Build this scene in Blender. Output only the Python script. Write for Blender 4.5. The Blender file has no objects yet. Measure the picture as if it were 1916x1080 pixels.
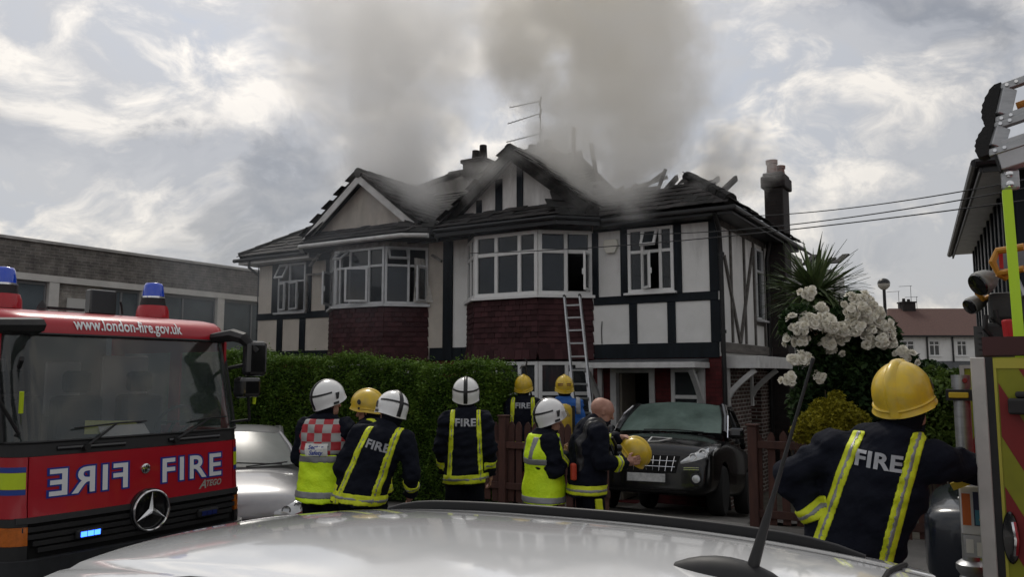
import bpy, bmesh, math, random
import numpy as np
from mathutils import Vector, Matrix, noise as mnoise
from mathutils.bvhtree import BVHTree

random.seed(7)
rng = np.random.default_rng(11)
R = math.radians
scn = bpy.context.scene
COL = scn.collection

# ------------------------------------------------------------------ camera
cam_d = bpy.data.cameras.new('camera')
cam = bpy.data.objects.new('camera', cam_d)
COL.objects.link(cam)
cam_d.sensor_width = 36.0
cam_d.lens = 36.0 * 1500.0 / 1916.0
cam_d.clip_start = 0.05
cam_d.clip_end = 3000
cam.location = (0, 0, 1.88)
cam.rotation_euler = (R(90) + math.atan(160 / 1500.0), 0, 0)
scn.camera = cam

# ------------------------------------------------------------------ render settings
scn.render.engine = 'CYCLES'
cy = scn.cycles
cy.use_denoising = True
cy.max_bounces = 26
cy.diffuse_bounces = 3
cy.glossy_bounces = 3
cy.transmission_bounces = 6
cy.transparent_max_bounces = 16
cy.volume_bounces = 24
cy.volume_step_rate = .9
cy.volume_max_steps = 128
cy.sample_clamp_indirect = 8
cy.use_adaptive_sampling = True
cy.adaptive_threshold = 0.02
scn.view_settings.view_transform = 'Standard'
scn.view_settings.look = 'None'
scn.view_settings.gamma = 1.0
scn.view_settings.use_curve_mapping = False
scn.view_settings.exposure = 0.0

# ------------------------------------------------------------------ world: sky with broken cloud
SUN_EL, SUN_AZ = R(52), R(-14)          # azimuth from +Y, towards +X
world = bpy.data.worlds.new('World')
scn.world = world
world.use_nodes = True
wt = world.node_tree
wt.nodes.clear()


class NT:
    """tiny node-tree helper"""
    def __init__(self, tree):
        self.t = tree

    def n(self, typ, **kw):
        nd = self.t.nodes.new(typ)
        for k, v in kw.items():
            if k.startswith('i_'):
                key = k[2:]
                key = int(key) if key.isdigit() else key.replace('_', ' ')
                nd.inputs[key].default_value = v
            else:
                setattr(nd, k, v)
        return nd

    def l(self, a, b):
        self.t.links.new(a, b)

    def math(self, op, a, b=None, c=None, clamp=False):
        nd = self.n('ShaderNodeMath', operation=op, use_clamp=clamp)
        for i, x in enumerate((a, b, c)):
            if x is None:
                continue
            if isinstance(x, (int, float)):
                nd.inputs[i].default_value = x
            else:
                self.l(x, nd.inputs[i])
        return nd.outputs[0]

    def vmath(self, op, a, b=None, out=0):
        nd = self.n('ShaderNodeVectorMath', operation=op)
        for i, x in enumerate((a, b)):
            if x is None:
                continue
            if isinstance(x, (tuple, list)):
                nd.inputs[i].default_value = x
            elif isinstance(x, (int, float)):
                nd.inputs['Scale'].default_value = x
            else:
                self.l(x, nd.inputs[i])
        return nd.outputs[out]

    def noise(self, vec, scale, detail=4, rough=.5, dist=0., lac=2.0, out='Fac'):
        nd = self.n('ShaderNodeTexNoise')
        nd.inputs['Scale'].default_value = scale
        nd.inputs['Detail'].default_value = detail
        nd.inputs['Roughness'].default_value = rough
        nd.inputs['Distortion'].default_value = dist
        nd.inputs['Lacunarity'].default_value = lac
        if vec is not None:
            self.l(vec, nd.inputs['Vector'])
        return nd.outputs[out]

    def ramp(self, fac, stops, interp='LINEAR'):
        nd = self.n('ShaderNodeValToRGB')
        cr = nd.color_ramp
        cr.interpolation = interp
        while len(cr.elements) < len(stops):
            cr.elements.new(0.5)
        for e, (p, c) in zip(cr.elements, stops):
            e.position = p
            e.color = (c[0], c[1], c[2], 1) if isinstance(c, (tuple, list)) else (c, c, c, 1)
        self.l(fac, nd.inputs[0])
        return nd.outputs[0]

    def mix(self, fac, a, b, blend='MIX'):
        nd = self.n('ShaderNodeMix', data_type='RGBA', blend_type=blend)
        for key, x in ((0, fac), (6, a), (7, b)):
            if isinstance(x, (int, float)):
                nd.inputs[key].default_value = x
            elif isinstance(x, (tuple, list)):
                nd.inputs[key].default_value = (x[0], x[1], x[2], 1)
            else:
                self.l(x, nd.inputs[key])
        return nd.outputs[2]


w = NT(wt)
sky = w.n('ShaderNodeTexSky', sky_type='NISHITA', sun_disc=False)
sky.sun_elevation = SUN_EL
sky.sun_rotation = SUN_AZ
sky.air_density = 1.2
sky.dust_density = 3.0
tc = w.n('ShaderNodeTexCoord')
d = tc.outputs['Generated']
sep = w.n('ShaderNodeSeparateXYZ')
w.l(d, sep.inputs[0])
SD = (math.sin(SUN_AZ) * math.cos(SUN_EL), math.cos(SUN_AZ) * math.cos(SUN_EL), math.sin(SUN_EL))
mpw = w.n('ShaderNodeMapping')
mpw.inputs['Scale'].default_value = (1.0, 1.0, 1.5)
mpw.inputs['Location'].default_value = (4.4, 9.9, 2.2)
w.l(d, mpw.inputs[0])
cv = mpw.outputs[0]
warp = w.vmath('SCALE', w.noise(cv, 3.0, 3, .55, 0, 2.0, 'Color'), .27)
cw_ = w.vmath('ADD', cv, warp)
big = w.noise(cv, 1.7, 2, .5)
n1 = w.noise(cw_, 3.9, 10, .61)
n2 = w.noise(w.vmath('ADD', cw_, tuple(x * .035 for x in (SD[0] - .35, SD[1] * .2, SD[2] * 1.6))), 3.9, 8, .61)
dens = w.math('ADD', w.math('MULTIPLY', n1, .72), w.math('MULTIPLY', big, .50))
lit = w.math('ADD', w.math('MULTIPLY', w.math('SUBTRACT', n1, n2), 7.5), .34, clamp=True)
# thin gaps are pale blue, thin cloud is light, thick cloud is slate grey
body = w.ramp(dens, [(.46, (4.9, 5.25, 5.95)), (.55, (5.2, 5.35, 5.7)), (.61, (5.3, 5.35, 5.55)), (.69, (4.5, 4.6, 4.9)), (.77, (2.9, 3.05, 3.4))], 'EASE')
edge = w.ramp(dens, [(.50, 0.), (.57, 1.), (.68, .85), (.77, .15)], 'EASE')
glow = w.math('POWER', w.math('MAXIMUM', w.vmath('DOT_PRODUCT', d, SD, 'Value'), 0.0), 4.0)
bright = w.mix(w.math('MULTIPLY', edge, w.math('POWER', lit, 1.35)), body, (9.8, 9.2, 8.4))
skymix = w.mix(.10, bright, sky.outputs[0])
gl = w.math('ADD', .92, w.math('MULTIPLY', glow, .40))
cg = w.n('ShaderNodeCombineColor')
for i_ in range(3):
    w.l(gl, cg.inputs[i_])
allsky = w.mix(1.0, skymix, cg.outputs[0], 'MULTIPLY')
bg = w.n('ShaderNodeBackground')
w.l(allsky, bg.inputs[0])
bg.inputs[1].default_value = 0.10
wo = w.n('ShaderNodeOutputWorld')
w.l(bg.outputs[0], wo.inputs[0])
world.cycles.sampling_method = 'MANUAL'
world.cycles.sample_map_resolution = 512

sun_d = bpy.data.lights.new('sun', 'SUN')
sun_d.energy = 1.5
sun_d.angle = R(12)
sun_d.color = (1.0, .95, .87)
sun = bpy.data.objects.new('sun', sun_d)
COL.objects.link(sun)
sdir = Vector((math.sin(SUN_AZ) * math.cos(SUN_EL), math.cos(SUN_AZ) * math.cos(SUN_EL), math.sin(SUN_EL)))
sun.rotation_euler = sdir.to_track_quat('Z', 'Y').to_euler()
sun.location = (0, 0, 30)

# ------------------------------------------------------------------ place: the street frame
TH = R(-31.5)
EX = Vector((math.cos(TH), math.sin(TH), 0))      # along the street, to the right
EY = Vector((-math.sin(TH), math.cos(TH), 0))     # away from the street, into the plots
CO = Vector((3.7416, 14.4, 0))                    # front right corner of the right-hand house


def W(u, v, z=0.0):
    return CO + EX * u + EY * v + Vector((0, 0, z))


def sstep(a, b, x):
    t = max(0.0, min(1.0, (x - a) / (b - a)))
    return t * t * (3 - 2 * t)


def gz(u, v):
    """ground height: the plots fall away to the houses and the road dips a little to the left"""
    z = -0.5 * sstep(-4.2, -0.3, v)
    z += -0.28 * sstep(0.5, -5.5, u) * (1 - sstep(-5.0, -3.5, v))
    return z


# ------------------------------------------------------------------ materials
MATS = {}


def mat(name, col, rough=.6, metal=0., vary=0., vscale=8., bump=0., bscale=40., coat=0., emit=0., spec=.5,
        trans=0., alpha=1., col2=None, streak=None, rand=0., ior=1.45, sheen=0., detail=5, coords='Object', rvar=0.):
    if name in MATS:
        return MATS[name]
    m = bpy.data.materials.new(name)
    m.use_nodes = True
    nt = NT(m.node_tree)
    b = m.node_tree.nodes['Principled BSDF']
    b.inputs['Roughness'].default_value = rough
    b.inputs['Metallic'].default_value = metal
    b.inputs['Specular IOR Level'].default_value = spec
    b.inputs['IOR'].default_value = ior
    b.inputs['Coat Weight'].default_value = coat
    b.inputs['Coat Roughness'].default_value = .06
    b.inputs['Transmission Weight'].default_value = trans
    b.inputs['Alpha'].default_value = alpha
    if sheen:
        b.inputs['Sheen Weight'].default_value = sheen
    base = (col[0], col[1], col[2], 1)
    b.inputs['Base Color'].default_value = base
    t = nt.n('ShaderNodeTexCoord')
    vec = t.outputs[coords]
    if streak:
        mp = nt.n('ShaderNodeMapping')
        mp.inputs['Scale'].default_value = streak
        nt.l(vec, mp.inputs[0])
        vec = mp.outputs[0]
    c = None
    if vary or col2:
        f = nt.noise(vec, vscale, detail, .6, .2)
        f = nt.ramp(f, [(.32, 0.), (.68, 1.)])
        c2 = col2 if col2 else tuple(x * (1 - vary) for x in col)
        c = nt.mix(f, base[:3], c2)
    if rand:
        oi = nt.n('ShaderNodeObjectInfo')
        k = nt.math('ADD', 1 - rand, nt.math('MULTIPLY', oi.outputs['Random'], 2 * rand))
        cc = nt.n('ShaderNodeCombineColor')
        for i in range(3):
            nt.l(k, cc.inputs[i])
        c = nt.mix(1.0, c if c is not None else base[:3], cc.outputs[0], 'MULTIPLY')
    if c is not None:
        nt.l(c, b.inputs['Base Color'])
    if rvar:
        f2 = nt.noise(vec, vscale * 1.7, 5, .6, .3)
        nt.l(nt.math('ADD', rough - rvar, nt.math('MULTIPLY', f2, 2 * rvar), clamp=True), b.inputs['Roughness'])
    if bump:
        bn = nt.n('ShaderNodeBump')
        bn.inputs['Strength'].default_value = bump
        bn.inputs['Distance'].default_value = .02
        nt.l(nt.noise(vec, bscale, 4, .6), bn.inputs['Height'])
        nt.l(bn.outputs[0], b.inputs['Normal'])
    if emit:
        b.inputs['Emission Color'].default_value = base
        b.inputs['Emission Strength'].default_value = emit
    MATS[name] = m
    return m


# setting
m_ground = mat('ground_soil', (.10, .09, .07), .95, vary=.5, vscale=3, bump=.5, bscale=30)
m_road = mat('asphalt', (.055, .055, .057), .85, vary=.35, vscale=5, bump=.35, bscale=180)
m_pave = mat('paving', (.22, .21, .195), .85, vary=.3, vscale=4, bump=.25, bscale=90)
m_kerb = mat('kerb_stone', (.27, .26, .24), .85, vary=.25, vscale=9, bump=.3, bscale=60)
m_drive = mat('drive_concrete', (.17, .16, .145), .85, vary=.4, vscale=4, bump=.3, bscale=50)
m_line = mat('road_paint', (.7, .7, .66), .7, vary=.4, vscale=12)
# house
m_render_r = mat('render_white', (.78, .775, .76), .85, col2=(.69, .685, .665), vscale=2.2, bump=.25, bscale=60)
m_render_l = mat('render_cream', (.55, .505, .445), .85, col2=(.46, .42, .37), vscale=2.4, bump=.25, bscale=60)
def sooty(m, z0, z1, amount):
    """smoke staining: uneven grey film, heavier towards the burning roof"""
    nt = NT(m.node_tree)
    b = m.node_tree.nodes['Principled BSDF']
    src = b.inputs['Base Color'].links[0].from_socket
    t = nt.n('ShaderNodeTexCoord')
    sp = nt.n('ShaderNodeSeparateXYZ')
    nt.l(t.outputs['Object'], sp.inputs[0])
    mp = nt.n('ShaderNodeMapping')
    mp.inputs['Scale'].default_value = (3.0, 3.0, .7)
    nt.l(t.outputs['Object'], mp.inputs[0])
    f = nt.noise(mp.outputs[0], 1.3, 6, .65, .4)
    g = nt.math('MULTIPLY', nt.math('SUBTRACT', sp.outputs[2], z0), 1.0 / (z1 - z0))
    k = nt.math('SUBTRACT', nt.math('ADD', nt.math('MULTIPLY', g, .55), f), .72)
    k = nt.math('MULTIPLY', nt.math('MAXIMUM', nt.math('MINIMUM', nt.math('MULTIPLY', k, 2.6), 1.0), 0.0), amount)
    nt.l(nt.mix(k, src, (.10, .095, .09)), b.inputs['Base Color'])


sooty(m_render_r, 3.6, 6.4, .45)
sooty(m_render_l, 3.0, 6.8, .35)
m_timber = mat('timber_black', (.010, .015, .021), .6, vary=.5, vscale=6, bump=.25, bscale=35, streak=(1, 1, .3), spec=.25)  # blue cast of the smoke haze is mixed into the black
m_timber_side = mat('timber_weathered', (.05, .045, .04), .8, col2=(.13, .12, .11), vscale=9, bump=.5, bscale=45)
m_wood_grey = mat('wood_grey', (.16, .145, .13), .85, col2=(.07, .063, .058), vscale=7, bump=.5, bscale=40, streak=(.3, .3, 2))
m_redbrick = None
m_tile_hung = mat('tile_hung', (.058, .022, .024), .8, spec=.25, col2=(.038, .017, .020), vscale=3, rand=.34, bump=.3, bscale=30)
m_tile_roof = mat('tile_roof', (.026, .025, .026), .85, spec=.25, col2=(.05, .045, .042), vscale=5, rand=.4, bump=.4, bscale=30)
m_tile_edge = mat('tile_moss', (.032, .032, .030), .85, spec=.25, col2=(.014, .014, .014), vscale=8, rand=.3, bump=.4, bscale=30)
m_char = mat('charred_wood', (.008, .008, .008), .8, spec=.25, col2=(.03, .028, .026), vscale=12, bump=.9, bscale=25)
m_upvc = mat('window_white', (.75, .75, .74), .35, vary=.1, vscale=3)
m_alu = mat('window_aluminium', (.56, .57, .58), .4, .3, vary=.2, vscale=6)
m_frame_sooty = mat('frame_sooty', (.10, .09, .085), .7, col2=(.3, .29, .27), vscale=7)
m_glass = mat('window_glass', (.035, .04, .045), .04, spec=.55, alpha=.72)
m_glass_dim = mat('window_glass_dim', (.05, .055, .06), .08, spec=.5, alpha=.8)
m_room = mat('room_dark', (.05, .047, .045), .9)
m_curtain = mat('curtain_white', (.62, .60, .56), .95, vary=.35, vscale=14, bump=.5, bscale=30)
m_fascia_w = mat('fascia_white', (.66, .66, .65), .5, vary=.25, vscale=5)
m_fascia_b = mat('fascia_black', (.012, .013, .015), .45, vary=.4, vscale=6)
m_pipe = mat('pipe_black', (.012, .012, .013), .4, vary=.3, vscale=9)
m_lead = mat('lead_grey', (.10, .105, .11), .65, vary=.4, vscale=8, bump=.3, bscale=20)
m_chim = None


def brick_mat(name, c1, c2, mortar, bw=.215, bh=.065, msize=.010, bumpd=.008, plane='XZ', soot=None):
    m = bpy.data.materials.new(name)
    m.use_nodes = True
    nt = NT(m.node_tree)
    b = m.node_tree.nodes['Principled BSDF']
    b.inputs['Roughness'].default_value = .85
    t = nt.n('ShaderNodeTexCoord')
    s = nt.n('ShaderNodeSeparateXYZ')
    nt.l(t.outputs['Object'], s.inputs[0])
    cb = nt.n('ShaderNodeCombineXYZ')
    nt.l(nt.math('ADD', s.outputs[0], s.outputs[1]), cb.inputs[0])
    nt.l(s.outputs[2], cb.inputs[1])
    br = nt.n('ShaderNodeTexBrick')
    br.inputs['Scale'].default_value = 1.0
    br.inputs['Brick Width'].default_value = bw + .01
    br.inputs['Row Height'].default_value = bh + .01
    br.inputs['Mortar Size'].default_value = msize
    br.inputs['Mortar Smooth'].default_value = .2
    br.inputs['Color1'].default_value = (*c1, 1)
    br.inputs['Color2'].default_value = (*c2, 1)
    br.inputs['Mortar'].default_value = (*mortar, 1)
    nt.l(cb.outputs[0], br.inputs['Vector'])
    f = nt.ramp(nt.noise(t.outputs['Object'], 3.5, 6, .65), [(.35, .55), (.65, 1.15)])
    c = nt.mix(1.0, br.outputs['Color'], f, 'MULTIPLY')
    nt.l(c, b.inputs['Base Color'])
    bn = nt.n('ShaderNodeBump')
    bn.inputs['Strength'].default_value = .7
    bn.inputs['Distance'].default_value = bumpd
    h = nt.math('ADD', nt.math('SUBTRACT', 1.0, br.outputs['Fac']), nt.math('MULTIPLY', nt.noise(t.outputs['Object'], 60, 3), .3))
    nt.l(h, bn.inputs['Height'])
    nt.l(bn.outputs[0], b.inputs['Normal'])
    return m


m_redbrick = brick_mat('brick_red_painted', (.12, .014, .016), (.095, .012, .014), (.07, .01, .01), msize=.006)
m_chim = brick_mat('brick_chimney', (.028, .019, .018), (.02, .015, .015), (.018, .016, .016))
m_greybrick = brick_mat('brick_grey', (.17, .155, .14), (.12, .112, .105), (.20, .19, .175), bumpd=.004, msize=.012)
m_palebrick = brick_mat('brick_buff', (.30, .28, .25), (.24, .22, .2), (.3, .29, .27), bumpd=.004)
m_wallbrick = brick_mat('brick_brown', (.10, .05, .04), (.075, .04, .033), (.38, .36, .33), msize=.012)

# ------------------------------------------------------------------ mesh helpers


def link(o, parent=None):
    COL.objects.link(o)
    if parent is not None:
        o.parent = parent
    return o


def tag(o, label=None, cat=None, group=None, kind=None):
    if label:
        o['label'] = label
    if cat:
        o['category'] = cat
    if group:
        o['group'] = group
    if kind:
        o['kind'] = kind
    return o


def thing(name, label, cat, u, v, z=0., rz=0., group=None, kind=None):
    o = bpy.data.objects.new(name, None)
    o.empty_display_size = .2
    link(o)
    o.location = W(u, v, z)
    o.rotation_euler = (0, 0, TH + rz)
    return tag(o, label, cat, group, kind)


def np_mesh(name, verts, faces, smooth=False):
    """verts (n,3), faces (m,k) arrays -> mesh, fast"""
    me = bpy.data.meshes.new(name)
    verts = np.asarray(verts, dtype=np.float32)
    faces = np.asarray(faces, dtype=np.int32)
    n, k = faces.shape
    me.vertices.add(len(verts))
    me.vertices.foreach_set('co', verts.ravel())
    me.loops.add(n * k)
    me.loops.foreach_set('vertex_index', faces.ravel())
    me.polygons.add(n)
    me.polygons.foreach_set('loop_start', np.arange(0, n * k, k, dtype=np.int32))
    if smooth:
        me.polygons.foreach_set('use_smooth', np.ones(n, dtype=bool))
    me.update(calc_edges=True)
    me.validate()
    return me


def new_obj(name, me, mats, parent=None):
    if mats is not None:
        if not isinstance(mats, (list, tuple)):
            mats = [mats]
        for m in mats:
            me.materials.append(m)
    return link(bpy.data.objects.new(name, me), parent)


class MB:
    def __init__(self):
        self.v = []
        self.f = []
        self.m = []

    def add(self, vs, fs, m=0):
        o = len(self.v)
        self.v += [tuple(x) for x in vs]
        self.f += [tuple(i + o for i in f) for f in fs]
        self.m += [m] * len(fs)
        return self

    def box(self, x0, x1, y0, y1, z0, z1, m=0):
        vs = [(x, y, z) for x in (x0, x1) for y in (y0, y1) for z in (z0, z1)]
        fs = [(0, 1, 3, 2), (4, 6, 7, 5), (0, 4, 5, 1), (2, 3, 7, 6), (0, 2, 6, 4), (1, 5, 7, 3)]
        return self.add(vs, fs, m)

    def bar(self, p, q, w, h, up=(0, 0, 1), m=0):
        p, q, up = Vector(p), Vector(q), Vector(up)
        d = (q - p).normalized()
        s = d.cross(up)
        if s.length < 1e-4:
            s = d.cross(Vector((0, 1, 0)))
        s.normalize()
        t = s.cross(d).normalized()
        vs = []
        for c in (p, q):
            for a, b in ((-1, -1), (1, -1), (1, 1), (-1, 1)):
                vs.append(c + s * (a * w / 2) + t * (b * h / 2))
        fs = [(0, 1, 2, 3), (7, 6, 5, 4), (0, 4, 5, 1), (1, 5, 6, 2), (2, 6, 7, 3), (3, 7, 4, 0)]
        return self.add(vs, fs, m)

    def tube(self, pts, r, n=8, m=0, cap=True):
        pts = [Vector(p) for p in pts]
        rs = r if isinstance(r, (list, tuple)) else [r] * len(pts)
        base = len(self.v)
        ref = None
        for i, p in enumerate(pts):
            a = pts[max(0, i - 1)]
            b = pts[min(len(pts) - 1, i + 1)]
            d = (b - a).normalized()
            if ref is None:
                ref = Vector((0, 0, 1)) if abs(d.z) < .9 else Vector((1, 0, 0))
            s = d.cross(ref).normalized()
            t = s.cross(d).normalized()
            ref = t
            for k in range(n):
                an = 2 * math.pi * k / n
                self.v.append(tuple(p + s * (math.cos(an) * rs[i]) + t * (math.sin(an) * rs[i])))
        for i in range(len(pts) - 1):
            for k in range(n):
                a = base + i * n + k
                b = base + i * n + (k + 1) % n
                self.f.append((a, b, b + n, a + n))
                self.m.append(m)
        if cap:
            self.f.append(tuple(base + k for k in reversed(range(n))))
            e = base + (len(pts) - 1) * n
            self.f.append(tuple(e + k for k in range(n)))
            self.m += [m, m]
        return self

    def lathe(self, prof, n=16, c=(0, 0, 0), axis='z', m=0):
        base = len(self.v)
        for (r, z) in prof:
            for k in range(n):
                a = 2 * math.pi * k / n
                x, y = r * math.cos(a), r * math.sin(a)
                p = (x, y, z) if axis == 'z' else ((z, x, y) if axis == 'x' else (y, z, x))
                self.v.append((p[0] + c[0], p[1] + c[1], p[2] + c[2]))
        for i in range(len(prof) - 1):
            for k in range(n):
                a = base + i * n + k
                b = base + i * n + (k + 1) % n
                self.f.append((a, b, b + n, a + n))
                self.m.append(m)
        self.f.append(tuple(base + k for k in reversed(range(n))))
        e = base + (len(prof) - 1) * n
        self.f.append(tuple(e + k for k in range(n)))
        self.m += [m, m]
        return self

    def prism(self, poly, fn, d0, d1, m=0):
        """poly: 2-D outline; fn(a, b, depth) -> point"""
        n = len(poly)
        vs = [fn(a, b, d0) for a, b in poly] + [fn(a, b, d1) for a, b in poly]
        fs = [tuple(range(n)), tuple(reversed(range(n, 2 * n)))]
        fs += [(i, i + n, (i + 1) % n + n, (i + 1) % n) for i in range(n)]
        return self.add(vs, fs, m)

    def grid(self, P, thick=None, m=0, closed=False):
        """P: rows of points; optional thickness vector gives a solid sheet"""
        nr, nc = len(P), len(P[0])
        base = len(self.v)
        for row in P:
            self.v += [tuple(p) for p in row]
        for i in range(nr - 1):
            for j in range(nc - 1 if not closed else nc):
                a = base + i * nc + j
                b = base + i * nc + (j + 1) % nc
                self.f.append((a, b, b + nc, a + nc))
                self.m.append(m)
        if thick is not None:
            t = Vector(thick)
            b2 = len(self.v)
            for row in P:
                self.v += [tuple(Vector(p) + t) for p in row]
            for i in range(nr - 1):
                for j in range(nc - 1):
                    a = b2 + i * nc + j
                    self.f.append((a, a + nc, a + nc + 1, a + 1))
                    self.m.append(m)
            ring = [i * nc for i in range(nr)] + [(nr - 1) * nc + j for j in range(1, nc)] + \
                   [i * nc + nc - 1 for i in range(nr - 2, -1, -1)] + [j for j in range(nc - 2, 0, -1)]
            for i in range(len(ring)):
                a, b = ring[i], ring[(i + 1) % len(ring)]
                self.f.append((base + a, base + b, b2 + b, b2 + a))
                self.m.append(m)
        return self

    def build(self, name, mats, parent=None, smooth=False, angle=40, bevel=0., sub=0, fix=True, seg=2):
        me = bpy.data.meshes.new(name)
        me.from_pydata(self.v, [], self.f)
        if fix:
            bm = bmesh.new()
            bm.from_mesh(me)
            bmesh.ops.recalc_face_normals(bm, faces=bm.faces)
            bm.to_mesh(me)
            bm.free()
        if any(self.m):
            me.polygons.foreach_set('material_index', self.m)
        if smooth:
            me.polygons.foreach_set('use_smooth', [True] * len(me.polygons))
            me.set_sharp_from_angle(angle=R(angle))
        me.update()
        o = new_obj(name, me, mats, parent)
        if bevel:
            b = o.modifiers.new('bevel', 'BEVEL')
            b.width = bevel
            b.segments = seg
            b.limit_method = 'ANGLE'
        if sub:
            s = o.modifiers.new('sub', 'SUBSURF')
            s.levels = s.render_levels = sub
        return o


def text_mesh(s, size=1.0, bold=0., extrude=0., align='CENTER', spacing=1.0, shear=0.):
    cu = bpy.data.curves.new('lettering', 'FONT')
    cu.body = s
    cu.size = size
    cu.offset = bold
    cu.extrude = extrude
    cu.align_x = align
    cu.space_character = spacing
    cu.shear = shear
    cu.resolution_u = 4
    o = bpy.data.objects.new('lettering_tmp', cu)
    COL.objects.link(o)
    dg = bpy.context.evaluated_depsgraph_get()
    me = bpy.data.meshes.new_from_object(o.evaluated_get(dg))
    bpy.data.objects.remove(o)
    bpy.data.curves.remove(cu)
    return me


def bake(o):
    """apply modifiers of a mesh object through the depsgraph"""
    dg = bpy.context.evaluated_depsgraph_get()
    me = bpy.data.meshes.new_from_object(o.evaluated_get(dg))
    o.modifiers.clear()
    o.data = me
    return o
# ================================================================== the setting
OFF = {}
_old_build = MB.build


def _build(self, name, mats, parent=None, **kw):
    off = OFF.get(parent.name) if parent is not None else None
    if off is not None:
        self.v = [(x - off[0], y - off[1], z - off[2]) for x, y, z in self.v]
    o = _old_build(self, name, mats, parent, **kw)
    if off is not None:
        OFF[o.name] = off
    return o


MB.build = _build


def site(name, label, cat, u, v, z, group=None):
    """a thing whose parts are written in street coordinates (u, v, z)"""
    o = thing(name, label, cat, u, v, z, 0, group)
    OFF[o.name] = (u, v, z)
    return o


def sheet(name, us, vs, dz, m, skip=None):
    V, F = [], []
    for u in us:
        for v in vs:
            p = W(u, v, gz(u, v) + dz)
            V.append(tuple(p))
    nv = len(vs)
    for i in range(len(us) - 1):
        for j in range(nv - 1):
            a = i * nv + j
            F.append((a, a + nv, a + nv + 1, a + 1))
    me = bpy.data.meshes.new(name)
    me.from_pydata(V, [], F)
    o = new_obj(name, me, m)
    o['kind'] = 'structure'
    return o


def lin(a, b, n):
    return [a + (b - a) * i / (n - 1) for i in range(n)]


far = [-900, -300, -120, -60, -40]
sheet('ground', far + lin(-30, 30, 61) + [40, 60, 120, 300, 900], far + lin(-30, 24, 55) + [40, 60, 120, 300, 900], -.03, m_ground)
sheet('road', [-300, -100, -50] + lin(-30, 30, 61) + [50, 100, 300], lin(-20.5, -6.3, 16), 0.0, m_road)
sheet('pavement', [-300, -100, -50] + lin(-30, 30, 61) + [50, 100, 300], [-6.15, -5.5, -5.0, -4.45], .11, m_pave)
sheet('driveway', lin(-1.55, 1.45, 8), lin(-4.45, -.02, 14), .02, m_drive)
sheet('road_line', [-60, -50, -40] + lin(-30, 30, 61) + [40, 60], [-13.62, -13.5], .004, m_line)
kb = MB()
for i in range(-30, 30):
    for a in (i + .005,):
        z0 = gz(i + .5, -6.2)
        kb.add([tuple(W(u, v, z0 + z)) for u in (a, a + .99) for v in (-6.3, -6.15) for z in (-.1, .115)],
               [(0, 1, 3, 2), (4, 6, 7, 5), (0, 4, 5, 1), (2, 3, 7, 6), (0, 2, 6, 4), (1, 5, 7, 3)])
kbo = _old_build(kb, 'kerb', m_kerb)
kbo['kind'] = 'structure'


# ------------------------------------------------------------------ house pieces
def wall_open(mb, a0, a1, z0, z1, opens, fn, t0, t1):
    """solid wall with rectangular openings; fn(a, depth, z) -> point"""
    A = sorted({a0, a1, *[o[0] for o in opens], *[o[1] for o in opens]})
    Z = sorted({z0, z1, *[o[2] for o in opens], *[o[3] for o in opens]})
    for i in range(len(A) - 1):
        for j in range(len(Z) - 1):
            ca, cz = (A[i] + A[i + 1]) / 2, (Z[j] + Z[j + 1]) / 2
            if any(o[0] < ca < o[1] and o[2] < cz < o[3] for o in opens):
                continue
            vs = [fn(a, t, z) for a in (A[i], A[i + 1]) for t in (t0, t1) for z in (Z[j], Z[j + 1])]
            mb.add(vs, [(0, 1, 3, 2), (4, 6, 7, 5), (0, 4, 5, 1), (2, 3, 7, 6), (0, 2, 6, 4), (1, 5, 7, 3)])


def frame_fn(O, A, N):
    O, A, N = Vector(O), Vector(A).normalized(), Vector(N).normalized()
    Z = Vector((0, 0, 1))

    def f(a, n, z):
        return tuple(O + A * a + N * n + Z * z)
    return f


def fbox(mb, f, a0, a1, n0, n1, z0, z1, m=0):
    vs = [f(a, n, z) for a in (a0, a1) for n in (n0, n1) for z in (z0, z1)]
    mb.add(vs, [(0, 1, 3, 2), (4, 6, 7, 5), (0, 4, 5, 1), (2, 3, 7, 6), (0, 2, 6, 4), (1, 5, 7, 3)], m)


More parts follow.
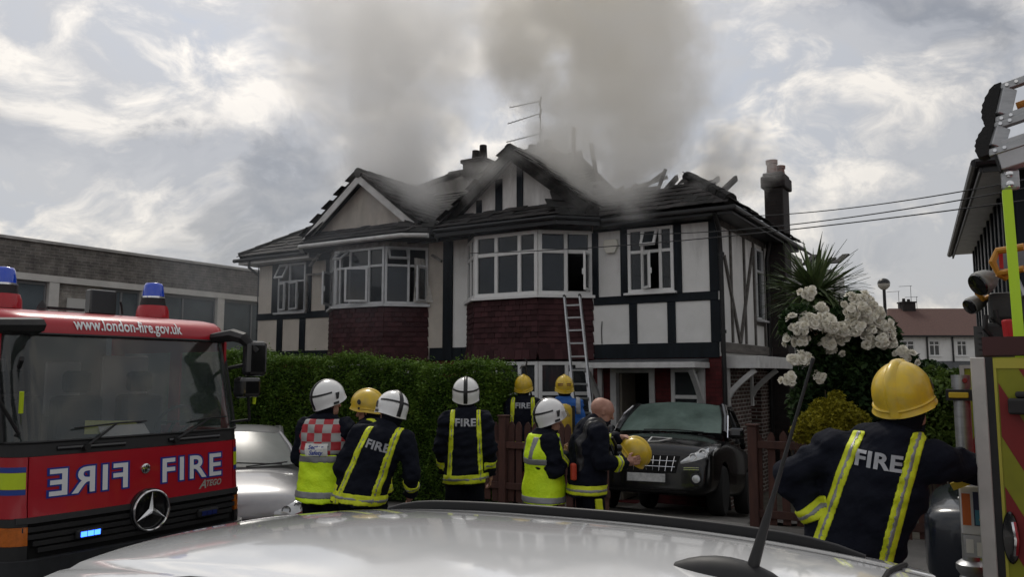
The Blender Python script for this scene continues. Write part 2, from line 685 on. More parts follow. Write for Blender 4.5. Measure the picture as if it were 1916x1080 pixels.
def window(house, O, A, N, w, h, cols, top, fm, gm, opens={}, fw=.05, sill=None, label=None, missing=()):
    """frame with lights; cols: relative widths, top: height of the upper lights (0 = none).
    opens: {(col,row): (kind, angle)}; kind L/R = side hung, T = top hung"""
    f = frame_fn(O, A, N)
    fr = MB()
    s = sum(cols)
    xs = [0]
    for c in cols:
        xs.append(xs[-1] + c / s * w)
    d0, d1 = -.04, .035
    fbox(fr, f, 0, w, d0, d1, 0, fw)
    fbox(fr, f, 0, w, d0, d1, h - fw, h)
    for i, x in enumerate(xs):
        x0 = min(max(x - fw / 2, 0), w - fw)
        fbox(fr, f, x0, x0 + fw, d0, d1 + .002, fw, h - fw)
    if top:
        for i in range(len(cols)):
            a0 = xs[i] + (fw if i == 0 else fw / 2)
            a1 = xs[i + 1] - (fw if i == len(cols) - 1 else fw / 2)
            fbox(fr, f, a0, a1, d0, d1 - .002, h - top - fw / 2, h - top + fw / 2)
    win = fr.build('window', fm, house, bevel=.006, seg=1)
    if label:
        win['label'] = label
    rows = [(fw, h - fw)] if not top else [(fw, h - top - fw / 2), (h - top + fw / 2, h - fw)]
    for i in range(len(cols)):
        a0 = xs[i] + (fw if i == 0 else fw / 2)
        a1 = xs[i + 1] - (fw if i == len(cols) - 1 else fw / 2)
        for r, (z0, z1) in enumerate(rows):
            op = opens.get((i, r))
            if (i, r) in missing:
                continue
            if op is None:
                p = MB()
                fbox(p, f, a0 - .004, a1 + .004, -.012, -.004, z0 - .004, z1 + .004)
                p.build('pane', gm, win)
                continue
            kind, ang = op
            ang = R(ang)
            W_, H_ = a1 - a0, z1 - z0
            cs = MB()
            b = .045

            def g(a, n, z, kind=kind, ang=ang, a0=a0, a1=a1, z1=z1, z0=z0):
                if kind == 'L':
                    return f(a0 + a * math.cos(ang) - n * math.sin(ang), .03 + a * math.sin(ang) + n * math.cos(ang), z0 + z)
                if kind == 'R':
                    a_ = (a1 - a0) - a
                    return f(a1 - a_ * math.cos(ang) + n * math.sin(ang), .03 + a_ * math.sin(ang) + n * math.cos(ang), z0 + z)
                zz = (z1 - z0) - z
                return f(a0 + a, .03 + zz * math.sin(ang) + n * math.cos(ang), z1 - zz * math.cos(ang) + n * math.sin(ang))
            fbox(cs, g, 0, W_, 0, .04, 0, b)
            fbox(cs, g, 0, W_, 0, .04, H_ - b, H_)
            fbox(cs, g, 0, b, 0, .041, b, H_ - b)
            fbox(cs, g, W_ - b, W_, 0, .041, b, H_ - b)
            fbox(cs, g, b - .003, W_ - b + .003, .015, .022, b - .003, H_ - b + .003, 1)
            if kind in 'LR':
                fbox(cs, g, (W_ - b if kind == 'L' else 0) + .01, (W_ if kind == 'L' else b) - .01, -.03, -.001, H_ * .4, H_ * .55)
            cs.build('casement', [fm, gm], win)
    if sill:
        sb = MB()
        fbox(sb, f, -sill, w + sill, -.03, .12, -.05, -.004)
        sb.build('sill', fm, win, bevel=.008, seg=1)
    return win


def tile_mesh(name, wd, ln, th, m, lift=.0, curve=0.):
    mb = MB()
    n = 5 if curve else 2
    P = []
    for j in range(n):
        x = -wd / 2 + wd * j / (n - 1)
        P.append(x)
    bot = [[(x, y, (curve * math.cos(math.pi * x / wd) if curve else 0) + (th * .9 if y < 0 else 0)) for x in P] for y in (-.0001, ln)]
    mb.grid(bot, thick=(0, 0, th))
    me = bpy.data.meshes.new(name)
    me.from_pydata(mb.v, [], mb.f)
    bm = bmesh.new()
    bm.from_mesh(me)
    bmesh.ops.recalc_face_normals(bm, faces=bm.faces)
    bm.to_mesh(me)
    bm.free()
    me.materials.append(m)
    return me


ME_ROOF = tile_mesh('roof_tile', .262, .33, .013, m_tile_roof, curve=.004)
ME_ROOF2 = tile_mesh('roof_tile_moss', .258, .33, .015, m_tile_edge, curve=.005)
ME_HUNG = tile_mesh('hung_tile', .158, .185, .013, m_tile_hung)


def place_tile(me, name, parent, p, A, U, jit=.0, rot=0., off=None):
    A, U = Vector(A).normalized(), Vector(U).normalized()
    N = A.cross(U).normalized()
    mt = Matrix((A, U, N)).transposed().to_4x4()
    q = Vector(p) - Vector(off or (0, 0, 0)) + N * (random.uniform(0, jit)) + U * random.uniform(-jit, jit)
    mt.translation = q
    if rot:
        mt = mt @ Matrix.Rotation(random.gauss(0, rot), 4, 'Z') @ Matrix.Rotation(random.gauss(0, rot), 4, 'X')
    o = bpy.data.objects.new(name, me)
    link(o, parent)
    o.matrix_local = mt
    return o


def tile_plane(parent, p0, A, U, length, rows, keep, pw=.265, gauge=.235, me=None, rot=.01, jit=.008, name='roof_tile'):
    p0, A, U = Vector(p0), Vector(A).normalized(), Vector(U).normalized()
    N = A.cross(U).normalized()
    n = int(length / pw) + 1
    off = OFF.get(parent.name, (0, 0, 0))
    Ut = (U - N * -.07).normalized()       # each course rides on the one below
    for r in range(rows):
        for c in range(-1, n + 1):
            a = (c + (.5 if r % 2 else 0)) * pw + pw / 2
            t = r * gauge
            if not keep(a, t):
                continue
            p = p0 + A * a + U * t + N * .03
            place_tile(me or (ME_ROOF if random.random() < .8 else ME_ROOF2), name, parent, p, A, (U - N * .04), jit, rot, off)


def deck_mat():
    m = mat('roof_deck', (.022, .021, .021), .9, spec=.2, col2=(.036, .033, .031), vscale=6, bump=.6, bscale=22, streak=(1, 1, 4))
    return m


UM = -6.05                                   # party wall
EAVE_Z, EAVE_V = 4.85, -.36
RIDGE_Z, RIDGE_V = 7.55, 4.1
SL = (RIDGE_Z - EAVE_Z) / (RIDGE_V - EAVE_V)


def roofz(v):
    return EAVE_Z + (v - EAVE_V) * SL


def build_house(left):
    mir = (lambda u: 2 * UM - u) if left else (lambda u: u)
    base_z = -.55
    if left:
        hs = site('semi_detached_house', 'left half of the smoking mock-Tudor house, cream panels and plain cream gable', 'house', 2 * UM, 0, base_z, 'semi-detached pair on fire')
        rend, fm, gm, fas = m_render_l, m_alu, m_glass, m_fascia_w
    else:
        hs = site('semi_detached_house', 'right half of the burning house, white panels, red brick porch and burnt-out roof', 'house', 0, 0, base_z, 'semi-detached pair on fire')
        rend, fm, gm, fas = m_render_r, m_upvc, m_glass, m_fascia_b

    def rng_(a, b):
        a, b = mir(a), mir(b)
        return (a, b) if a < b else (b, a)
    # walls
    mb = MB()
    fw = lambda a, t, z: (a, t, z)
    bo = rng_(-5.42, -2.66)
    wo_ = rng_(-1.76, -.84) if not left else (-11.36, -10.40)
    gap = .012
    u0, u1 = (UM + gap, -.0) if not left else (2 * UM, UM - gap)
    ops = [(bo[0], bo[1], 3.44, 4.74), (wo_[0], wo_[1], 3.42, 4.66)]
    wall_open(mb, u0, u1, 2.2, EAVE_Z - .02, ops, fw, 0, .22)
    mb.build('wall', rend, hs)
    # lower storey
    mb = MB()
    dr, wn = rng_(-2.1, -1.31), rng_(-.94, -.38)
    wall_open(mb, u0, u1, base_z - .1, 2.196, [(bo[0], bo[1], -.1, 2.1), (dr[0], dr[1], base_z + .05, 1.98), (wn[0], wn[1], .35, 1.98)], fw, .0, .22)
    mb.build('lower_wall', m_redbrick, hs)
    # back, party, end walls, floors
    mb = MB()
    DV = 7.2
    mb.box(u0, u1, DV - .22, DV, base_z, EAVE_Z - .02)
    mb.build('rear_wall', rend, hs)
    mb = MB()
    pu = (u0, u0 + .1) if not left else (u1 - .1, u1)
    mb.box(pu[0], pu[1], .225, DV - .225, base_z, EAVE_Z - .02)
    mb.build('party_wall', m_room, hs)
    mb = MB()
    mb.box(min(pu[0], u0) + .11, u1 - .23 if not left else u1 - .11, .23, DV - .23, 2.15, 2.3)
    mb.box(min(pu[0], u0) + .11, u1 - .23 if not left else u1 - .11, .23, DV - .23, 4.78, 4.84)
    mb.build('floor', m_room, hs)
    # inner partition close behind the rooms so the windows look into dark rooms
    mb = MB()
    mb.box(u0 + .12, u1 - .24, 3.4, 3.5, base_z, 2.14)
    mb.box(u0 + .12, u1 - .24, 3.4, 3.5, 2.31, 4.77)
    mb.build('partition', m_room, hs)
    su = 0.0 if not left else 2 * UM
    mb = MB()
    if not left:
        fs = lambda a, t, z: (su - t, a, z)
        wall_open(mb, .222, DV - .222, 2.2, EAVE_Z - .02, [(2.5, 3.08, 3.0, 4.5)], fs, 0, .22)
        mb.build('side_wall', m_render_r, hs)
        mb = MB()
        wall_open(mb, .222, DV - .222, base_z - .1, 2.196, [(1.9, 2.7, -.4, 1.8)], fs, 0, .22)
        mb.build('side_lower_wall', m_wallbrick, hs)
    else:
        mb.box(su, su + .22, .222, DV - .222, base_z - .1, EAVE_Z - .02)
        mb.build('side_wall', rend, hs)

    # black boards on the front, each one a plank of its own
    def board(a0, a1, z0, z1, t=.028, v=0., m=m_timber):
        a0, a1 = (a0, a1) if a0 < a1 else (a1, a0)
        b = MB()
        b.box(a0, a1, v - t, v - .001, z0, z1)
        return b.build('timber_board', m, hs, bevel=.006, seg=1)
    e1 = su
    if not left:
        board(-2.49, -.02, 2.17, 2.45, .030)                # bressummer
        board(-2.49, -.02, 3.215, 3.375, .030)
        board(-2.49, -.02, 4.66, 4.84, .030)
        board(-.165, 0.03, 2.452, 3.213)
        board(-.165, 0.03, 3.377, 4.658)
        board(-.83, -.685, 3.377, 4.658)
        board(-1.915, -1.765, 3.377, 4.658)
        board(-2.52, -2.385, 3.377, 4.658)
        board(-1.75, -1.59, 2.452, 3.213)
        board(-.985, -.825, 2.452, 3.213)
        board(-5.56, -5.40, 2.452, 2.46)
    else:
        board(-12.14, -9.52, 2.17, 2.45, .030)
        board(-12.14, -9.52, 3.25, 3.42, .030)
        board(-12.14, -9.55, 4.66, 4.84, .030)
        board(-12.13, -11.99 - .14, 2.452, 3.248)
        board(-12.10, -12.16, 3.0, 3.01)
        board(-12.13, -12.17 + .06, 3.422, 4.658)
        board(-12.13, -12.18 + .065, 2.46, 2.47)
        board(-11.60, -11.37, 3.422, 4.658)
        board(-10.39, -10.2, 3.422, 4.658)
        board(-9.72, -9.52, 3.422, 4.658)
        board(-11.38, -11.18, 2.452, 3.248)
        board(-10.58, -10.38, 2.452, 3.248)
    # post on the party line
    if not left:
        board(-6.155, -5.90, 2.17, 4.80, .045)
        board(-5.64, -5.50, 2.17, 2.45, .028)
        board(-5.895, -5.645, 2.17, 2.45, .03)
    else:
        board(-6.52, -6.16, 2.17, 2.45, .03)

    # ---- the canted bay
    pts = [(-5.50, 0), (-4.84, -.7), (-3.36, -.7), (-2.54, 0)]
    if left:
        pts = [(mir(u), v) for u, v in reversed(pts)]
    faces = []
    for i in range(3):
        a, b = Vector((*pts[i], 0)), Vector((*pts[i + 1], 0))
        A = (b - a).normalized()
        N = Vector((A.y, -A.x, 0))
        faces.append((a, b, A, N, (b - a).length))
    apron = MB()
    low = MB()
    for a, b, A, N, L in faces:
        f = frame_fn((a.x, a.y, 0), A, N)
        fbox(apron, f, 0, L, -.12, -.008, 2.2, 3.36)
        fbox(low, f, 0, L, -.12, -.008, base_z, .25)
    ap = apron.build('bay_apron', m_tile_hung, hs)
    low.build('bay_base', m_redbrick, hs)
    off = OFF[ap.name]
    for a, b, A, N, L in faces:
        nt_ = max(3, round(L / .163))
        pw = L / nt_
        for r in range(11):
            z = 2.16 + r * .108
            flare = .05 * max(0, 1 - r / 3.0) ** 2
            for c in range(nt_ + (r % 2)):
                t = (c + .5 - (.5 if r % 2 else 0)) * pw
                t = min(max(t, pw * .35), L - pw * .35)
                p = Vector((a.x, a.y, z)) + A * t + N * (.012 + flare)
                place_tile(ME_HUNG, 'hung_tile', ap, p, A, Vector((0, 0, 1)) - N * .09, .004, .008, off)
    # bay windows: upper and lower storey
    if not left:
        spec = [([1, 1], {}), ([1.0, 1.05, .8], {}), ([1.05, 1], {(1, 0): ('R', 62)})]
    else:
        spec = [([1, 1], {(1, 0): ('L', 30)}), ([.34, .62, 1.15, .9], {(0, 0): ('L', 12), (2, 0): ('R', 34), (1, 1): ('T', 52)}),
                ([1.2, 1.0], {(0, 1): ('T', 40), (1, 0): ('R', 46)})]
    for (a, b, A, N, L), (cols, op) in zip(faces, spec):
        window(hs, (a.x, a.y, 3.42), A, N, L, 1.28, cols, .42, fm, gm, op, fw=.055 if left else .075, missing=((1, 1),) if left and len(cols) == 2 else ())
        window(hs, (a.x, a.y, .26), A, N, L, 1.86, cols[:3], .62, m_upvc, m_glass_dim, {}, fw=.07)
    sb, hd = MB(), MB()
    for a, b, A, N, L in faces:
        f = frame_fn((a.x, a.y, 0), A, N)
        fbox(sb, f, -.04, L + .04, -.06, .10, 3.362, 3.416)
        fbox(hd, f, -.01, L + .01, -.10, .02, 4.702, 4.86)
    sb.build('bay_sill', m_upvc if not left else m_alu, hs)
    hd.build('bay_head', m_fascia_b if not left else m_frame_sooty, hs)
    slab = MB()
    for zz in (4.76, 2.14):
        poly = [(p[0], p[1] + .13) for p in pts] + [(pts[3][0], .2), (pts[0][0], .2)]
        slab.prism(poly, lambda x, y, d: (x, y, d), zz, zz + .05)
    slab.build('bay_slab', m_room, hs)
    # curtains inside the bays
    if left:
        cu = MB()
        P = []
        for i in range(9):
            s = i / 8
            P.append([(-6.78 + .34 * t * (1 - s * .8) + .02 * math.sin(t * 22 + s * 3), -.28 + .30 * t, 3.46 + (1.0) * s) for t in lin(0, 1, 14)])
        cu.grid(P)
        cu.build('curtain', m_curtain, hs, smooth=True)
    else:
        for cx, cw in ((-4.7, .16), (-3.1, .2)):
            cu = MB()
            P = [[(cx + cw * t + (.04 * s), -.45 + .03 * math.sin(t * 30) + (.0 if cx < -4 else .12), 3.46 + 1.2 * s) for t in lin(0, 1, 16)] for s in lin(0, 1, 5)]
            cu.grid(P)
            cu.build('curtain', mat('curtain_dark', (.09, .08, .075), .95), hs, smooth=True)
    for k, (a, b, A, N, L) in enumerate(faces):     # net curtains downstairs
        cu = MB()
        f = frame_fn((a.x, a.y, 0), A, N)
        P = [[f(t * L, -.14 + .02 * math.sin(t * L * 55), .3 + 1.78 * s) for t in lin(0.03, .97, 40)] for s in (0, 1)]
        cu.grid(P)
        cu.build('curtain', mat('net_curtain', (.16, .17, .17), .95, vary=.4, vscale=20), hs, smooth=True)

    # ---- pent roof over the bay, gable above it
    gc = -4.05 if not left else mir(-3.95)
    bx = [(-6.04, -.40), (-5.62, -1.02), (-2.78, -1.02), (-2.16, -.40)] if not left else [(mir(-2.02), -.40), (mir(-2.55), -1.02), (mir(-5.60), -1.02), (mir(-6.05) + .0, -.70)]
    rf = MB()
    EZ = 4.885
    top = [(bx[0][0] + .12, -.30), (bx[1][0] + .1, -.46), (bx[2][0] - .1, -.46), (bx[3][0] - .12, -.30)]
    for i in range(3):
        q = [(*bx[i], EZ), (*bx[i + 1], EZ), (*top[i + 1], EZ + .32), (*top[i], EZ + .32)]
        rf.add([*q, *[(x, y, z - .05) for x, y, z in q]], [(0, 1, 2, 3), (7, 6, 5, 4), (0, 4, 5, 1), (1, 5, 6, 2), (2, 6, 7, 3), (3, 7, 4, 0)])
    rf.prism([(x, y) for x, y in bx] + [(bx[3][0], .1), (bx[0][0], .1)], lambda x, y, d: (x, y, d), EZ - .075, EZ - .055)
    roof = rf.build('pent_roof', deck_mat(), hs)
    for i in range(3):
        a, b = Vector((*bx[i], EZ)), Vector((*bx[i + 1], EZ))
        c, d_ = Vector((*top[i], EZ + .32)), Vector((*top[i + 1], EZ + .32))
        A = (b - a).normalized()
        U = ((c + d_) / 2 - (a + b) / 2)
        U = (U - A * U.dot(A)).normalized()
        L = (b - a).length
        tile_plane(roof, a - U * .05, A, U, L, 3, lambda aa, t, L=L: -.02 < aa < L + .02, rot=.03 if not left else .012)
    fa = MB()
    for i in range(3):
        a, b = Vector((*bx[i], 0)), Vector((*bx[i + 1], 0))
        A = (b - a).normalized()
        N = Vector((A.y, -A.x, 0))
        f = frame_fn((a.x, a.y, 0), A, N)
        fbox(fa, f, -.005, (b - a).length + .005, -.02, .012, EZ - .17 if not left else EZ - .10, EZ - .004)
    fa.build('fascia', fas, hs)
    gt = MB()
    gt.tube([(x + (.0), y - .05, EZ - .05) for x, y in bx], .045, 8)
    gt.build('gutter', m_fascia_b if not left else m_fascia_w, hs, smooth=True)

    # gable wall, verge boards, slopes
    gw, g0, g1 = (1.62, 5.12, 6.40) if not left else (1.66, 5.16, 6.45)
    gv = -.40
    gwl = MB()
    gwl.prism([(gc - gw + .12, g0), (gc + gw - .12, g0), (gc, g1 - .1)], lambda a, b, d: (a, d, b), gv, gv + .15)
    gwl.build('gable_wall', rend, hs)
    if not left:
        for a0, a1 in ((-4.54, -4.37), (-4.02, -3.87), (-5.02, -4.88)):
            zt = g1 - .1 - abs((a0 + a1) / 2 - gc) / gw * (g1 - g0) - .06
            board(a0, a1, 5.1, zt, .03, gv)
        board(gc - gw + .2, gc + gw - .2, 5.05, 5.14, .034, gv)
    mg = MB()
    verge = MB()
    vf = gv - .22
    dd = Vector((gw, 0, g1 - g0)).normalized()
    back_v = EAVE_V + (g1 - EAVE_Z) / SL
    for sgn in (-1, 1):
        e = Vector((gc + sgn * (gw + .10), 0, g0 - .07))
        t = Vector((gc, 0, g1))
        n = Vector((sgn * dd.z, 0, dd.x))
        back_e = EAVE_V + (e.z - EAVE_Z) / SL + .05
        q = [(e.x, vf, e.z), (t.x, vf, t.z), (t.x, back_v + .2, t.z), (e.x, back_e, e.z)]
        q2 = [(Vector(p) + n * .07) for p in q]
        mg.add([*q, *q2], [(0, 1, 2, 3), (7, 6, 5, 4), (0, 4, 5, 1), (1, 5, 6, 2), (2, 6, 7, 3), (3, 7, 4, 0)])
        p = [Vector((e.x, 0, e.z - .0)), Vector((t.x, 0, t.z - .0))]
        lo = Vector((0, 0, -.19))
        poly = [(p[0].x, p[0].z), (p[1].x, p[1].z), (p[1].x, p[1].z + lo.z), (p[0].x, p[0].z + lo.z)]
        verge.prism(poly, lambda a, b, d: (a, d, b), vf - .03, vf + .0)
    gr = mg.build('gable_roof', deck_mat(), hs)
    verge.build('verge_board', m_fascia_w if left else m_char, hs)
    for sgn in (-1, 1):
        e = Vector((gc + sgn * (gw + .10), vf - .08, g0 - .07)) + Vector((sgn * dd.z, 0, dd.x)) * .06
        U = Vector((-sgn * dd.x, 0, dd.z))
        A = Vector((0, 1, 0)) if sgn > 0 else Vector((0, -1, 0))
        if sgn < 0:
            e = e + Vector((0, 2.1, 0))
        ln = 2.1
        sl = math.hypot(gw + .1, g1 - g0 + .07)

        def keep(a, t, sgn=sgn, e=e, U=U, A=A):
            if t > sl - .12:
                return False
            p = e + A * a + U * t
            if sgn < 0 and p.y > vf + .35:
                return False
            if p.y < vf - .1 or p.y > 1.9:
                return False
            if p.z < roofz(p.y) - .02:
                return False
            if not left and random.random() < (.08 if t < 1.0 else .2):
                return False
            return True
        tile_plane(gr, e, A, U, ln, int(sl / .235) + 1, keep, rot=.012 if left else .05, jit=.01 if left else .03)
    rd = MB()                                       # ridge tiles of the gable
    for k in range(6):
        v0 = vf - .06 + k * .36
        rd.tube([(gc, v0, g1 + .05), (gc, v0 + .37, g1 + .045)], [.115, .105], 10)
    rd.build('ridge_tile', m_tile_edge, hs, smooth=True)

    # ---- main roof
    hipu = lambda v: (EAVE_V - v) * .86 + .36          # right-hand hip line, u offset from the end wall
    if left:
        mr = MB()
        L0, R0 = 2 * UM - .38, UM - gap
        rl = 2 * UM + 3.5
        q = [(L0, EAVE_V, EAVE_Z), (R0, EAVE_V, EAVE_Z), (R0, RIDGE_V, RIDGE_Z), (rl, RIDGE_V, RIDGE_Z)]
        mr.add([*q, *[(x, y, z - .08) for x, y, z in q]], [(0, 1, 2, 3), (7, 6, 5, 4), (0, 4, 5, 1), (1, 5, 6, 2), (2, 6, 7, 3), (3, 7, 4, 0)])
        q = [(L0, EAVE_V, EAVE_Z), (rl, RIDGE_V, RIDGE_Z), (L0, RIDGE_V * 2 - EAVE_V, EAVE_Z)]
        mr.add([*q, *[(x, y, z - .08) for x, y, z in q]], [(0, 1, 2), (5, 4, 3), (0, 3, 4, 1), (1, 4, 5, 2), (2, 5, 3, 0)])
        b2 = RIDGE_V * 2 - EAVE_V
        q = [(L0, b2, EAVE_Z), (rl, RIDGE_V, RIDGE_Z), (R0, RIDGE_V, RIDGE_Z), (R0, b2, EAVE_Z)]
        mr.add([*q, *[(x, y, z - .08) for x, y, z in q]], [(0, 1, 2, 3), (7, 6, 5, 4), (0, 4, 5, 1), (1, 5, 6, 2), (2, 6, 7, 3), (3, 7, 4, 0)])
        mro = mr.build('main_roof', deck_mat(), hs)
        U = Vector((0, 1, SL)).normalized()

        def keep(a, t):
            u, v = L0 + a, EAVE_V + t * U.y
            if u < L0 + (v - EAVE_V) * .86 - .05:
                return False
            z = roofz(v)
            if abs(u - gc) < gw + .15 and z < g1 + .1:
                return (g1 - g0 + .1) * (1 - abs(u - gc) / (gw + .1)) + g0 - .05 < z
            return u < UM - .15 and not (u > gc and t > 2.4)
        tile_plane(mro, (L0, EAVE_V - .06, EAVE_Z + .0), (1, 0, 0), U, R0 - L0, 15, keep)
        hip = MB()
        for k in range(14):
            s0, s1 = k / 14, (k + 1.05) / 14
            a = Vector((L0, EAVE_V, EAVE_Z + .06)).lerp(Vector((rl, RIDGE_V, RIDGE_Z + .06)), s0)
            b = Vector((L0, EAVE_V, EAVE_Z + .06)).lerp(Vector((rl, RIDGE_V, RIDGE_Z + .06)), min(1, s1))
            hip.tube([a, b], [.10, .085], 8)
        hip.build('hip_tile', m_tile_edge, hs, smooth=True)
        fa = MB()
        fa.box(L0, -9.95, EAVE_V - .012, EAVE_V + .012, EAVE_Z - .16, EAVE_Z - .01)
        fa.box(L0 - .002, L0 + .02, EAVE_V + .013, b2, EAVE_Z - .16, EAVE_Z - .01)
        fa.box(L0 + .021, -9.95, EAVE_V + .013, -.03, EAVE_Z - .16, EAVE_Z - .14)
        fa.build('fascia', m_fascia_w, hs)
        gt = MB()
        gt.tube([(L0 - .12, EAVE_V - .06, EAVE_Z - .06), (-10.0, EAVE_V - .06, EAVE_Z - .05)], .05, 8)
        gt.tube([(-12.02, EAVE_V - .06, EAVE_Z - .08), (-12.02, EAVE_V - .06, EAVE_Z - .26), (-12.06, -.08, EAVE_Z - .42)], .035, 8)
        gt.build('gutter', m_fascia_b, hs, smooth=True)
        # fallen gutter and scorched trim left hanging between window and bay
        hg = MB()
        hg.bar((-10.12, -.16, 4.52), (-9.55, -.30, 4.86), .07, .05)
        hg.bar((-10.27, -.10, 3.40), (-10.27, -.10, 4.30), .03, .05)
        hg.bar((-10.27, -.12, 4.32), (-9.72, -.06, 4.32), .03, .045)
        hg.bar((-6.45, -.06, 4.52), (-6.18, -.06, 4.36), .05, .05)
        hg.build('scorched_trim', m_frame_sooty, hs)
        # narrow window left of the bay
        window(hs, (-11.36, -.0, 3.42), (1, 0, 0), (0, -1, 0), .96, 1.24, [.42, .58], .46, fm, gm,
               {(0, 1): ('T', 28), (0, 0): ('L', 16), (1, 0): ('L', 20)}, fw=.05, sill=.08)
    else:
        # front slope survives in ragged courses only
        mr = MB()
        L0, R0 = UM + gap, .38
        U = Vector((0, 1, SL)).normalized()
        edge = [(-6.0, 4.1), (-5.0, 4.1), (-4.7, 3.4), (-4.4, 2.6), (-3.2, 1.5), (-2.6, .9), (-2.2, .62), (-1.7, .72), (-1.25, .55), (-.9, .85), (-.5, .95)]
        top_ = [(u, v) for u, v in edge] + [(R0 - (.95 - EAVE_V) * .86, .95)]
        poly = [(L0, EAVE_V), (R0, EAVE_V)] + list(reversed(top_))
        mr.prism(poly, lambda a, b, d: (a, b, roofz(b) + d), 0, -.06)
        b2 = RIDGE_V * 2 - EAVE_V
        # right-hand slope: burnt back to the wall plate in places
        hz = lambda u: EAVE_Z + (R0 - u) * SL / .86
        poly = [(R0, EAVE_V), (R0, b2), (R0 - .35, b2 - .4), (R0 - .25, 5.6), (R0 - .55, 4.6), (R0 - .25, 3.0), (R0 - .32, 2.0), (R0 - .5, 1.6), (R0 - .8, 1.1), (R0 - 1.1, .9)]
        mr.prism(poly, lambda a, b, d: (a, b, hz(a) + d), 0, -.06)
        poly = [(L0, RIDGE_V), (-4.8, RIDGE_V), (-4.4, 5.2), (-3.2, 6.4), (-2.5, b2), (L0, b2)]
        mr.prism(poly, lambda a, b, d: (a, b, RIDGE_Z - (b - RIDGE_V) * SL + d), 0, -.06)
        mro = mr.build('main_roof', m_char, hs)

        def keep(a, t):
            u, v = L0 + a, EAVE_V + t * U.y
            if u > R0 - (v - EAVE_V) * .86 + .05:
                return False
            lim = 0
            for (a0, v0), (a1, v1) in zip(edge, edge[1:] + [(.4, .95)]):
                if a0 <= u <= a1:
                    lim = v0 + (v1 - v0) * (u - a0) / (a1 - a0)
            if v > lim + random.uniform(-.25, .15):
                return False
            z = roofz(v)
            if abs(u - gc) < gw + .1 and (g1 - g0 + .1) * (1 - abs(u - gc) / (gw + .1)) + g0 - .05 > z:
                return False
            return not (u < -4.6 and t > 1.6)
        tile_plane(mro, (L0, EAVE_V - .06, EAVE_Z), (1, 0, 0), U, R0 - L0, 14, keep, rot=.03, jit=.012)
        U2 = Vector((-1, 0, SL / .86)).normalized()

        def keep2(a, t):
            v = EAVE_V + a
            if v < EAVE_V + t * .9:
                return False
            if v < 1.3:
                return t < 1.5 and random.random() < .92
            return random.random() < (.75, .45, .2)[min(2, int(t / .235))] and t < .6
        tile_plane(mro, (R0 + .06, EAVE_V, EAVE_Z), (0, 1, 0), U2, 5.2, 7, keep2, rot=.09, jit=.03)
        hip = MB()
        for k in range(5):
            a = Vector((R0, EAVE_V, EAVE_Z + .07)).lerp(Vector((R0 - 3.84, RIDGE_V, RIDGE_Z + .07)), k * .066 + .01)
            b = Vector((R0, EAVE_V, EAVE_Z + .07)).lerp(Vector((R0 - 3.84, RIDGE_V, RIDGE_Z + .07)), (k + 1.1) * .066 + .01)
            hip.tube([a, b], [.125, .11], 10)
        hip.build('hip_tile', m_tile_edge, hs, smooth=True)
        # charred rafters standing out of the fire
        for k in range(11):
            u = -4.3 + k * .42
            v1 = random.uniform(.9, 1.9)
            v0 = random.uniform(.3, .6)
            b = MB()
            b.bar((u, v0, roofz(v0) - .1), (u + random.uniform(-.06, .06), v1, roofz(v1) - .1 - random.uniform(0, .25)), .06, .11)
            b.build('rafter', m_char, hs)
        for k in range(6):
            v = 1.6 + k * .5
            b = MB()
            t1 = random.uniform(.3, .8)
            b.bar((.15, v, EAVE_Z + .05), (.15 - t1, v + random.uniform(-.1, .1), EAVE_Z + .05 + t1 * .75), .05, .10)
            b.build('rafter', m_char, hs)
        for p, q in (((-4.95, 4.0, 7.0), (-4.95, 4.0, 8.3)), ((-3.9, 3.4, 5.9), (-4.4, 3.9, 7.75)), ((-3.4, 2.6, 6.0), (-2.0, 2.9, 6.35)), ((-2.5, 1.6, 5.6), (-1.7, 1.9, 6.2)),
                     ((-1.7, 1.2, 5.4), (-1.45, 1.3, 6.1))):
            b = MB()
            b.bar(p, q, .09, .07)
            b.build('rafter', m_char, hs)
        fa = MB()
        fa.box(-2.15, R0 - .0, EAVE_V - .012, EAVE_V + .012, EAVE_Z - .15, EAVE_Z - .01)
        fa.box(R0 - .02, R0 + .004, EAVE_V + .013, 5.0, EAVE_Z - .15, EAVE_Z - .01)
        fa.box(-2.15, R0 - .021, EAVE_V + .013, -.035, EAVE_Z - .155, EAVE_Z - .135)
        fa.box(.02, R0 - .021, -.034, 5.0, EAVE_Z - .155, EAVE_Z - .135)
        fa.build('fascia', m_fascia_b, hs)
        gt = MB()
        gt.tube([(-2.1, EAVE_V - .06, EAVE_Z - .05), (R0 + .05, EAVE_V - .06, EAVE_Z - .05), (R0 + .06, 5.0, EAVE_Z - .07)], .05, 8)
        gt.build('gutter', m_pipe, hs, smooth=True)
        dp = MB()
        dp.tube([(.07, EAVE_V - .03, EAVE_Z - .1), (.07, -.12, EAVE_Z - .45), (.07, -.08, 4.0), (.09, -.08, base_z)], .042, 10)
        for zz in (1.0, 2.6, 4.0):
            dp.tube([(.08, -.08, zz), (.08, -.08, zz + .06)], .055, 10)
        dp.build('drainpipe', m_pipe, hs, smooth=True)
        dp = MB()
        dp.tube([(.16, 3.2, EAVE_Z - .12), (.07, 3.25, EAVE_Z - .5), (.07, 3.25, base_z)], .045, 10)
        dp.build('drainpipe', m_pipe, hs, smooth=True)
        # upper window right of the bay, casements open
        window(hs, (-1.76, 0, 3.42), (1, 0, 0), (0, -1, 0), .92, 1.24, [.30, .36, .26], .46, m_upvc, m_glass,
               {(1, 1): ('T', 30), (1, 0): ('L', 44)}, fw=.06, sill=.06)
        window(hs, (0, 2.5, 3.0), (0, 1, 0), (1, 0, 0), .58, 1.5, [1], .48, m_alu, m_glass, {}, fw=.05, sill=.04)
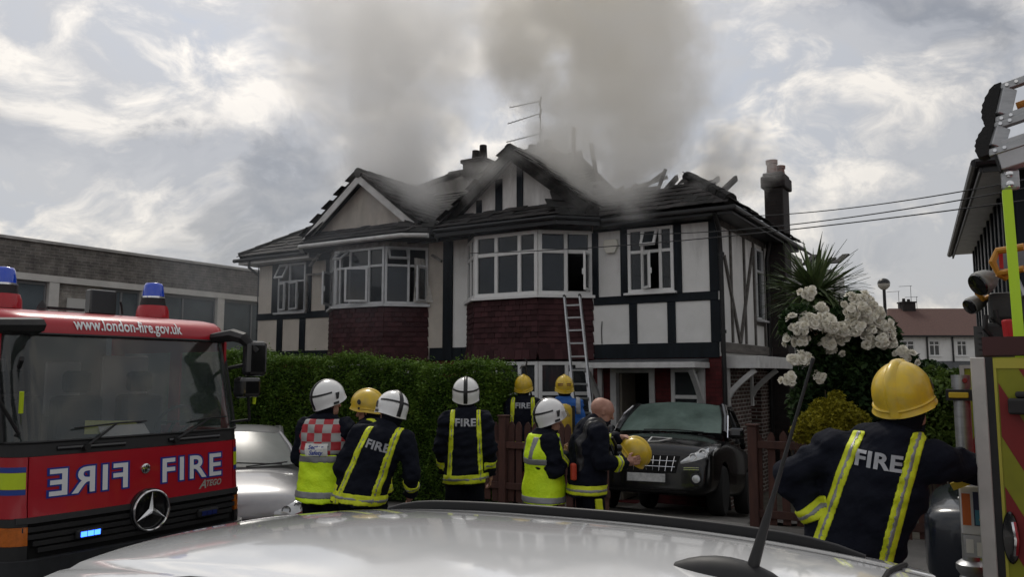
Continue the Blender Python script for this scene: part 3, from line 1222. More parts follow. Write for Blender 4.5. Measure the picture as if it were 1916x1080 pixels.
        # side boards with the crossed braces
        def sboard(p, q, wd, t=.03):
            b = MB()
            p, q = Vector((t / 2 + .001, *p)), Vector((t / 2 + .001, *q))
            b.bar(p, q, wd, t, up=(1, 0, 0))
            return b.build('timber_board', m_timber_side, hs)
        for v, z0, z1 in ((.10, 2.45, 4.7), (.73, 2.46, 4.6), (1.65, 2.46, 4.6), (2.36, 2.46, 4.6), (3.14, 2.46, 4.6)):
            sboard((v, z0), (v, z1), .09, .030)
        sboard((.05, 4.66), (3.3, 4.66), .14, .034)
        sboard((.31, 4.05), (1.20, 2.48), .09, .036)
        sboard((2.30, 4.45), (1.22, 2.48), .09, .040)
        sboard((2.41, 2.93), (3.10, 2.93), .09, .026)
        b = MB()
        b.box(.001, .07, -.02, 3.5, 2.26, 2.45)
        b.build('side_beam', m_wood_grey, hs, bevel=.01, seg=1)
        # side canopy with curved brackets
        cb = MB()
        cb.box(.005, .62, .25, 2.75, 2.10, 2.19)
        cb.box(.58, .625, .2, 2.8, 1.98, 2.20)
        cb.box(.005, .579, .205, .25, 1.98, 2.20)
        cb.box(.005, .40, 2.8, 3.8, 2.0, 2.18)
        cb.build('side_canopy', m_fascia_w, hs, bevel=.006, seg=1)
        for v in (.32, 1.9):
            br = MB()
            arc = [(.02 + .5 * s ** 1.1, v, 1.45 + .5 * s ** .8) for s in lin(0, 1, 8)]
            for p, q in zip(arc[:-1], arc[1:]):
                br.bar(p, q, .07, .09)
            br.box(.004, .05, v - .05, v + .05, 1.25, 2.0)
            br.build('bracket', m_fascia_w, hs)
        # front canopy over the door
        cb = MB()
        P0, P1 = -2.46, -.22
        cb.prism([(-.82, 2.075), (.0, 2.16), (.0, 2.08), (-.82, 2.04)], lambda a, b, d: (d, a, b), P0, P1)
        cb.build('canopy', m_lead, hs)
        fb = MB()
        fb.box(P0 - .02, P1 + .02, -.86, -.825, 1.985, 2.085)
        fb.box(P0 - .02, P0 + .015, -.824, -.03, 1.985, 2.085)
        fb.box(P1 - .015, P1 + .02, -.824, -.03, 1.985, 2.085)
        fb.build('canopy_fascia', m_fascia_w, hs, bevel=.005, seg=1)
        for u in (P0 + .10, P1 - .12):
            br = MB()
            arc = [(u, -.05 - .62 * s ** 1.2, 1.15 + .82 * s ** .75) for s in lin(0, 1, 8)]
            for p, q in zip(arc[:-1], arc[1:]):
                br.bar(p, q, .07, .09, up=(1, 0, 0))
            br.box(u - .045, u + .045, -.075, -.004, .95, 1.98)
            br.build('bracket', m_fascia_w, hs)
        # door opening: frame, the door standing open, hall window
        df = MB()
        df.box(-2.16, -2.04, -.03, .12, base_z, 1.98)
        df.box(-1.37, -1.26, -.03, .12, base_z, 1.98)
        df.box(-2.039, -1.371, -.028, .12, 1.90, 1.98)
        df.build('door_frame', m_fascia_w, hs)
        do = MB()
        do.box(-2.035, -1.99, .13, .80, base_z + .05, 1.88)
        do.build('door', mat('door_paint', (.30, .27, .22), .5, vary=.2), hs)
        window(hs, (-.94, -.0, .35), (1, 0, 0), (0, -1, 0), .56, 1.63, [1], .52, m_upvc, m_glass_dim, {}, fw=.07)
        bl = MB()
        bl.box(-.86, -.46, .10, .11, .45, 1.36)
        bl.build('blind', mat('blind_brown', (.12, .09, .07), .9, vary=.4, vscale=8), hs)
        for dg_, dx_, dz_ in (('1', -.03, .03), ('2', .025, -.02)):
            no = new_obj('house_number', text_mesh(dg_, .11, .004, .004), mat('number_black', (.01, .01, .01), .5), hs)
            no.location = (-2.36 + dx_, -.08, 1.33 + dz_ - base_z)
            no.rotation_euler = (R(90), 0, 0)
        # alarm box, six sided
        al = MB()
        hx = [(-.16, .0), (-.13, .12), (.13, .12), (.16, .0), (.09, -.15), (-.09, -.15)]
        al.prism([(-2.10 + x, 4.37 + z) for x, z in hx], lambda a, b, d: (a, d, b), -.085, -.002)
        al.build('alarm_box', mat('alarm_cream', (.68, .66, .58), .4), hs, bevel=.015)
        cbl = MB()
        cbl.tube([(-2.33, -.015, 2.46), (-2.335, -.015, 2.72), (-2.32, -.02, 2.9)], .008, 6)
        cbl.build('cable', m_pipe, hs)
        # chimney on the side wall
        ch = MB()
        ch.box(.001, .40, 3.48, 4.10, base_z, 5.95)
        ch.box(-.06, .46, 3.43, 4.15, 5.951, 6.22)
        ch.box(-.02, .42, 3.47, 4.11, 6.221, 6.30)
        cho = ch.build('chimney', m_chim, hs, bevel=.02, seg=1)
        for v, u, hgt in ((3.64, .15, .30), (3.92, .25, .22)):
            pt = MB()
            pt.lathe([(.12, 6.30), (.105, 6.30 + hgt * .7), (.13, 6.30 + hgt * .72), (.13, 6.30 + hgt), (.09, 6.30 + hgt), (.08, 6.32)], 14, (u, v, 0))
            pt.build('chimney_pot', mat('terracotta', (.16, .045, .03), .8, vary=.4, vscale=9), cho, smooth=True)
        # rear wing glimpsed behind the chimney
        rw = MB()
        rw.box(.001, 1.0, 5.4, 7.2, base_z, 4.3)
        rw.build('rear_wing', m_render_r, hs)
        window(hs, (.18, 5.4, 2.9), (1, 0, 0), (0, -1, 0), .6, 1.2, [1], .4, m_upvc, m_glass, {}, fw=.06)
        for k in range(9):
            b = MB()
            a = random.uniform(-.1, .5)
            u = .45 + k * .09
            b.bar((u, 5.2, 4.42), (u + .12 * a + .05, 5.9, 4.42 + .35 * a + .15), .16, .03)
            b.build('rafter', m_char, hs)
    return hs


house_r = build_house(False)
house_l = build_house(True)


def big_chimney():
    """the shared stack on the ridge belongs to the right-hand house"""
    ch = MB()
    ch.box(-6.42, -5.62, 3.75, 4.5, 6.6, 7.72)
    ch.box(-6.47, -5.57, 3.70, 4.55, 7.721, 7.84)
    c = ch.build('chimney', m_chim, house_r, bevel=.02, seg=1)
    for u, hgt in ((-6.25, .20), (-5.98, .22), (-5.76, .26)):
        pt = MB()
        pt.lathe([(.13, 7.84), (.115, 7.84 + hgt), (.08, 7.84 + hgt), (.07, 7.86)], 12, (u, 4.1, 0))
        pt.build('chimney_pot', m_chim, c, smooth=True)
    ch = MB()
    ch.box(-8.35, -7.65, 3.8, 4.5, 6.9, 7.75)
    ch.box(-8.40, -7.60, 3.75, 4.55, 7.751, 7.86)
    c = ch.build('chimney', m_chim, house_l, bevel=.02, seg=1)
    for u, hgt in ((-8.1, .3), (-7.85, .42)):
        pt = MB()
        pt.lathe([(.12, 7.86), (.10, 7.86 + hgt), (.07, 7.86 + hgt), (.06, 7.88)], 12, (u, 4.1, 0))
        pt.build('chimney_pot', m_chim, c, smooth=True)
    rd = MB()
    for k in range(14):
        rd.tube([(-9.0 + k * .3, RIDGE_V, RIDGE_Z + .02), (-9.0 + k * .3 + .31, RIDGE_V, RIDGE_Z + .025)], .11, 8)
    rd.build('ridge_tile', m_tile_edge, house_l, smooth=True)


big_chimney()
# TV aerial on the shared stack
ta = site('tv_aerial', 'triple-tier metal aerial mast on the ridge chimney above the smoke', 'aerial', -6.0, 4.1, 7.7)
m_aer = mat('aerial_metal', (.22, .22, .23), .4, .7)
mb = MB()
mb.tube([(-6.0, 4.1, 7.7), (-6.0, 4.1, 9.24)], .018, 8)
mb.build('mast', m_aer, ta)
for z, L, tilt in ((9.2, .92, .02), (8.86, .98, .13), (8.30, 1.02, .08)):
    mb = MB()
    mb.bar((-5.94, 4.05, z + .01), (-6.0 - L, 4.0, z - L * tilt), .018, .018)
    for k in range(9):
        t = k / 8
        x = -6.0 - L * (t * .95) + .02
        zz = z - L * tilt * t
        mb.bar((x, 4.02 - .10, zz + .012), (x, 4.02 + .10, zz + .012), .006, .006)
    mb.bar((-5.99, 4.03, z - .12), (-5.93, 4.03, z + .12), .01, .05)
    mb.build('antenna_array', m_aer, ta)
# ================================================================== vehicles
m_black = mat('black_plastic', (.014, .014, .015), .55, vary=.3, vscale=20)
m_black_gloss = mat('black_gloss', (.008, .008, .009), .15, coat=.5)
m_rubber = mat('tyre_rubber', (.015, .015, .015), .85, bump=.3, bscale=80)
m_alloy = mat('wheel_alloy', (.45, .45, .46), .3, .85)
m_chrome = mat('chrome', (.72, .72, .73), .12, 1.)
m_dark = mat('under_dark', (.006, .006, .006), .95)
m_carglass = mat('car_glass', (.012, .015, .015), .03, spec=.6, alpha=.62)
m_lens = mat('lamp_lens', (.62, .64, .65), .10, .3, coat=1.0, vary=.22, vscale=9)
m_amber = mat('amber_lens', (.55, .14, .015), .2, vary=.35, vscale=26, coat=.6)
m_red = mat('fire_red', (.40, .007, .018), .32, coat=.3, vary=.12, vscale=3)
m_yel = mat('hi_vis_yellow', (.52, .66, .01), .45, vary=.12, vscale=6)
m_blue_band = mat('band_blue', (.012, .045, .26), .4)
m_letter_white = mat('letter_white', (.72, .73, .74), .4)
m_letter_blue = mat('letter_blue', (.01, .03, .25), .4)
m_seat = mat('cab_seat', (.07, .073, .078), .9, bump=.3, bscale=50)
m_beacon = mat('beacon_blue', (.004, .045, .42), .12, coat=.8, spec=.6, emit=.12)
m_led = mat('led_blue', (.03, .12, 1.0), .3, emit=6.0)
m_steel = mat('brushed_alloy', (.42, .43, .44), .38, .8, vary=.25, vscale=6, streak=(1, 1, 8))
m_paper = mat('paper_white', (.75, .75, .72), .8)


def wheel(parent, x, y, r, wd, out):
    """tyre with a rim; out = +1/-1 side the hub faces"""
    t = MB()
    t.lathe([(r * .62, -wd / 2), (r * .93, -wd / 2), (r, -wd * .33), (r, wd * .33), (r * .93, wd / 2), (r * .62, wd / 2)], 28, (x, y, r), 'y')
    ty = t.build('wheel', m_rubber, parent, smooth=True, angle=35)
    rm = MB()
    yo = y + out * wd * .36
    rm.lathe([(r * .64, y - out * wd * .2), (r * .64, yo + out * .02), (r * .58, yo + out * .02), (r * .55, yo - out * .03), (r * .1, yo - out * .035)], 28, (x, 0, r), 'y')
    for k in range(7):
        a = 2 * math.pi * k / 7
        p = Vector((x + math.cos(a) * r * .08, yo + out * .0, r + math.sin(a) * r * .08))
        q = Vector((x + math.cos(a) * r * .58, yo - out * .002, r + math.sin(a) * r * .58))
        rm.bar(p, q, .055, .03, up=(0, 1, 0))
    rm.build('rim', m_alloy, ty, smooth=True, angle=30)
    return ty


def vehicle(name, label, cat, u, v, z, rz, pitch=0., group=None):
    o = thing(name, label, cat, u, v, z, rz, group)
    if pitch:
        o.rotation_mode = 'XYZ'
        m = Matrix.Rotation(TH + rz, 4, 'Z') @ Matrix.Rotation(-pitch, 4, 'Y')
        o.rotation_euler = m.to_euler()
    return o


def car_body(root, st, paint, axles, wr, arch_y):
    """lofted lower body with wheel arches cut out; st: (x, halfwidth, zbottom, zshoulder, ztop)"""
    rows = []
    for x, hw, zb, zs, zt in st:
        half = [(0, zb), (hw * .80, zb), (hw * .97, zb + .05), (hw, zb + (zs - zb) * .45), (hw * .985, zs - .06), (hw * .95, zs), (hw * .80, zs + (zt - zs) * .55), (hw * .45, zt - (zt - zs) * .10), (0, zt)]
        ring = [(x, y, zz) for y, zz in half] + [(x, -y, zz) for y, zz in reversed(half[1:-1])]
        rows.append(ring)
    mb = MB()
    mb.grid(rows, closed=True)
    n = len(rows[0])
    mb.f.append(tuple(range(n)))
    mb.f.append(tuple(reversed(range((len(rows) - 1) * n, len(rows) * n))))
    mb.m += [0, 0]
    b = mb.build('body', paint, root, smooth=True, angle=180, sub=2)
    bake(b)
    cut = MB()
    for ax in axles:
        for s in (-1, 1):
            cut.lathe([(wr * 1.14, s * (arch_y - .42)), (wr * 1.14, s * (arch_y + .4))], 32, (ax, 0, wr * 1.02), 'y')
    co = cut.build('cutter', m_dark, root)
    bo = b.modifiers.new('cut', 'BOOLEAN')
    bo.operation = 'DIFFERENCE'
    bo.object = co
    bo.solver = 'EXACT'
    bake(b)
    bpy.data.objects.remove(co)
    b.data.polygons.foreach_set('use_smooth', [True] * len(b.data.polygons))
    b.data.set_sharp_from_angle(angle=R(35))
    return b


def greenhouse(root, cowl, head, rear, tail, hb, hr, paint, glass, roof=True, bow=.10, crown=.045, pil=.07, side=None, mid=.5):
    """cowl, head, rear, tail: (x, z) points of the cabin outline; hb, hr: half width at belt and roof"""
    def sec(p, q, w0, w1, n=7, m=9, bow0=bow, bow1=bow * .6, cr0=.0, cr1=crown):
        P = []
        for i in range(n):
            s = i / (n - 1)
            row = []
            for j in range(m):
                t = -1 + 2 * j / (m - 1)
                hw = w0 + (w1 - w0) * s
                x = p[0] + (q[0] - p[0]) * s - (bow0 + (bow1 - bow0) * s) * t * t * (1 if q[0] < p[0] else -1)
                zz = p[1] + (q[1] - p[1]) * s + .02 * math.sin(s * math.pi) - (cr0 + (cr1 - cr0) * s) * t * t
                row.append((x, t * hw, zz))
            P.append(row)
        return P
    ws = sec(cowl, head, hb * .93, hr * .97)
    g = MB()
    g.grid(ws)
    wso = g.build('windscreen', glass, root, smooth=True, angle=180)
    rw = sec(tail, rear, hb * .88, hr * .95)
    g = MB()
    g.grid(rw)
    g.build('rear_window', m_carglass, root, smooth=True, angle=180)
    # roof
    if roof:
        P = []
        n = 14
        for i in range(n):
            s = i / (n - 1)
            x = head[0] + (rear[0] - head[0]) * s
            zz = head[1] + (rear[1] - head[1]) * s + .045 * math.sin(s * math.pi)
            row = []
            for j in range(13):
                t = -1 + 2 * j / 12
                xx = x - bow * .6 * t * t * (1 - s) + bow * .6 * t * t * s
                row.append((xx, t * hr * (1 + .05 * math.sin(s * math.pi)), zz - crown * abs(t) ** 2.2 - (.03 if abs(t) > .99 else 0)))
            P.append(row)
        g = MB()
        g.grid(P, thick=(0, 0, -.03))
        g.build('roof', paint, root, smooth=True, angle=60)
    for s in (-1, 1):
        A0 = Vector(ws[0][0 if s < 0 else -1])
        A1 = Vector(ws[-1][0 if s < 0 else -1])
        C1 = Vector(rw[-1][0 if s < 0 else -1])
        C0 = Vector(rw[0][0 if s < 0 else -1])
        for a, b in ((A0, A1), (C0, C1)):
            p = MB()
            mid_ = (a + b) / 2 + Vector((0, s * .02, .02))
            p.tube([a, mid_, b], pil * .6, 8)
            p.build('pillar', paint, root, smooth=True)
        # side glass between the pillars, split by the door pillar
        base0, base1 = Vector((A0.x - .04, s * hb * .97, A0.z - .05)), Vector((C0.x + .05, s * hb * .97, C0.z + .0))
        top0, top1 = A1 + Vector((-.03, s * .015, -.03)), C1 + Vector((.03, s * .015, -.03))
        def pt(a, h):
            return base0.lerp(base1, a).lerp(top0.lerp(top1, a), h) + Vector((0, s * .03 * math.sin(h * math.pi), 0))
        for a0, a1 in ((.02, mid - .015), (mid + .015, .97)):
            g = MB()
            g.grid([[pt(a0 + (a1 - a0) * i / 6, h) for i in range(7)] for h in lin(0, 1, 5)])
            g.build('side_window', m_carglass, root, smooth=True, angle=180)
        p = MB()
        p.tube([pt(mid, -.02), pt(mid, .5), pt(mid, 1.0)], .035, 6)
        p.build('pillar', m_black, root)
        p = MB()
        p.tube([top0 + Vector((0, 0, .03)), top0.lerp(top1, .5) + Vector((0, s * .03, .065)), top1 + Vector((0, 0, .03))], .035, 8)
        p.build('roof_side_rail', paint, root, smooth=True)
    return ws


def interior(root, x0, x1, hw, zf, zs, zh):
    mb = MB()
    mb.box(x1, x0, -hw, hw, zf, zs)
    mb.build('cabin_floor', m_dark, root)
    for y in (-hw * .5, hw * .5):
        for xx in (x0 - .55, x1 + .45):
            s = MB()
            s.box(xx - .10, xx + .04, y - .24, y + .24, zs - .1, zs + .22)
            s.box(xx - .08, xx + .0, y - .13, y + .13, zs + .24, zs + .38)
            s.build('seat', m_seat, root, bevel=.04)


def front_of(body):
    bv = BVHTree.FromPolygons([v.co for v in body.data.vertices], [p.vertices for p in body.data.polygons])

    def f(y, z, off=.006):
        h = bv.ray_cast(Vector((4, y, z)), Vector((-1, 0, 0)))
        return (h[0].x if h[0] is not None else 1.5) + off
    return f


# ---- black SUV on the drive
m_blackpaint = mat('paint_black', (.006, .006, .007), .22, coat=.35, spec=.4, vary=.4, vscale=3, rvar=.08)
suv = vehicle('parked_car', 'black SUV with chrome grille parked nose-out on the drive under the porch', 'car', -.13, -2.03, -.245, R(-90 + 8), R(8.2))
st = [(-1.95, .66, .50, .86, .98), (-1.90, .80, .36, .98, 1.06), (-1.7, .88, .28, 1.03, 1.12), (-1.1, .91, .25, 1.05, 1.12), (-.2, .92, .24, 1.04, 1.12), (.5, .92, .24, 1.02, 1.15),
      (.85, .915, .24, 1.0, 1.16), (1.25, .905, .25, .97, 1.09), (1.6, .895, .25, .93, 1.03), (1.82, .88, .25, .86, .97), (1.93, .855, .26, .78, .90), (1.985, .81, .28, .70, .80), (2.005, .76, .30, .62, .70), (2.01, .70, .33, .56, .62)]
AX = [1.12, -1.38]
bsuv = car_body(suv, st, m_blackpaint, AX, .345, .82)
for ax in AX:
    for s in (-1, 1):
        wheel(suv, ax, s * .80, .345, .22, s)
m_fogglass = mat('fogged_glass', (.16, .23, .20), .35, col2=(.05, .085, .07), vscale=2.2, spec=.5, alpha=.9)
greenhouse(suv, (.80, 1.17), (.02, 1.69), (-1.35, 1.69), (-1.88, 1.10), .87, .69, m_blackpaint, m_fogglass, bow=.16, pil=.075, mid=.48)
interior(suv, .75, -1.7, .72, .3, .95, 1.5)
fsuv = front_of(bsuv)
for s in (-1, 1):
    h = MB()      # swept-back headlamp
    P = []
    for i in range(7):
        a = i / 6
        row = []
        for j in range(5):
            b = j / 4
            y = .46 + .395 * a
            zz = (.655 + .13 * a ** 1.4) + (.035 + .155 * a ** .8) * b
            row.append((fsuv(y, zz, .010 + .012 * math.sin(b * math.pi)), s * y, zz))
        P.append(row)
    h.grid(P, thick=(-.03, 0, 0))
    ho = h.build('headlight', m_lens, suv, smooth=True, angle=60)
    r = MB()
    for yy, rr in ((.62, .050), (.74, .062)):
        xx = fsuv(yy, .745 + (yy - .6) * .45, .016)
        r.lathe([(rr, xx - .02), (rr, xx + .012), (rr * .8, xx + .012), (rr * .4, xx - .01)], 18, (0, s * yy, .745 + (yy - .6) * .45), 'x')
    r.build('lamp_ring', m_chrome, ho, smooth=True)
    fg = MB()
    xf_ = fsuv(.665, .47, 0)
    fg.lathe([(.078, xf_ - .06), (.078, xf_ + .012), (.06, xf_ + .016), (.055, xf_ - .01)], 20, (0, s * .665, .47), 'x')
    fo = fg.build('fog_lamp', m_black, suv, smooth=True)
    fl = MB()
    fl.lathe([(.057, xf_ - .004), (.052, xf_ + .018), (.02, xf_ + .024)], 16, (0, s * .665, .47), 'x')
    fl.build('lens', m_lens, fo, smooth=True)
    tr = MB()
    for zz in (.585, .61):
        tr.bar((fsuv(.50, zz), s * .50, zz), (fsuv(.70, zz), s * .70, zz + .005), .012, .010)
    tr.build('trim', m_chrome, suv)
    mi = MB()
    mi.box(.50, .66, s * .98 - .11, s * .98 + .11, 1.10, 1.26)
    mo = mi.build('mirror', m_black_gloss, suv, bevel=.05, seg=3)
    ar = MB()
    ar.bar((.60, s * .86, 1.10), (.60, s * .93, 1.14), .06, .05)
    ar.build('arm', m_black, mo)
    ag = MB()
    ag.tube([(.70, s * .872, 1.10), (.30, s * .815, 1.46), (.0, s * .745, 1.62), (-.5, s * .74, 1.66)], .011, 6)
    ag.build('window_trim', m_chrome, suv)
g = MB()
gy = lambda y, zt: (fsuv(abs(y) * (.88 + .12 * zt), .53 + .23 * zt, .006), y * (.88 + .12 * zt), .53 + .23 * zt)
P = [[gy(y, zt) for y in lin(-.45, .45, 9)] for zt in lin(0, 1, 5)]
g.grid(P, thick=(-.03, 0, 0))
gr = g.build('grille', m_dark, suv)
sl = MB()
for y in lin(-.38, .38, 9):
    sl.tube([Vector(gy(y, t)) + Vector((.008, 0, 0)) for t in (.1, .5, .95)], .0065, 6)
for t in (.35, .68):
    sl.tube([Vector(gy(y, t)) + Vector((.008, 0, 0)) for y in lin(-.42, .42, 9)], .006, 6)
sl.build('grille_bar', m_chrome, gr)
pl = MB()
pl.box(2.018, 2.028, -.26, .26, .405, .515)
plo = pl.build('number_plate', mat('plate_white', (.60, .61, .60), .45, col2=(.36, .37, .37), vscale=16), suv, bevel=.01, seg=1)
pb = MB()
pb.box(1.985, 2.017, -.275, .275, .395, .525)
pb.build('plate_surround', m_black, plo)
lb = MB()
lb.box(1.93, 2.0, -.55, .55, .27, .385)
lb.build('lower_grille', m_dark, suv, bevel=.02)
wp = MB()
wp.tube([(.84, .55, 1.165), (.80, .1, 1.195), (.81, -.35, 1.185)], .009, 6)
wp.tube([(.86, -.1, 1.165), (.815, -.62, 1.16)], .009, 6)
wp.build('wiper', m_black, suv)
# folded placard lying on the bonnet
bvs = BVHTree.FromPolygons([v.co for v in bsuv.data.vertices], [p.vertices for p in bsuv.data.polygons])


def bonnet(x, y, off=.008):
    h = bvs.ray_cast(Vector((x, y, 3)), Vector((0, 0, -1)))
    return Vector((x, y, h[0].z + off))


sg = MB()
qs = [bonnet(1.86, -.02), bonnet(1.84, .12), bonnet(1.66, .26), bonnet(1.64, -.02)]
sg.add(qs, [(0, 1, 2, 3)])
sgo = sg.build('placard', m_dark, None)
sgo.matrix_world = Matrix.Translation(suv.location) @ suv.rotation_euler.to_matrix().to_4x4()
tag(sgo, 'small black placard with white border lying on the SUV bonnet', 'placard')
bd = MB()
for p, q in zip(qs, qs[1:] + qs[:1]):
    bd.bar(p, q, .022, .012)
bd.build('placard_border', m_paper, sgo)

# ---- silver car behind the fire engine
m_silver = mat('paint_silver', (.30, .30, .31), .3, .35, coat=.8, vary=.1)
slv = vehicle('parked_car', 'silver hatchback parked at the kerb, its nose showing beside the fire engine', 'car', -5.0, -6.45, -.36, R(-38.5))
st = [(-1.98, .60, .50, .80, .90), (-1.92, .74, .36, .90, .98), (-1.6, .83, .26, .95, 1.02), (-.9, .86, .23, .96, 1.02), (0, .87, .22, .95, 1.03), (.65, .87, .22, .93, 1.04),
      (1.0, .865, .22, .90, 1.02), (1.35, .85, .23, .86, .96), (1.68, .83, .24, .79, .88), (1.86, .80, .25, .70, .80), (1.95, .75, .27, .60, .70), (1.99, .69, .30, .54, .60), (2.0, .62, .34, .50, .54)]
AX = [1.2, -1.3]
bslv = car_body(slv, st, m_silver, AX, .31, .78)
for ax in AX:
    for s in (-1, 1):
        wheel(slv, ax, s * .76, .31, .20, s)
greenhouse(slv, (.98, 1.03), (.22, 1.44), (-1.0, 1.46), (-1.75, 1.0), .82, .60, m_silver, mat('hazy_glass', (.17, .19, .18), .25, vary=.3, vscale=2, spec=.6, alpha=.85), bow=.20, pil=.05)
interior(slv, .6, -1.5, .68, .3, .85, 1.35)
fslv = front_of(bslv)
for s in (-1, 1):
    h = MB()
    P = []
    for i in range(8):
        a = i / 7
        row = []
        for j in range(5):
            b = j / 4
            yy, zz = .40 + .385 * a, .50 + .10 * a + (.10 + .055 * a) * b
            row.append((fslv(yy, zz, .012), s * yy, zz))
        P.append(row)
    h.grid(P, thick=(-.03, 0, 0))
    ho = h.build('headlight', m_lens, slv, smooth=True, angle=60)
    r = MB()
    x1_, x2_ = fslv(.54, .61, .018), fslv(.68, .645, .018)
    r.lathe([(.055, x1_ - .05), (.055, x1_), (.04, x1_), (.03, x1_ - .03)], 16, (0, s * .54, .61), 'x')
    r.lathe([(.05, x2_ - .05), (.05, x2_), (.036, x2_), (.02, x2_ - .03)], 16, (0, s * .68, .645), 'x')
    r.build('lamp_ring', m_chrome, ho, smooth=True)
    rd = MB()
    rd.tube([(fslv(.40 + .385 * a, .49 + .10 * a, .01), s * (.40 + .385 * a), .49 + .10 * a) for a in lin(0, 1, 6)], .010, 6)
    rd.build('lamp_edge', mat('lamp_red', (.2, .03, .03), .3), ho)
wp = MB()
wp.tube([(1.0, .55, 1.055), (.95, .0, 1.085), (.98, -.5, 1.07)], .010, 6)
wp.tube([(1.05, .1, 1.045), (.93, .62, 1.075)], .010, 6)
wp.build('wiper', m_black, slv)
g = MB()
g.box(1.95, 2.005, -.35, .35, .42, .54)
g.build('grille', m_black, slv, bevel=.02)

# ---- white car in front of the camera
m_white = mat('paint_white', (.80, .81, .82), .09, coat=1.0, vary=.05, vscale=3, rvar=.05)
wc = vehicle('parked_car', 'white hatchback in the foreground seen across its glossy roof and black roof rail', 'car', 2.95, -12.48, 0, R(180))
st = [(-2.08, .62, .50, .86, .94), (-2.02, .76, .36, .92, 1.0), (-1.7, .84, .26, .95, 1.0), (-.9, .87, .23, .95, 1.0), (0, .875, .22, .94, 1.0), (.8, .875, .22, .92, 1.0),
      (1.2, .865, .22, .89, .97), (1.6, .85, .23, .85, .92), (1.9, .80, .25, .78, .85), (2.06, .72, .28, .66, .74), (2.12, .6, .36, .56, .62)]
AX = [1.32, -1.28]
car_body(wc, st, m_white, AX, .31, .79)
for ax in AX:
    for s in (-1, 1):
        wheel(wc, ax, s * .77, .31, .2, s)
greenhouse(wc, (1.45, .99), (.66, 1.385), (-1.22, 1.385), (-1.86, 1.0), .82, .60, m_white, m_carglass, roof=False, bow=.12, crown=.05, pil=.06)
interior(wc, .8, -1.5, .68, .3, .85, 1.3)


def roofz_white(x, y):
    t = abs(y) / .66
    s = (x + .14) / .96
    return 1.462 - .052 * t ** 2.3 - .052 * abs(s) ** 2.6 - .02 * s


P = []
for i in range(40):
    x = .84 - 2.12 * i / 39
    row = []
    for j in range(41):
        y = -.66 + 1.32 * j / 40
        xx = x + (-.12 * (y / .62) ** 2 if x > 0 else .10 * (y / .62) ** 2) * min(1, abs(x + .2) / .9) ** 2
        row.append((xx, y, roofz_white(xx, y) - (.012 * math.exp(-((abs(y) - .505) / .012) ** 2))))
    P.append(row)
g = MB()
g.grid(P, thick=(0, 0, -.02))
rfw = g.build('roof', m_white, wc, smooth=True, angle=60)
for s in (-1, 1):
    r = MB()
    pts = []
    for k in range(25):
        t = k / 24
        x = (.58 - 1.62 * t) if s < 0 else (.26 - 1.30 * t)
        lift = .022 * min(1, t / .10, (1 - t) / .10) ** .6
        pts.append((x, s * .585, roofz_white(x, .585) + lift - .002))
    r.tube(pts, .011, 8)
    r2 = [(p[0], p[1], p[2]) for p in pts]
    for p, q in zip(r2[1:-2], r2[2:-1]):
        a, b = Vector(p), Vector(q)
        r.add([a + Vector((0, -.010, -.032)), b + Vector((0, -.010, -.032)), b + Vector((0, -.010, .004)), a + Vector((0, -.010, .004)),
               a + Vector((0, .010, -.032)), b + Vector((0, .010, -.032)), b + Vector((0, .010, .004)), a + Vector((0, .010, .004))],
              [(0, 1, 2, 3), (7, 6, 5, 4), (0, 4, 5, 1), (3, 2, 6, 7)])
    r.build('roof_rail', mat('rail_black', (.008, .008, .009), .45, spec=.3), wc, smooth=True, angle=50)
an = MB()
az = roofz_white(-.85, 0)
an_p = []
for i in range(9):
    s = i / 8
    an_p.append([(-.735 - .24 * s, math.sin(a) * .042 * math.sin(math.pi * min(1, s * .92 + .08)) ** .5, az - .012 + .048 * math.sin(math.pi * min(1, s * .85 + .12)) ** .7 * max(0, math.cos(a))) for a in lin(-math.pi / 2, math.pi / 2, 11)])
an.grid(an_p)
ant = an.build('aerial_base', m_black, wc, smooth=True, angle=180)
rod = MB()
b0 = Vector((-.905, 0, az + .02))
dirv = Vector((-.30, .03, .93)).normalized()
rod.tube([b0, b0 + dirv * .10, b0 + dirv * .16, b0 + dirv * .30, b0 + dirv * .45], [.013, .0088, .0052, .0036, .0031], 10)
rod.tube([b0 + dirv * .45, b0 + dirv * .462], .0042, 8)
rod.build('aerial_rod', m_black, ant, smooth=True)
sm = MB()
sm.tube([(-1.13 + .02 * (y / .6) ** 2 - .10 * max(0, abs(y) - .35), y, roofz_white(-1.13, y) + .004) for y in lin(-.60, .60, 25)], .007, 6)
sm.build('tailgate_seam', m_dark, wc)

# ---- fire engine on the left: cab seen from the front
fe = vehicle('fire_engine', 'red fire engine with blue beacons and mirrored lettering across its flat front', 'fire engine', -2.66, -9.45, -.07, 0)
KS = .935


def xprof(z):
    pts = [(.0, -.02), (.45, .04), (.78, .02), (.82, .0), (1.34, -.03), (1.45, -.05), (2.47, -.32), (2.52, -.325), (2.58, -.345), (2.63, -.385), (2.68, -.48), (2.715, -.68), (2.745, -1.05), (2.76, -1.6)]
    for (z0, x0), (z1, x1) in zip(pts, pts[1:]):
        if z <= z1:
            return x0 + (x1 - x0) * (z - z0) / (z1 - z0)
    return pts[-1][1]


HWC, RC = 1.28, .22


def cab_pt(t, z, off=0., hw=HWC):
    """t in -1..1 runs round the front of the cab from side to side"""
    L1 = hw - RC
    arc = RC * math.pi / 2
    s = t * (L1 + arc)
    if abs(s) <= L1:
        return Vector((xprof(z) + off - .04 * (s / L1) ** 2, s, z))
    a = (abs(s) - L1) / RC
    sg_ = 1 if s > 0 else -1
    return Vector((xprof(z) - .04 - RC + (RC + off) * math.cos(a), sg_ * (L1 + (RC + off) * math.sin(a)), z))


def sc(p):
    return (p[0] * KS, p[1] * KS, p[2] * KS)


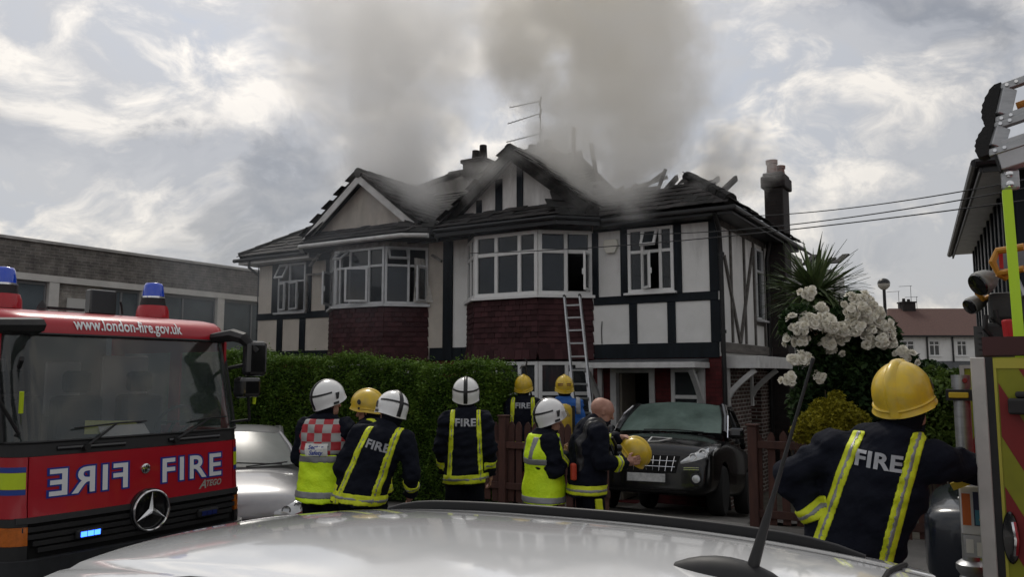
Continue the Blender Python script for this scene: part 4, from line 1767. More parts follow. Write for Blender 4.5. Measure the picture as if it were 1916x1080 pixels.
def strip(t0, t1, z0, z1, off=0., nt_=28, nz=6, thick=-.03):
    mb = MB()
    P = [[sc(cab_pt(t, z, off)) for t in lin(t0, t1, nt_)] for z in lin(z0, z1, nz)]
    mb.grid(P, thick=(thick, 0, 0))
    return mb


TS = .80                                      # seam position of the front flap
strip(-TS + .004, TS - .004, .80, 1.335).build('front_panel', m_red, fe, smooth=True, angle=50)
for s in (-1, 1):
    a, b = (TS + .004, 1.0) if s > 0 else (-1.0, -TS - .004)
    cp = strip(a, b, .80, 1.335, nt_=12)
    cpo = cp.build('corner_panel', m_red, fe, smooth=True, angle=50)
    a2, b2 = (TS + .012, 1.0) if s > 0 else (-1.0, -TS - .012)
    strip(a2, b2, 1.055, 1.20, .003, 10, 2, -.004).build('band_yellow', m_yel, cpo, smooth=True)
    strip(a2, b2, 1.203, 1.25, .003, 10, 2, -.004).build('band_blue', m_blue_band, cpo, smooth=True)
    strip(a2, b2, 1.005, 1.052, .003, 10, 2, -.004).build('band_blue', m_blue_band, cpo, smooth=True)
cw = strip(-1, 1, 1.338, 1.46, -.004)
cw.build('cowl', m_black, fe, smooth=True, angle=50)
for y in (-.55, .60):
    v_ = MB()
    p0, p1 = Vector((.0, y - .33, 1.395)), Vector((.0, y + .33, 1.395))
    v_.tube([sc((xprof(1.395) + .0 - .04 * (yy / .97) ** 2, yy, 1.395)) for yy in lin(y - .33, y + .33, 6)], .022, 8)
    v_.build('vent', m_black_gloss, fe)
m_screen = mat('cab_glass', (.085, .11, .105), .02, spec=.9, alpha=.36, coat=.8, vary=.8, vscale=1.1)  # reflections and haze painted into the tint as paler mottling
strip(-.95, .95, 1.462, 2.462, -.01, 30, 8, -.01).build('windscreen', m_screen, fe, smooth=True, angle=60)
gk = MB()
gk.tube([sc(cab_pt(t, 2.465, .0)) for t in lin(-.97, .97, 30)], .014, 6)
gk.tube([sc(cab_pt(t, 1.463, .004)) for t in lin(-.97, .97, 30)], .012, 6)
for s in (-.965, .965):
    gk.tube([sc(cab_pt(s, z, .0)) for z in lin(1.46, 2.47, 8)], .035, 8)
gk.build('screen_seal', m_black, fe, smooth=True)
# roof cap
mb = MB()
P = []
zs_ = [2.475, 2.52, 2.55, 2.58, 2.605, 2.63, 2.655, 2.68, 2.70, 2.715, 2.735]
for z in zs_:
    P.append([sc(cab_pt(t, z, 0.)) for t in lin(-1, 1, 40)])
back = []
for t in lin(-1, 1, 40):
    p = cab_pt(t, 2.735)
    back.append(sc((-2.7, p[1], 2.75)))
mids = [sc(((p[0] / KS - 2.7) / 2, p[1] / KS, 2.765)) for p in P[-1]]
P += [mids, back]
mb.grid(P, thick=(0, 0, -.02))
mb.build('cab_roof', m_red, fe, smooth=True, angle=70)
# sides
for s in (-1, 1):
    mb = MB()
    y0, y1 = (HWC - .03, HWC) if s > 0 else (-HWC, -HWC + .03)
    xs0 = -.27
    fy = lambda a, t, z: sc((-a, t, z))
    wall_open(mb, .44, 2.7, .55, 2.55, [(.45, 1.25, 1.45, 2.35), (1.45, 2.45, 1.45, 2.35)], fy, y0, y1)
    zz_ = lin(.55, 2.55, 22)
    poly = [(.44, z) for z in (2.55, .55)] + [(-(xprof(z) - .04 - RC) - .0, z) for z in zz_ if -(xprof(z) - .04 - RC) < .44]
    mb.prism(poly, lambda a, b, d: sc((-a, d, b)), y0, y1)
    mb.build('cab_side', m_red, fe)
    for a0, a1 in ((.44, 1.26), (1.44, 2.46)):
        g = MB()
        ym = (y0 + y1) / 2
        g.box(-a1 * KS, -a0 * KS, (ym - .004) * KS, (ym + .004) * KS, 1.44 * KS, 2.36 * KS)
        g.build('side_window', m_screen, fe)
mb = MB()
mb.box(-2.7 * KS, -2.66 * KS, -1.15 * KS, 1.15 * KS, .5 * KS, 2.74 * KS)
mb.build('cab_rear_wall', mat('cab_trim', (.26, .27, .27), .8), fe)
mb = MB()
mb.box(-2.65 * KS, -.10 * KS, -1.15 * KS, 1.15 * KS, .55 * KS, .95 * KS)
mb.build('cab_floor', m_dark, fe)
mb = MB()
mb.box(-.62 * KS, -.09 * KS, -1.12 * KS, 1.12 * KS, 1.2 * KS, 1.43 * KS)
mb.build('dashboard', mat('dash_grey', (.035, .037, .04), .8, bump=.2), fe, bevel=.05)
for y in (-.7, -.05, .7):
    mb = MB()
    mb.box(-1.32 * KS, -1.12 * KS, (y - .26) * KS, (y + .26) * KS, .95 * KS, 1.85 * KS)
    so = mb.build('seat', m_seat, fe, bevel=.05)
    mb = MB()
    mb.box(-1.30 * KS, -1.17 * KS, (y - .15) * KS, (y + .15) * KS, 1.88 * KS, 2.12 * KS)
    mb.build('headrest', m_seat, so, bevel=.05)
for y0, y1, z0, z1 in ((-.95, -.62, 1.65, 2.25), (-.2, .2, 1.62, 2.22), (.45, 1.05, 1.5, 2.3)):  # pale boards added in place of bright far windows and reflections
    mb = MB()
    mb.box(-1.62 * KS, -1.58 * KS, y0 * KS, y1 * KS, z0 * KS, z1 * KS)
    mb.build('window_light_board', mat('window_light_pale', (.8, .82, .82), .6), fe, bevel=.02)
sw = MB()
N_ = 24
cx, cyy, cz = -.55, .70, 1.55
ring = []
for k in range(N_ + 1):
    a = 2 * math.pi * k / N_
    ring.append(sc((cx + .18 * math.sin(a) * .7, cyy + .22 * math.cos(a), cz + .18 * math.sin(a))))
sw.tube(ring, .016, 8)
sw.bar(ring[0], ring[N_ // 2], .03, .02)
sw.bar(ring[N_ // 4 * 3], sc((cx, cyy, cz)), .03, .02)
sw.build('steering_wheel', m_black, fe, smooth=True)
pp = MB()
pp.add([sc((-.12, -.42, 1.47)), sc((-.14, .12, 1.47)), sc((-.22, .10, 1.57)), sc((-.22, -.40, 1.57))], [(0, 1, 2, 3)])
po = pp.build('paper_sheet', m_paper, None)
po.parent = None
po.matrix_world = Matrix.Translation(fe.location) @ Matrix.Rotation(TH, 4, 'Z')
tag(po, 'white and yellow papers lying on the fire engine dashboard', 'paper')
py_ = MB()
py_.add([sc((-.20, -.55, 1.50)), sc((-.17, .05, 1.48)), sc((-.25, .02, 1.60)), sc((-.28, -.50, 1.63))], [(0, 1, 2, 3)])
py_.build('yellow_sheet', mat('paper_yellow', (.6, .62, .2), .8), po)
# wipers
for yb, ye, yl, yr in ((-.62, -.30, -.72, .02), (.35, .80, .55, 1.02)):
    w_ = MB()
    a = cab_pt(yb / (HWC - RC + RC * 1.57), 1.40, .03)
    b = Vector((xprof(1.60) + .03, ye, 1.60))
    w_.tube([sc(a), sc(b)], [.016, .009], 8)
    w_.tube([sc((xprof(1.60) + .02, yl, 1.575)), sc((xprof(1.60) + .035, ye, 1.60)), sc((xprof(1.60) + .02, yr, 1.605))], .008, 6)
    w_.lathe([(.03, .0), (.03, .05)], 10, sc((xprof(1.39) - .02, yb, 1.39)), 'x')
    w_.build('wiper', m_black, fe, smooth=True)
# grille with slats
strip(-.86, .86, .42, .79, -.03, 24, 3).build('grille_back', m_dark, fe)
for k, z in enumerate((.775, .70, .635, .575, .515)):
    strip(-.86 + .03 * k, .86 - .03 * k, z - .022, z + (.02 if k else .03), .012 if k else .02, 24, 2, -.04).build('grille_slat', m_black, fe, smooth=True, angle=40)
bp = strip(-1, 1, .10, .44, .06, 30, 4, -.1)
bp.build('bumper', mat('bumper_grey', (.03, .032, .035), .6, vary=.3, vscale=8), fe, smooth=True, angle=50)
for s in (-1, 1):
    a, b = (.80, 1.0) if s > 0 else (-1.0, -.80)
    strip(a, b, .565, .725, .01, 10, 3, -.05).build('indicator', m_amber, fe, smooth=True, angle=50)
    strip(a, b, .44, .562, .005, 10, 2, -.05).build('corner_trim', m_black, fe)
    strip(a, b, .728, .797, .002, 10, 2, -.05).build('corner_trim', m_black, fe)
for y, lit in ((-.60, True), (.72, False)):
    mb = MB()
    x0 = xprof(.6) + .0
    mb.box(x0 * KS, (x0 + .05) * KS, (y - .13) * KS, (y + .13) * KS, .555 * KS, .645 * KS)
    lo = mb.build('strobe_light', m_black, fe, bevel=.02)
    for k in range(3):
        mb = MB()
        yy = y - .065 + k * .065
        mb.box((x0 + .0505) * KS, (x0 + .056) * KS, (yy - .028) * KS, (yy + .028) * KS, .577 * KS, .623 * KS)
        mb.build('diode', m_led if lit else mat('led_off', (.01, .02, .12), .3), lo)
# star in a ring
em = MB()
ec = Vector((xprof(.72) + .055, .03, .72))
N_ = 40
em.tube([sc(ec + Vector((0, .195 * math.cos(2 * math.pi * k / N_), .195 * math.sin(2 * math.pi * k / N_)))) for k in range(N_ + 1)], .0115, 8)
for k in range(3):
    a = R(90 + 120 * k)
    tip = ec + Vector((0, .188 * math.cos(a), .188 * math.sin(a)))
    for sgn in (-1, 1):
        b = a + sgn * R(60)
        inn = ec + Vector((0, .036 * math.cos(b), .036 * math.sin(b)))
        em.add([sc(ec + Vector((.024, 0, 0))), sc(tip), sc(inn)], [(0, 1, 2)])
        em.add([sc(ec - Vector((.004, 0, 0))), sc(inn), sc(tip)], [(0, 1, 2)])
emo = em.build('star_emblem', m_chrome, fe, smooth=True, angle=20, fix=False)
eb = MB()
eb.lathe([(.215, ec.x - .075), (.215, ec.x - .03), (.19, ec.x - .022)], 40, (0, ec.y, ec.z), 'x')
eb.v = [sc(p) for p in eb.v]
eb.build('emblem_backing', m_black_gloss, emo, smooth=True, angle=30)
sb_ = MB()
sb_.lathe([(.052, xprof(1.12) - .02), (.05, xprof(1.12) + .012), (.035, xprof(1.12) + .018)], 24, (0, .0, 1.13), 'x')
sb_.v = [sc(p) for p in sb_.v]
sb_.build('lock_badge', m_chrome, fe, smooth=True, angle=30)
# lettering


def letters(name, s, size, y, z, m, off, bold=0., mirror=False, spacing=1.0, parent=fe, x=None, shear=0., fit=None, tilt=None, front=xprof):
    me = text_mesh(s, 1.0, bold / size, 0., 'CENTER', spacing, shear)
    co = np.empty(len(me.vertices) * 3, dtype=np.float32)
    me.vertices.foreach_get('co', co)
    co = co.reshape(-1, 3)
    co = co * size
    x0, x1 = co[:, 0].min(), co[:, 0].max()
    cxm = (x0 + x1) / 2
    k = (fit / (x1 - x0)) if fit else 1.0
    bm = bmesh.new()
    me.vertices.foreach_set('co', co.ravel())
    bm.from_mesh(me)
    y0_, y1_ = co[:, 1].min(), co[:, 1].max()
    for i in range(1, 8):
        bmesh.ops.bisect_plane(bm, geom=bm.verts[:] + bm.edges[:] + bm.faces[:], plane_co=(0, y0_ + (y1_ - y0_) * i / 8, 0), plane_no=(0, 1, 0))
    for vtx in bm.verts:
        yy = (vtx.co.x - cxm) * k * (-1 if mirror else 1) + y
        zz = vtx.co.y + z
        xx = front(zz) - .04 * (yy / (HWC - RC)) ** 2 + off
        vtx.co = Vector(sc((xx, yy, zz)))
    bmesh.ops.recalc_face_normals(bm, faces=bm.faces)
    bm.to_mesh(me)
    bm.free()
    return new_obj(name, me, m, parent)


for y, mir_ in ((.57, False), (-.57, True)):
    a = letters('lettering', 'FIRE', .335, y, .975, m_letter_blue, .004, .022, mir_, 1.16, fit=.80)
    letters('lettering_face', 'FIRE', .335, y, .975, m_letter_white, .008, .006, mir_, 1.16, fit=.755, parent=a)
m_badge = mat('badge_silver', (.42, .41, .37), .4, .3)
lt_ = letters('lettering', 'A', .125, .69, .852, m_badge, .010, .003, False, 1.0, fit=.10, shear=.35)
letters('lettering_small', 'TEGO', .088, .845, .868, m_badge, .010, .003, False, 1.0, fit=.205, shear=.25, parent=lt_)
letters('website_lettering', 'www.london-fire.gov.uk', .165, -.02, 2.525, m_letter_white, .012, .0035, False, 1.02, fit=1.22)
# beacons, roof box, small aerials
for s in (-1, 1):
    cx_, cy_ = -1.28 * KS, s * .86 * KS
    BZ = -.105
    b_ = MB()
    b_.lathe([(.175, 2.70), (.17, 2.78), (.15, 2.84)], 24, (cx_, cy_, BZ - .02), 'z')
    bo_ = b_.build('beacon', m_red, fe, smooth=True, angle=50)
    b_ = MB()
    b_.lathe([(.148, 2.785), (.125, 2.90), (.125, 2.915)], 24, (cx_, cy_, BZ - .01), 'z')
    b_.build('beacon_base', m_black, bo_, smooth=True, angle=50)
    b_ = MB()
    b_.lathe([(.128, 2.906), (.128, 2.925)], 24, (cx_, cy_, BZ), 'z')
    b_.build('beacon_ring', m_chrome, bo_, smooth=True, angle=50)
    b_ = MB()
    b_.lathe([(.116, 2.926), (.112, 2.98), (.10, 3.05), (.085, 3.075), (.03, 3.085)], 24, (cx_, cy_, BZ), 'z')
    b_.build('beacon_dome', m_beacon, bo_, smooth=True, angle=60)
rb = MB()
rb.box(-.90, -.80, -.16, .12, 2.55, 2.80)
rb.build('roof_box', m_black_gloss, fe, bevel=.015)
ra = MB()
ra.bar((-.85, -.55, 2.585), (-.85, -.2, 2.585), .05, .025)
ra.lathe([(.05, 2.57), (.03, 2.62), (.012, 2.65)], 10, (-.86, -.60, 0))
ra.build('roof_aerial', m_black, fe)
ra = MB()
ra.tube([(-.85, .22, 2.57), (-.85, .205, 2.66), (-.85, .19, 2.70)], .012, 6)
ra.build('roof_aerial', m_black, fe)
# mirrors on both sides
for s in (-1, 1):
    ar = MB()
    dm = -.19 if s > 0 else .5
    ar.tube([sc((-.38, s * 1.02, 2.50)), sc((-.10, s * 1.10, 2.53)), sc((.10, s * (1.26 + dm), 2.49)), sc((.16, s * (1.40 + dm), 2.34))], [.05, .07, .065, .04], 8)
    ar.tube([sc((.08, s * (1.33 + dm), 2.3)), sc((.05, s * (1.30 + dm * .5), 1.98)), sc((.02, s * 1.27, 1.55))], .016, 8)
    ar.tube([sc((.02, s * 1.27, 1.56)), sc((-.2, s * 1.19, 1.53))], .014, 8)
    ar.tube([sc((.06, s * 1.31, 2.22)), sc((-.25, s * 1.17, 2.15))], .02, 8)
    ao = ar.build('mirror_arm', m_black, fe, smooth=True)
    for z0, z1, wd, dep in ((2.06, 2.46, .15, .06), (1.82, 2.05, .14, .09)):
        mh = MB()
        yc = s * ((1.42 if z0 > 2 else 1.30) + dm)
        mh.box((.06) * KS, (.06 + dep * 2) * KS, (yc - wd) * KS, (yc + wd) * KS, z0 * KS, z1 * KS)
        mh.build('mirror_head', m_black_gloss, ao, bevel=.045, seg=3)
    yl = MB()
    yl.tube([sc((.075, s * 1.30, 1.93)), sc((.06, s * 1.29, 1.74))], .018, 8)
    yl.build('marker', m_yel, ao)
# rear body
mb = MB()
mb.box(-7.6, -2.62, -1.17, 1.17, .55, 2.5)
mb.build('equipment_body', m_red, fe, bevel=.03)
for s in (-1, 1):
    for k in range(3):
        mb = MB()
        x0 = -4.2 - k * 1.15
        y0 = s * 1.175
        for j in range(16):
            mb.box(x0, x0 + 1.05, y0 - .012, y0 + .012, .75 + j * .115, .75 + j * .115 + .108)
        mb.build('locker_shutter', m_steel, fe)
for ax in (-1.1, -5.2):
    for s in (-1, 1):
        wheel(fe, ax, s * .98, .42, .28, s)
# ================================================================== people
def surface_net(F, o, h):
    """naive surface nets: F<0 inside; returns verts, quads"""
    s = F < 0
    nx, ny, nz = F.shape
    c = np.zeros((nx - 1, ny - 1, nz - 1), dtype=np.int8)
    corners = [(i, j, k) for i in (0, 1) for j in (0, 1) for k in (0, 1)]
    for i, j, k in corners:
        c += s[i:nx - 1 + i, j:ny - 1 + j, k:nz - 1 + k]
    act = (c > 0) & (c < 8)
    idx = np.argwhere(act)
    if len(idx) == 0:
        return np.zeros((0, 3)), np.zeros((0, 4), int)
    acc = np.zeros((len(idx), 3))
    cnt = np.zeros(len(idx))
    I, J, K = idx.T
    for a in range(8):
        for b in range(a + 1, 8):
            da = np.array(corners[a])
            db = np.array(corners[b])
            if np.abs(da - db).sum() != 1:
                continue
            fa = F[I + da[0], J + da[1], K + da[2]]
            fb = F[I + db[0], J + db[1], K + db[2]]
            cr = (fa < 0) != (fb < 0)
            t = np.where(cr, fa / np.where(cr, fa - fb, 1), 0)
            p = da + (db - da) * t[:, None]
            acc += p * cr[:, None]
            cnt += cr
    V = (idx + acc / cnt[:, None]) * h + np.array(o)
    vid = -np.ones(act.shape, dtype=np.int64)
    vid[I, J, K] = np.arange(len(idx))
    Q = []
    for ax in range(3):
        sl0 = [slice(None)] * 3
        sl1 = [slice(None)] * 3
        sl0[ax] = slice(0, -1)
        sl1[ax] = slice(1, None)
        cr = s[tuple(sl0)] != s[tuple(sl1)]
        fl = s[tuple(sl0)]
        e = np.argwhere(cr)
        b, d = [x for x in range(3) if x != ax]
        ok = (e[:, b] > 0) & (e[:, d] > 0) & (e[:, b] < F.shape[b] - 1) & (e[:, d] < F.shape[d] - 1)
        e = e[ok]
        def at(ob, od):
            q = e.copy()
            q[:, b] += ob
            q[:, d] += od
            return vid[q[:, 0], q[:, 1], q[:, 2]]
        q = np.stack([at(-1, -1), at(0, -1), at(0, 0), at(-1, 0)], 1)
        inside = fl[e[:, 0], e[:, 1], e[:, 2]]
        flip = inside if ax != 1 else ~inside
        q[~flip] = q[~flip][:, ::-1]
        Q.append(q)
    Q = np.concatenate(Q)
    Q = Q[(Q >= 0).all(1)]
    return V, Q


class Field:
    def __init__(self, lo, hi, h):
        self.h = h
        self.o = np.array(lo, dtype=float)
        n = np.ceil((np.array(hi) - self.o) / h).astype(int) + 1
        ax = [self.o[i] + h * np.arange(n[i]) for i in range(3)]
        self.X, self.Y, self.Z = np.meshgrid(*ax, indexing='ij')
        self.F = np.full(self.X.shape, 9.0)

    def cone(self, a, b, ra, rb, ky=1.0, kx=1.0, raw=False):
        a, b = np.array(a, float), np.array(b, float)
        ba = b - a
        L2 = max(ba @ ba, 1e-9)
        px, py, pz = self.X - a[0], self.Y - a[1], self.Z - a[2]
        t = np.clip((px * ba[0] + py * ba[1] + pz * ba[2]) / L2, 0, 1)
        dx, dy, dz = (px - t * ba[0]) / kx, (py - t * ba[1]) / ky, pz - t * ba[2]
        return np.sqrt(dx * dx + dy * dy + dz * dz) - (ra + (rb - ra) * t)

    def ball(self, c, r, k=(1, 1, 1)):
        return np.sqrt(((self.X - c[0]) / k[0]) ** 2 + ((self.Y - c[1]) / k[1]) ** 2 + ((self.Z - c[2]) / k[2]) ** 2) - r

    def join(self, d, k=.03):
        h = np.clip(.5 + .5 * (self.F - d) / k, 0, 1)
        self.F = self.F + (d - self.F) * h - k * h * (1 - h)
        return self

    def cut(self, d, k=.01):
        self.F = np.maximum(self.F, -d)
        return self

    def net(self):
        return surface_net(self.F, self.o, self.h)


def folds(f, amp, seed, fr=1.0):
    r = np.random.default_rng(seed)
    d = np.zeros_like(f.X)
    for k in range(7):
        w_ = r.normal(0, 1, 3) * np.array([16, 16, 22]) * fr * (1 + k * .25)
        ph = r.uniform(0, 6.28, 2)
        d += np.sin(f.X * w_[0] + f.Y * w_[1] + f.Z * w_[2] + ph[0] + 1.3 * np.sin(f.Z * 9 * fr + f.X * 7 + ph[1])) / (1 + .4 * k)
    return d * amp / 2.2


m_skin = mat('skin', (.40, .22, .16), .55, col2=(.33, .16, .115), vscale=14, bump=.15, bscale=120)
m_navy = mat('tunic_navy', (.006, .007, .013), .85, col2=(.011, .013, .020), vscale=7, bump=.35, bscale=26, spec=.12)
m_trouser = mat('trouser_navy', (.006, .007, .011), .9, spec=.12, vary=.3, vscale=6, bump=.4, bscale=60)
m_band_y = mat('band_lime', (.68, .76, .02), .6, vary=.25, vscale=9, bump=.15, bscale=60)
m_band_s = mat('band_silver', (.27, .275, .28), .4, .2, vary=.2, vscale=14)
m_vest = mat('vest_lime', (.74, .98, .015), .6, col2=(.60, .88, .01), vscale=7, bump=.5, bscale=28)
m_letters = mat('letters_silver', (.34, .35, .37), .5, .1)
m_helm_y = mat('helmet_yellow', (.70, .47, .008), .34, col2=(.50, .36, .06), vscale=13, coat=.25, rvar=.16, detail=9)
m_helm_w = mat('helmet_white', (.74, .74, .73), .22, vary=.08, vscale=6, coat=.6)
m_helm_k = mat('helmet_black', (.012, .012, .013), .4)
m_boot = mat('boot_black', (.01, .01, .01), .5)
m_visor = mat('visor_smoke', (.12, .12, .12), .08, spec=.7, alpha=.28)
m_tunic_blue = mat('tabard_blue', (.012, .10, .38), .7, vary=.2, vscale=8, bump=.4, bscale=30)
m_ba = mat('cylinder_yellow', (.50, .34, .02), .45, vary=.3, vscale=8)


def checker_mat():
    m = bpy.data.materials.new('check_red_silver')
    m.use_nodes = True
    nt = NT(m.node_tree)
    b = m.node_tree.nodes['Principled BSDF']
    b.inputs['Roughness'].default_value = .5
    t = nt.n('ShaderNodeTexCoord')
    mp = nt.n('ShaderNodeMapping')
    mp.inputs['Scale'].default_value = (1, 0, 1)
    mp.inputs['Location'].default_value = (.03, .5, .02)
    nt.l(t.outputs['Object'], mp.inputs[0])
    c = nt.n('ShaderNodeTexChecker')
    c.inputs['Scale'].default_value = 13.5
    c.inputs['Color1'].default_value = (.40, .02, .03, 1)
    c.inputs['Color2'].default_value = (.36, .36, .35, 1)
    nt.l(mp.outputs[0], c.inputs['Vector'])
    nt.l(c.outputs[0], b.inputs['Base Color'])
    bn = nt.n('ShaderNodeBump')
    bn.inputs['Strength'].default_value = .4
    nt.l(nt.noise(t.outputs['Object'], 18, 4), bn.inputs['Height'])
    nt.l(bn.outputs[0], b.inputs['Normal'])
    return m


m_check = checker_mat()


def relax(V, Q, it=2):
    e = np.concatenate([Q[:, [0, 1]], Q[:, [1, 2]], Q[:, [2, 3]], Q[:, [3, 0]]])
    for _ in range(it):
        acc = np.zeros_like(V)
        cnt = np.zeros(len(V))
        for a, b in ((0, 1), (1, 0)):
            np.add.at(acc, e[:, a], V[e[:, b]])
            np.add.at(cnt, e[:, a], 1)
        V = V * .45 + .55 * acc / np.maximum(cnt, 1)[:, None]
    return V


def emit_mesh(name, parts, m, parent=None):
    """join (V, Q) pairs into one smooth mesh object"""
    Vs, Qs, o = [], [], 0
    for V, Q in parts:
        Vs.append(V)
        Qs.append(Q + o)
        o += len(V)
    me = np_mesh(name, np.concatenate(Vs), np.concatenate(Qs), True)
    return new_obj(name, me, m, parent)


def hand_prims(wr, d, n, thumb, curl=.5, spread=.0):
    """list of cones for a hand at the wrist; d: finger direction, n: palm normal, thumb: side vector towards the thumb"""
    wr, d, n, s = (np.array(x, float) for x in (wr, d, n, thumb))
    d /= np.linalg.norm(d)
    s = s - d * (s @ d)
    s /= np.linalg.norm(s)
    n = np.cross(s, d) * (1 if np.cross(s, d) @ n > 0 else -1)
    out = [(wr - d * .05, wr, .030, .027), (wr, wr + d * .035, .027, .030)]
    for k in (-1, 0, 1):
        out.append((wr + d * .02 + s * k * .022, wr + d * .085 + s * k * .026, .017, .015))
    for i, (off, ln) in enumerate(((.032, .072), (.011, .080), (-.011, .075), (-.031, .058))):
        base = wr + d * .085 + s * off
        c1, c2, c3 = curl * .7, curl * 1.5, curl * 2.1
        p = base
        for frac, c in ((.42, c1), (.32, c2), (.26, c3)):
            v = d * math.cos(c) + n * math.sin(c) + s * spread * off * 4
            q = p + v * ln * frac
            out.append((p, q, .0095, .0082))
            p = q
    tb = wr + d * .025 + s * .032
    t1 = tb + (d * .55 + s * .75 + n * .25) * .038
    t2 = t1 + (d * .9 + s * .15 + n * .35 * (1 + curl)) * .034
    out += [(tb, t1, .0135, .0115), (t1, t2, .0115, .0095)]
    return out


def rotm(yaw, pitch, roll):
    return np.array((Matrix.Rotation(R(yaw), 3, 'Z') @ Matrix.Rotation(R(pitch), 3, 'X') @ Matrix.Rotation(R(roll), 3, 'Y')))


def helmet(parent, c, Rm, style, visor=False, name='helmet'):
    """fire helmet around a head centre; local +Y is the front"""
    mainm = m_helm_y if style == 'yellow' else m_helm_w
    mb = MB()
    na, nr = 48, 16
    cen = np.array(c)

    def tf(p):
        return tuple(cen + Rm @ (np.array(p) * (1.06 if style == 'white' else .99)))
    A, B, C = (.130, .158, .155) if style == 'yellow' else (.128, .150, .150)

    def shell(az, s, off=0.):
        """az: 0 = right, 90 = front; s: 0 top .. 1 rim"""
        fx, fy = math.cos(az), math.sin(az)
        zr = .012 * 0 + (-.062 - .045 * (-fy if fy < 0 else 0) + .060 * (fy if fy > 0 else 0) ** 1.5)
        amax = math.acos(max(-.8, min(1, (zr) / C)))
        a = s * amax
        r = math.sin(a)
        z = C * math.cos(a)
        bulge = 1 + .02 * math.sin(a * 2)
        fl = 0.
        if s > .86:
            k = (s - .86) / .14
            fl = (.020 if style == 'yellow' else .012) * k ** 1.5 * (1.4 if fy < 0 else 1.0)
        x, y = fx * (A * r * bulge + fl + off), fy * (B * r * bulge + fl + off)
        return (x, y, z + off * math.cos(a))
    P = [[tf(shell(2 * math.pi * j / na, i / nr)) for j in range(na)] for i in range(1, nr + 1)]
    mb.grid(P, closed=True)
    mb.add([tf(shell(0, 0))] + P[0], [(0, j + 1, (j + 1) % na + 1) for j in range(na)])
    inner = [[tuple(np.array(tf(shell(2 * math.pi * j / na, s, -.008)))) for j in range(na)] for s in (1.0, .8, .55)]
    mb.grid([P[-1]] + inner, closed=True)
    h = mb.build(name, mainm, parent, smooth=True, angle=60)

    def strip_az(az0, az1, s0, s1, off, m, nm, n=14, k=5):
        g = MB()
        g.grid([[tf(shell(az0 + (az1 - az0) * j / k, s0 + (s1 - s0) * i / n, off)) for j in range(k + 1)] for i in range(n + 1)])
        return g.build(nm, m, h, smooth=True, angle=80)
    # comb over the crown, front to back
    g = MB()
    wdt = .016 if style == 'white' else .020
    off = .004 if style == 'white' else .010
    prof = []
    for s_, az in [(1 - i / 14 * 1.0, -math.pi / 2) for i in range(15)] + [(i / 14, math.pi / 2) for i in range(1, 13)]:
        p = np.array(shell(az, s_ * .96, off))
        q = np.array(shell(az, s_ * .96, -.004))
        prof.append((p, q))
    rows = []
    for p, q in prof:
        rows.append([tf(q + np.array([-wdt * 1.4, 0, 0])), tf(p + np.array([-wdt * .7, 0, 0])), tf(p + np.array([0, 0, .002])), tf(p + np.array([wdt * .7, 0, 0])), tf(q + np.array([wdt * 1.4, 0, 0]))])
    g.grid(rows)
    g.build('comb', m_helm_k if style == 'white' else mainm, h, smooth=True, angle=80)
    if style == 'white':
        for sd in (0, 1):        # band round the shell, ear plates
            a0, a1 = ((-1.45, -.15), (math.pi + .15, math.pi + 1.45))[sd]
            g = MB()
            g.grid([[tf(shell(a0 + (a1 - a0) * j / 12, s_, .003)) for j in range(13)] for s_ in (.60, .625, .65)])
            g.build('band', m_helm_k, h, smooth=True)
        for sd in (1, -1):
            a0 = .12 if sd > 0 else math.pi - .12
            g = MB()
            g.grid([[tf(shell(a0 + sd * .28 * (j / 5 - .3) * (1 - .5 * i / 5), .66 + .18 * i / 5, .005)) for j in range(6)] for i in range(6)])
            g.build('ear_plate', m_helm_k, h, smooth=True)
            g = MB()
            g.grid([[tf(shell(a0 + sd * .34 * (j / 5 - .62), .90 + .07 * i / 3, .006)) for j in range(6)] for i in range(4)])
            g.build('ear_plate', m_helm_k, h, smooth=True)
    else:
        for sd in (1, -1):
            a0 = .2 if sd > 0 else math.pi - .2
            g = MB()
            g.grid([[tf(shell(a0 + sd * .30 * (j / 5 - .4) * (1 - abs(i / 5 - .5)), .60 + .16 * i / 5, .004)) for j in range(6)] for i in range(6)])
            g.build('ear_plate', m_helm_k, h, smooth=True)
            g = MB()
            g.grid([[tf(shell(a0 + sd * .16 * (j / 5 - .2), .84 + .07 * i / 3, .006)) for j in range(6)] for i in range(4)])
            g.build('ear_plate', m_helm_k, h, smooth=True)
        g = MB()                   # moulded rib above the brim
        g.tube([tf(shell(a, .885, .002)) for a in lin(-math.pi - .2, .2, 30)], .007, 6)
        g.build('brim_rib', mainm, h, smooth=True)
    if style == 'bands':
        pass
    if visor:
        g = MB()
        P = []
        for i in range(7):
            z = .03 - .060 * i / 6
            P.append([tf((math.cos(a) * (.132 + .012 * i / 6), math.sin(a) * (.163 + .035 * i / 6), z)) for a in lin(.35, math.pi - .35, 18)])
        g.grid(P)
        g.build('visor', m_visor, h, smooth=True)
    return h


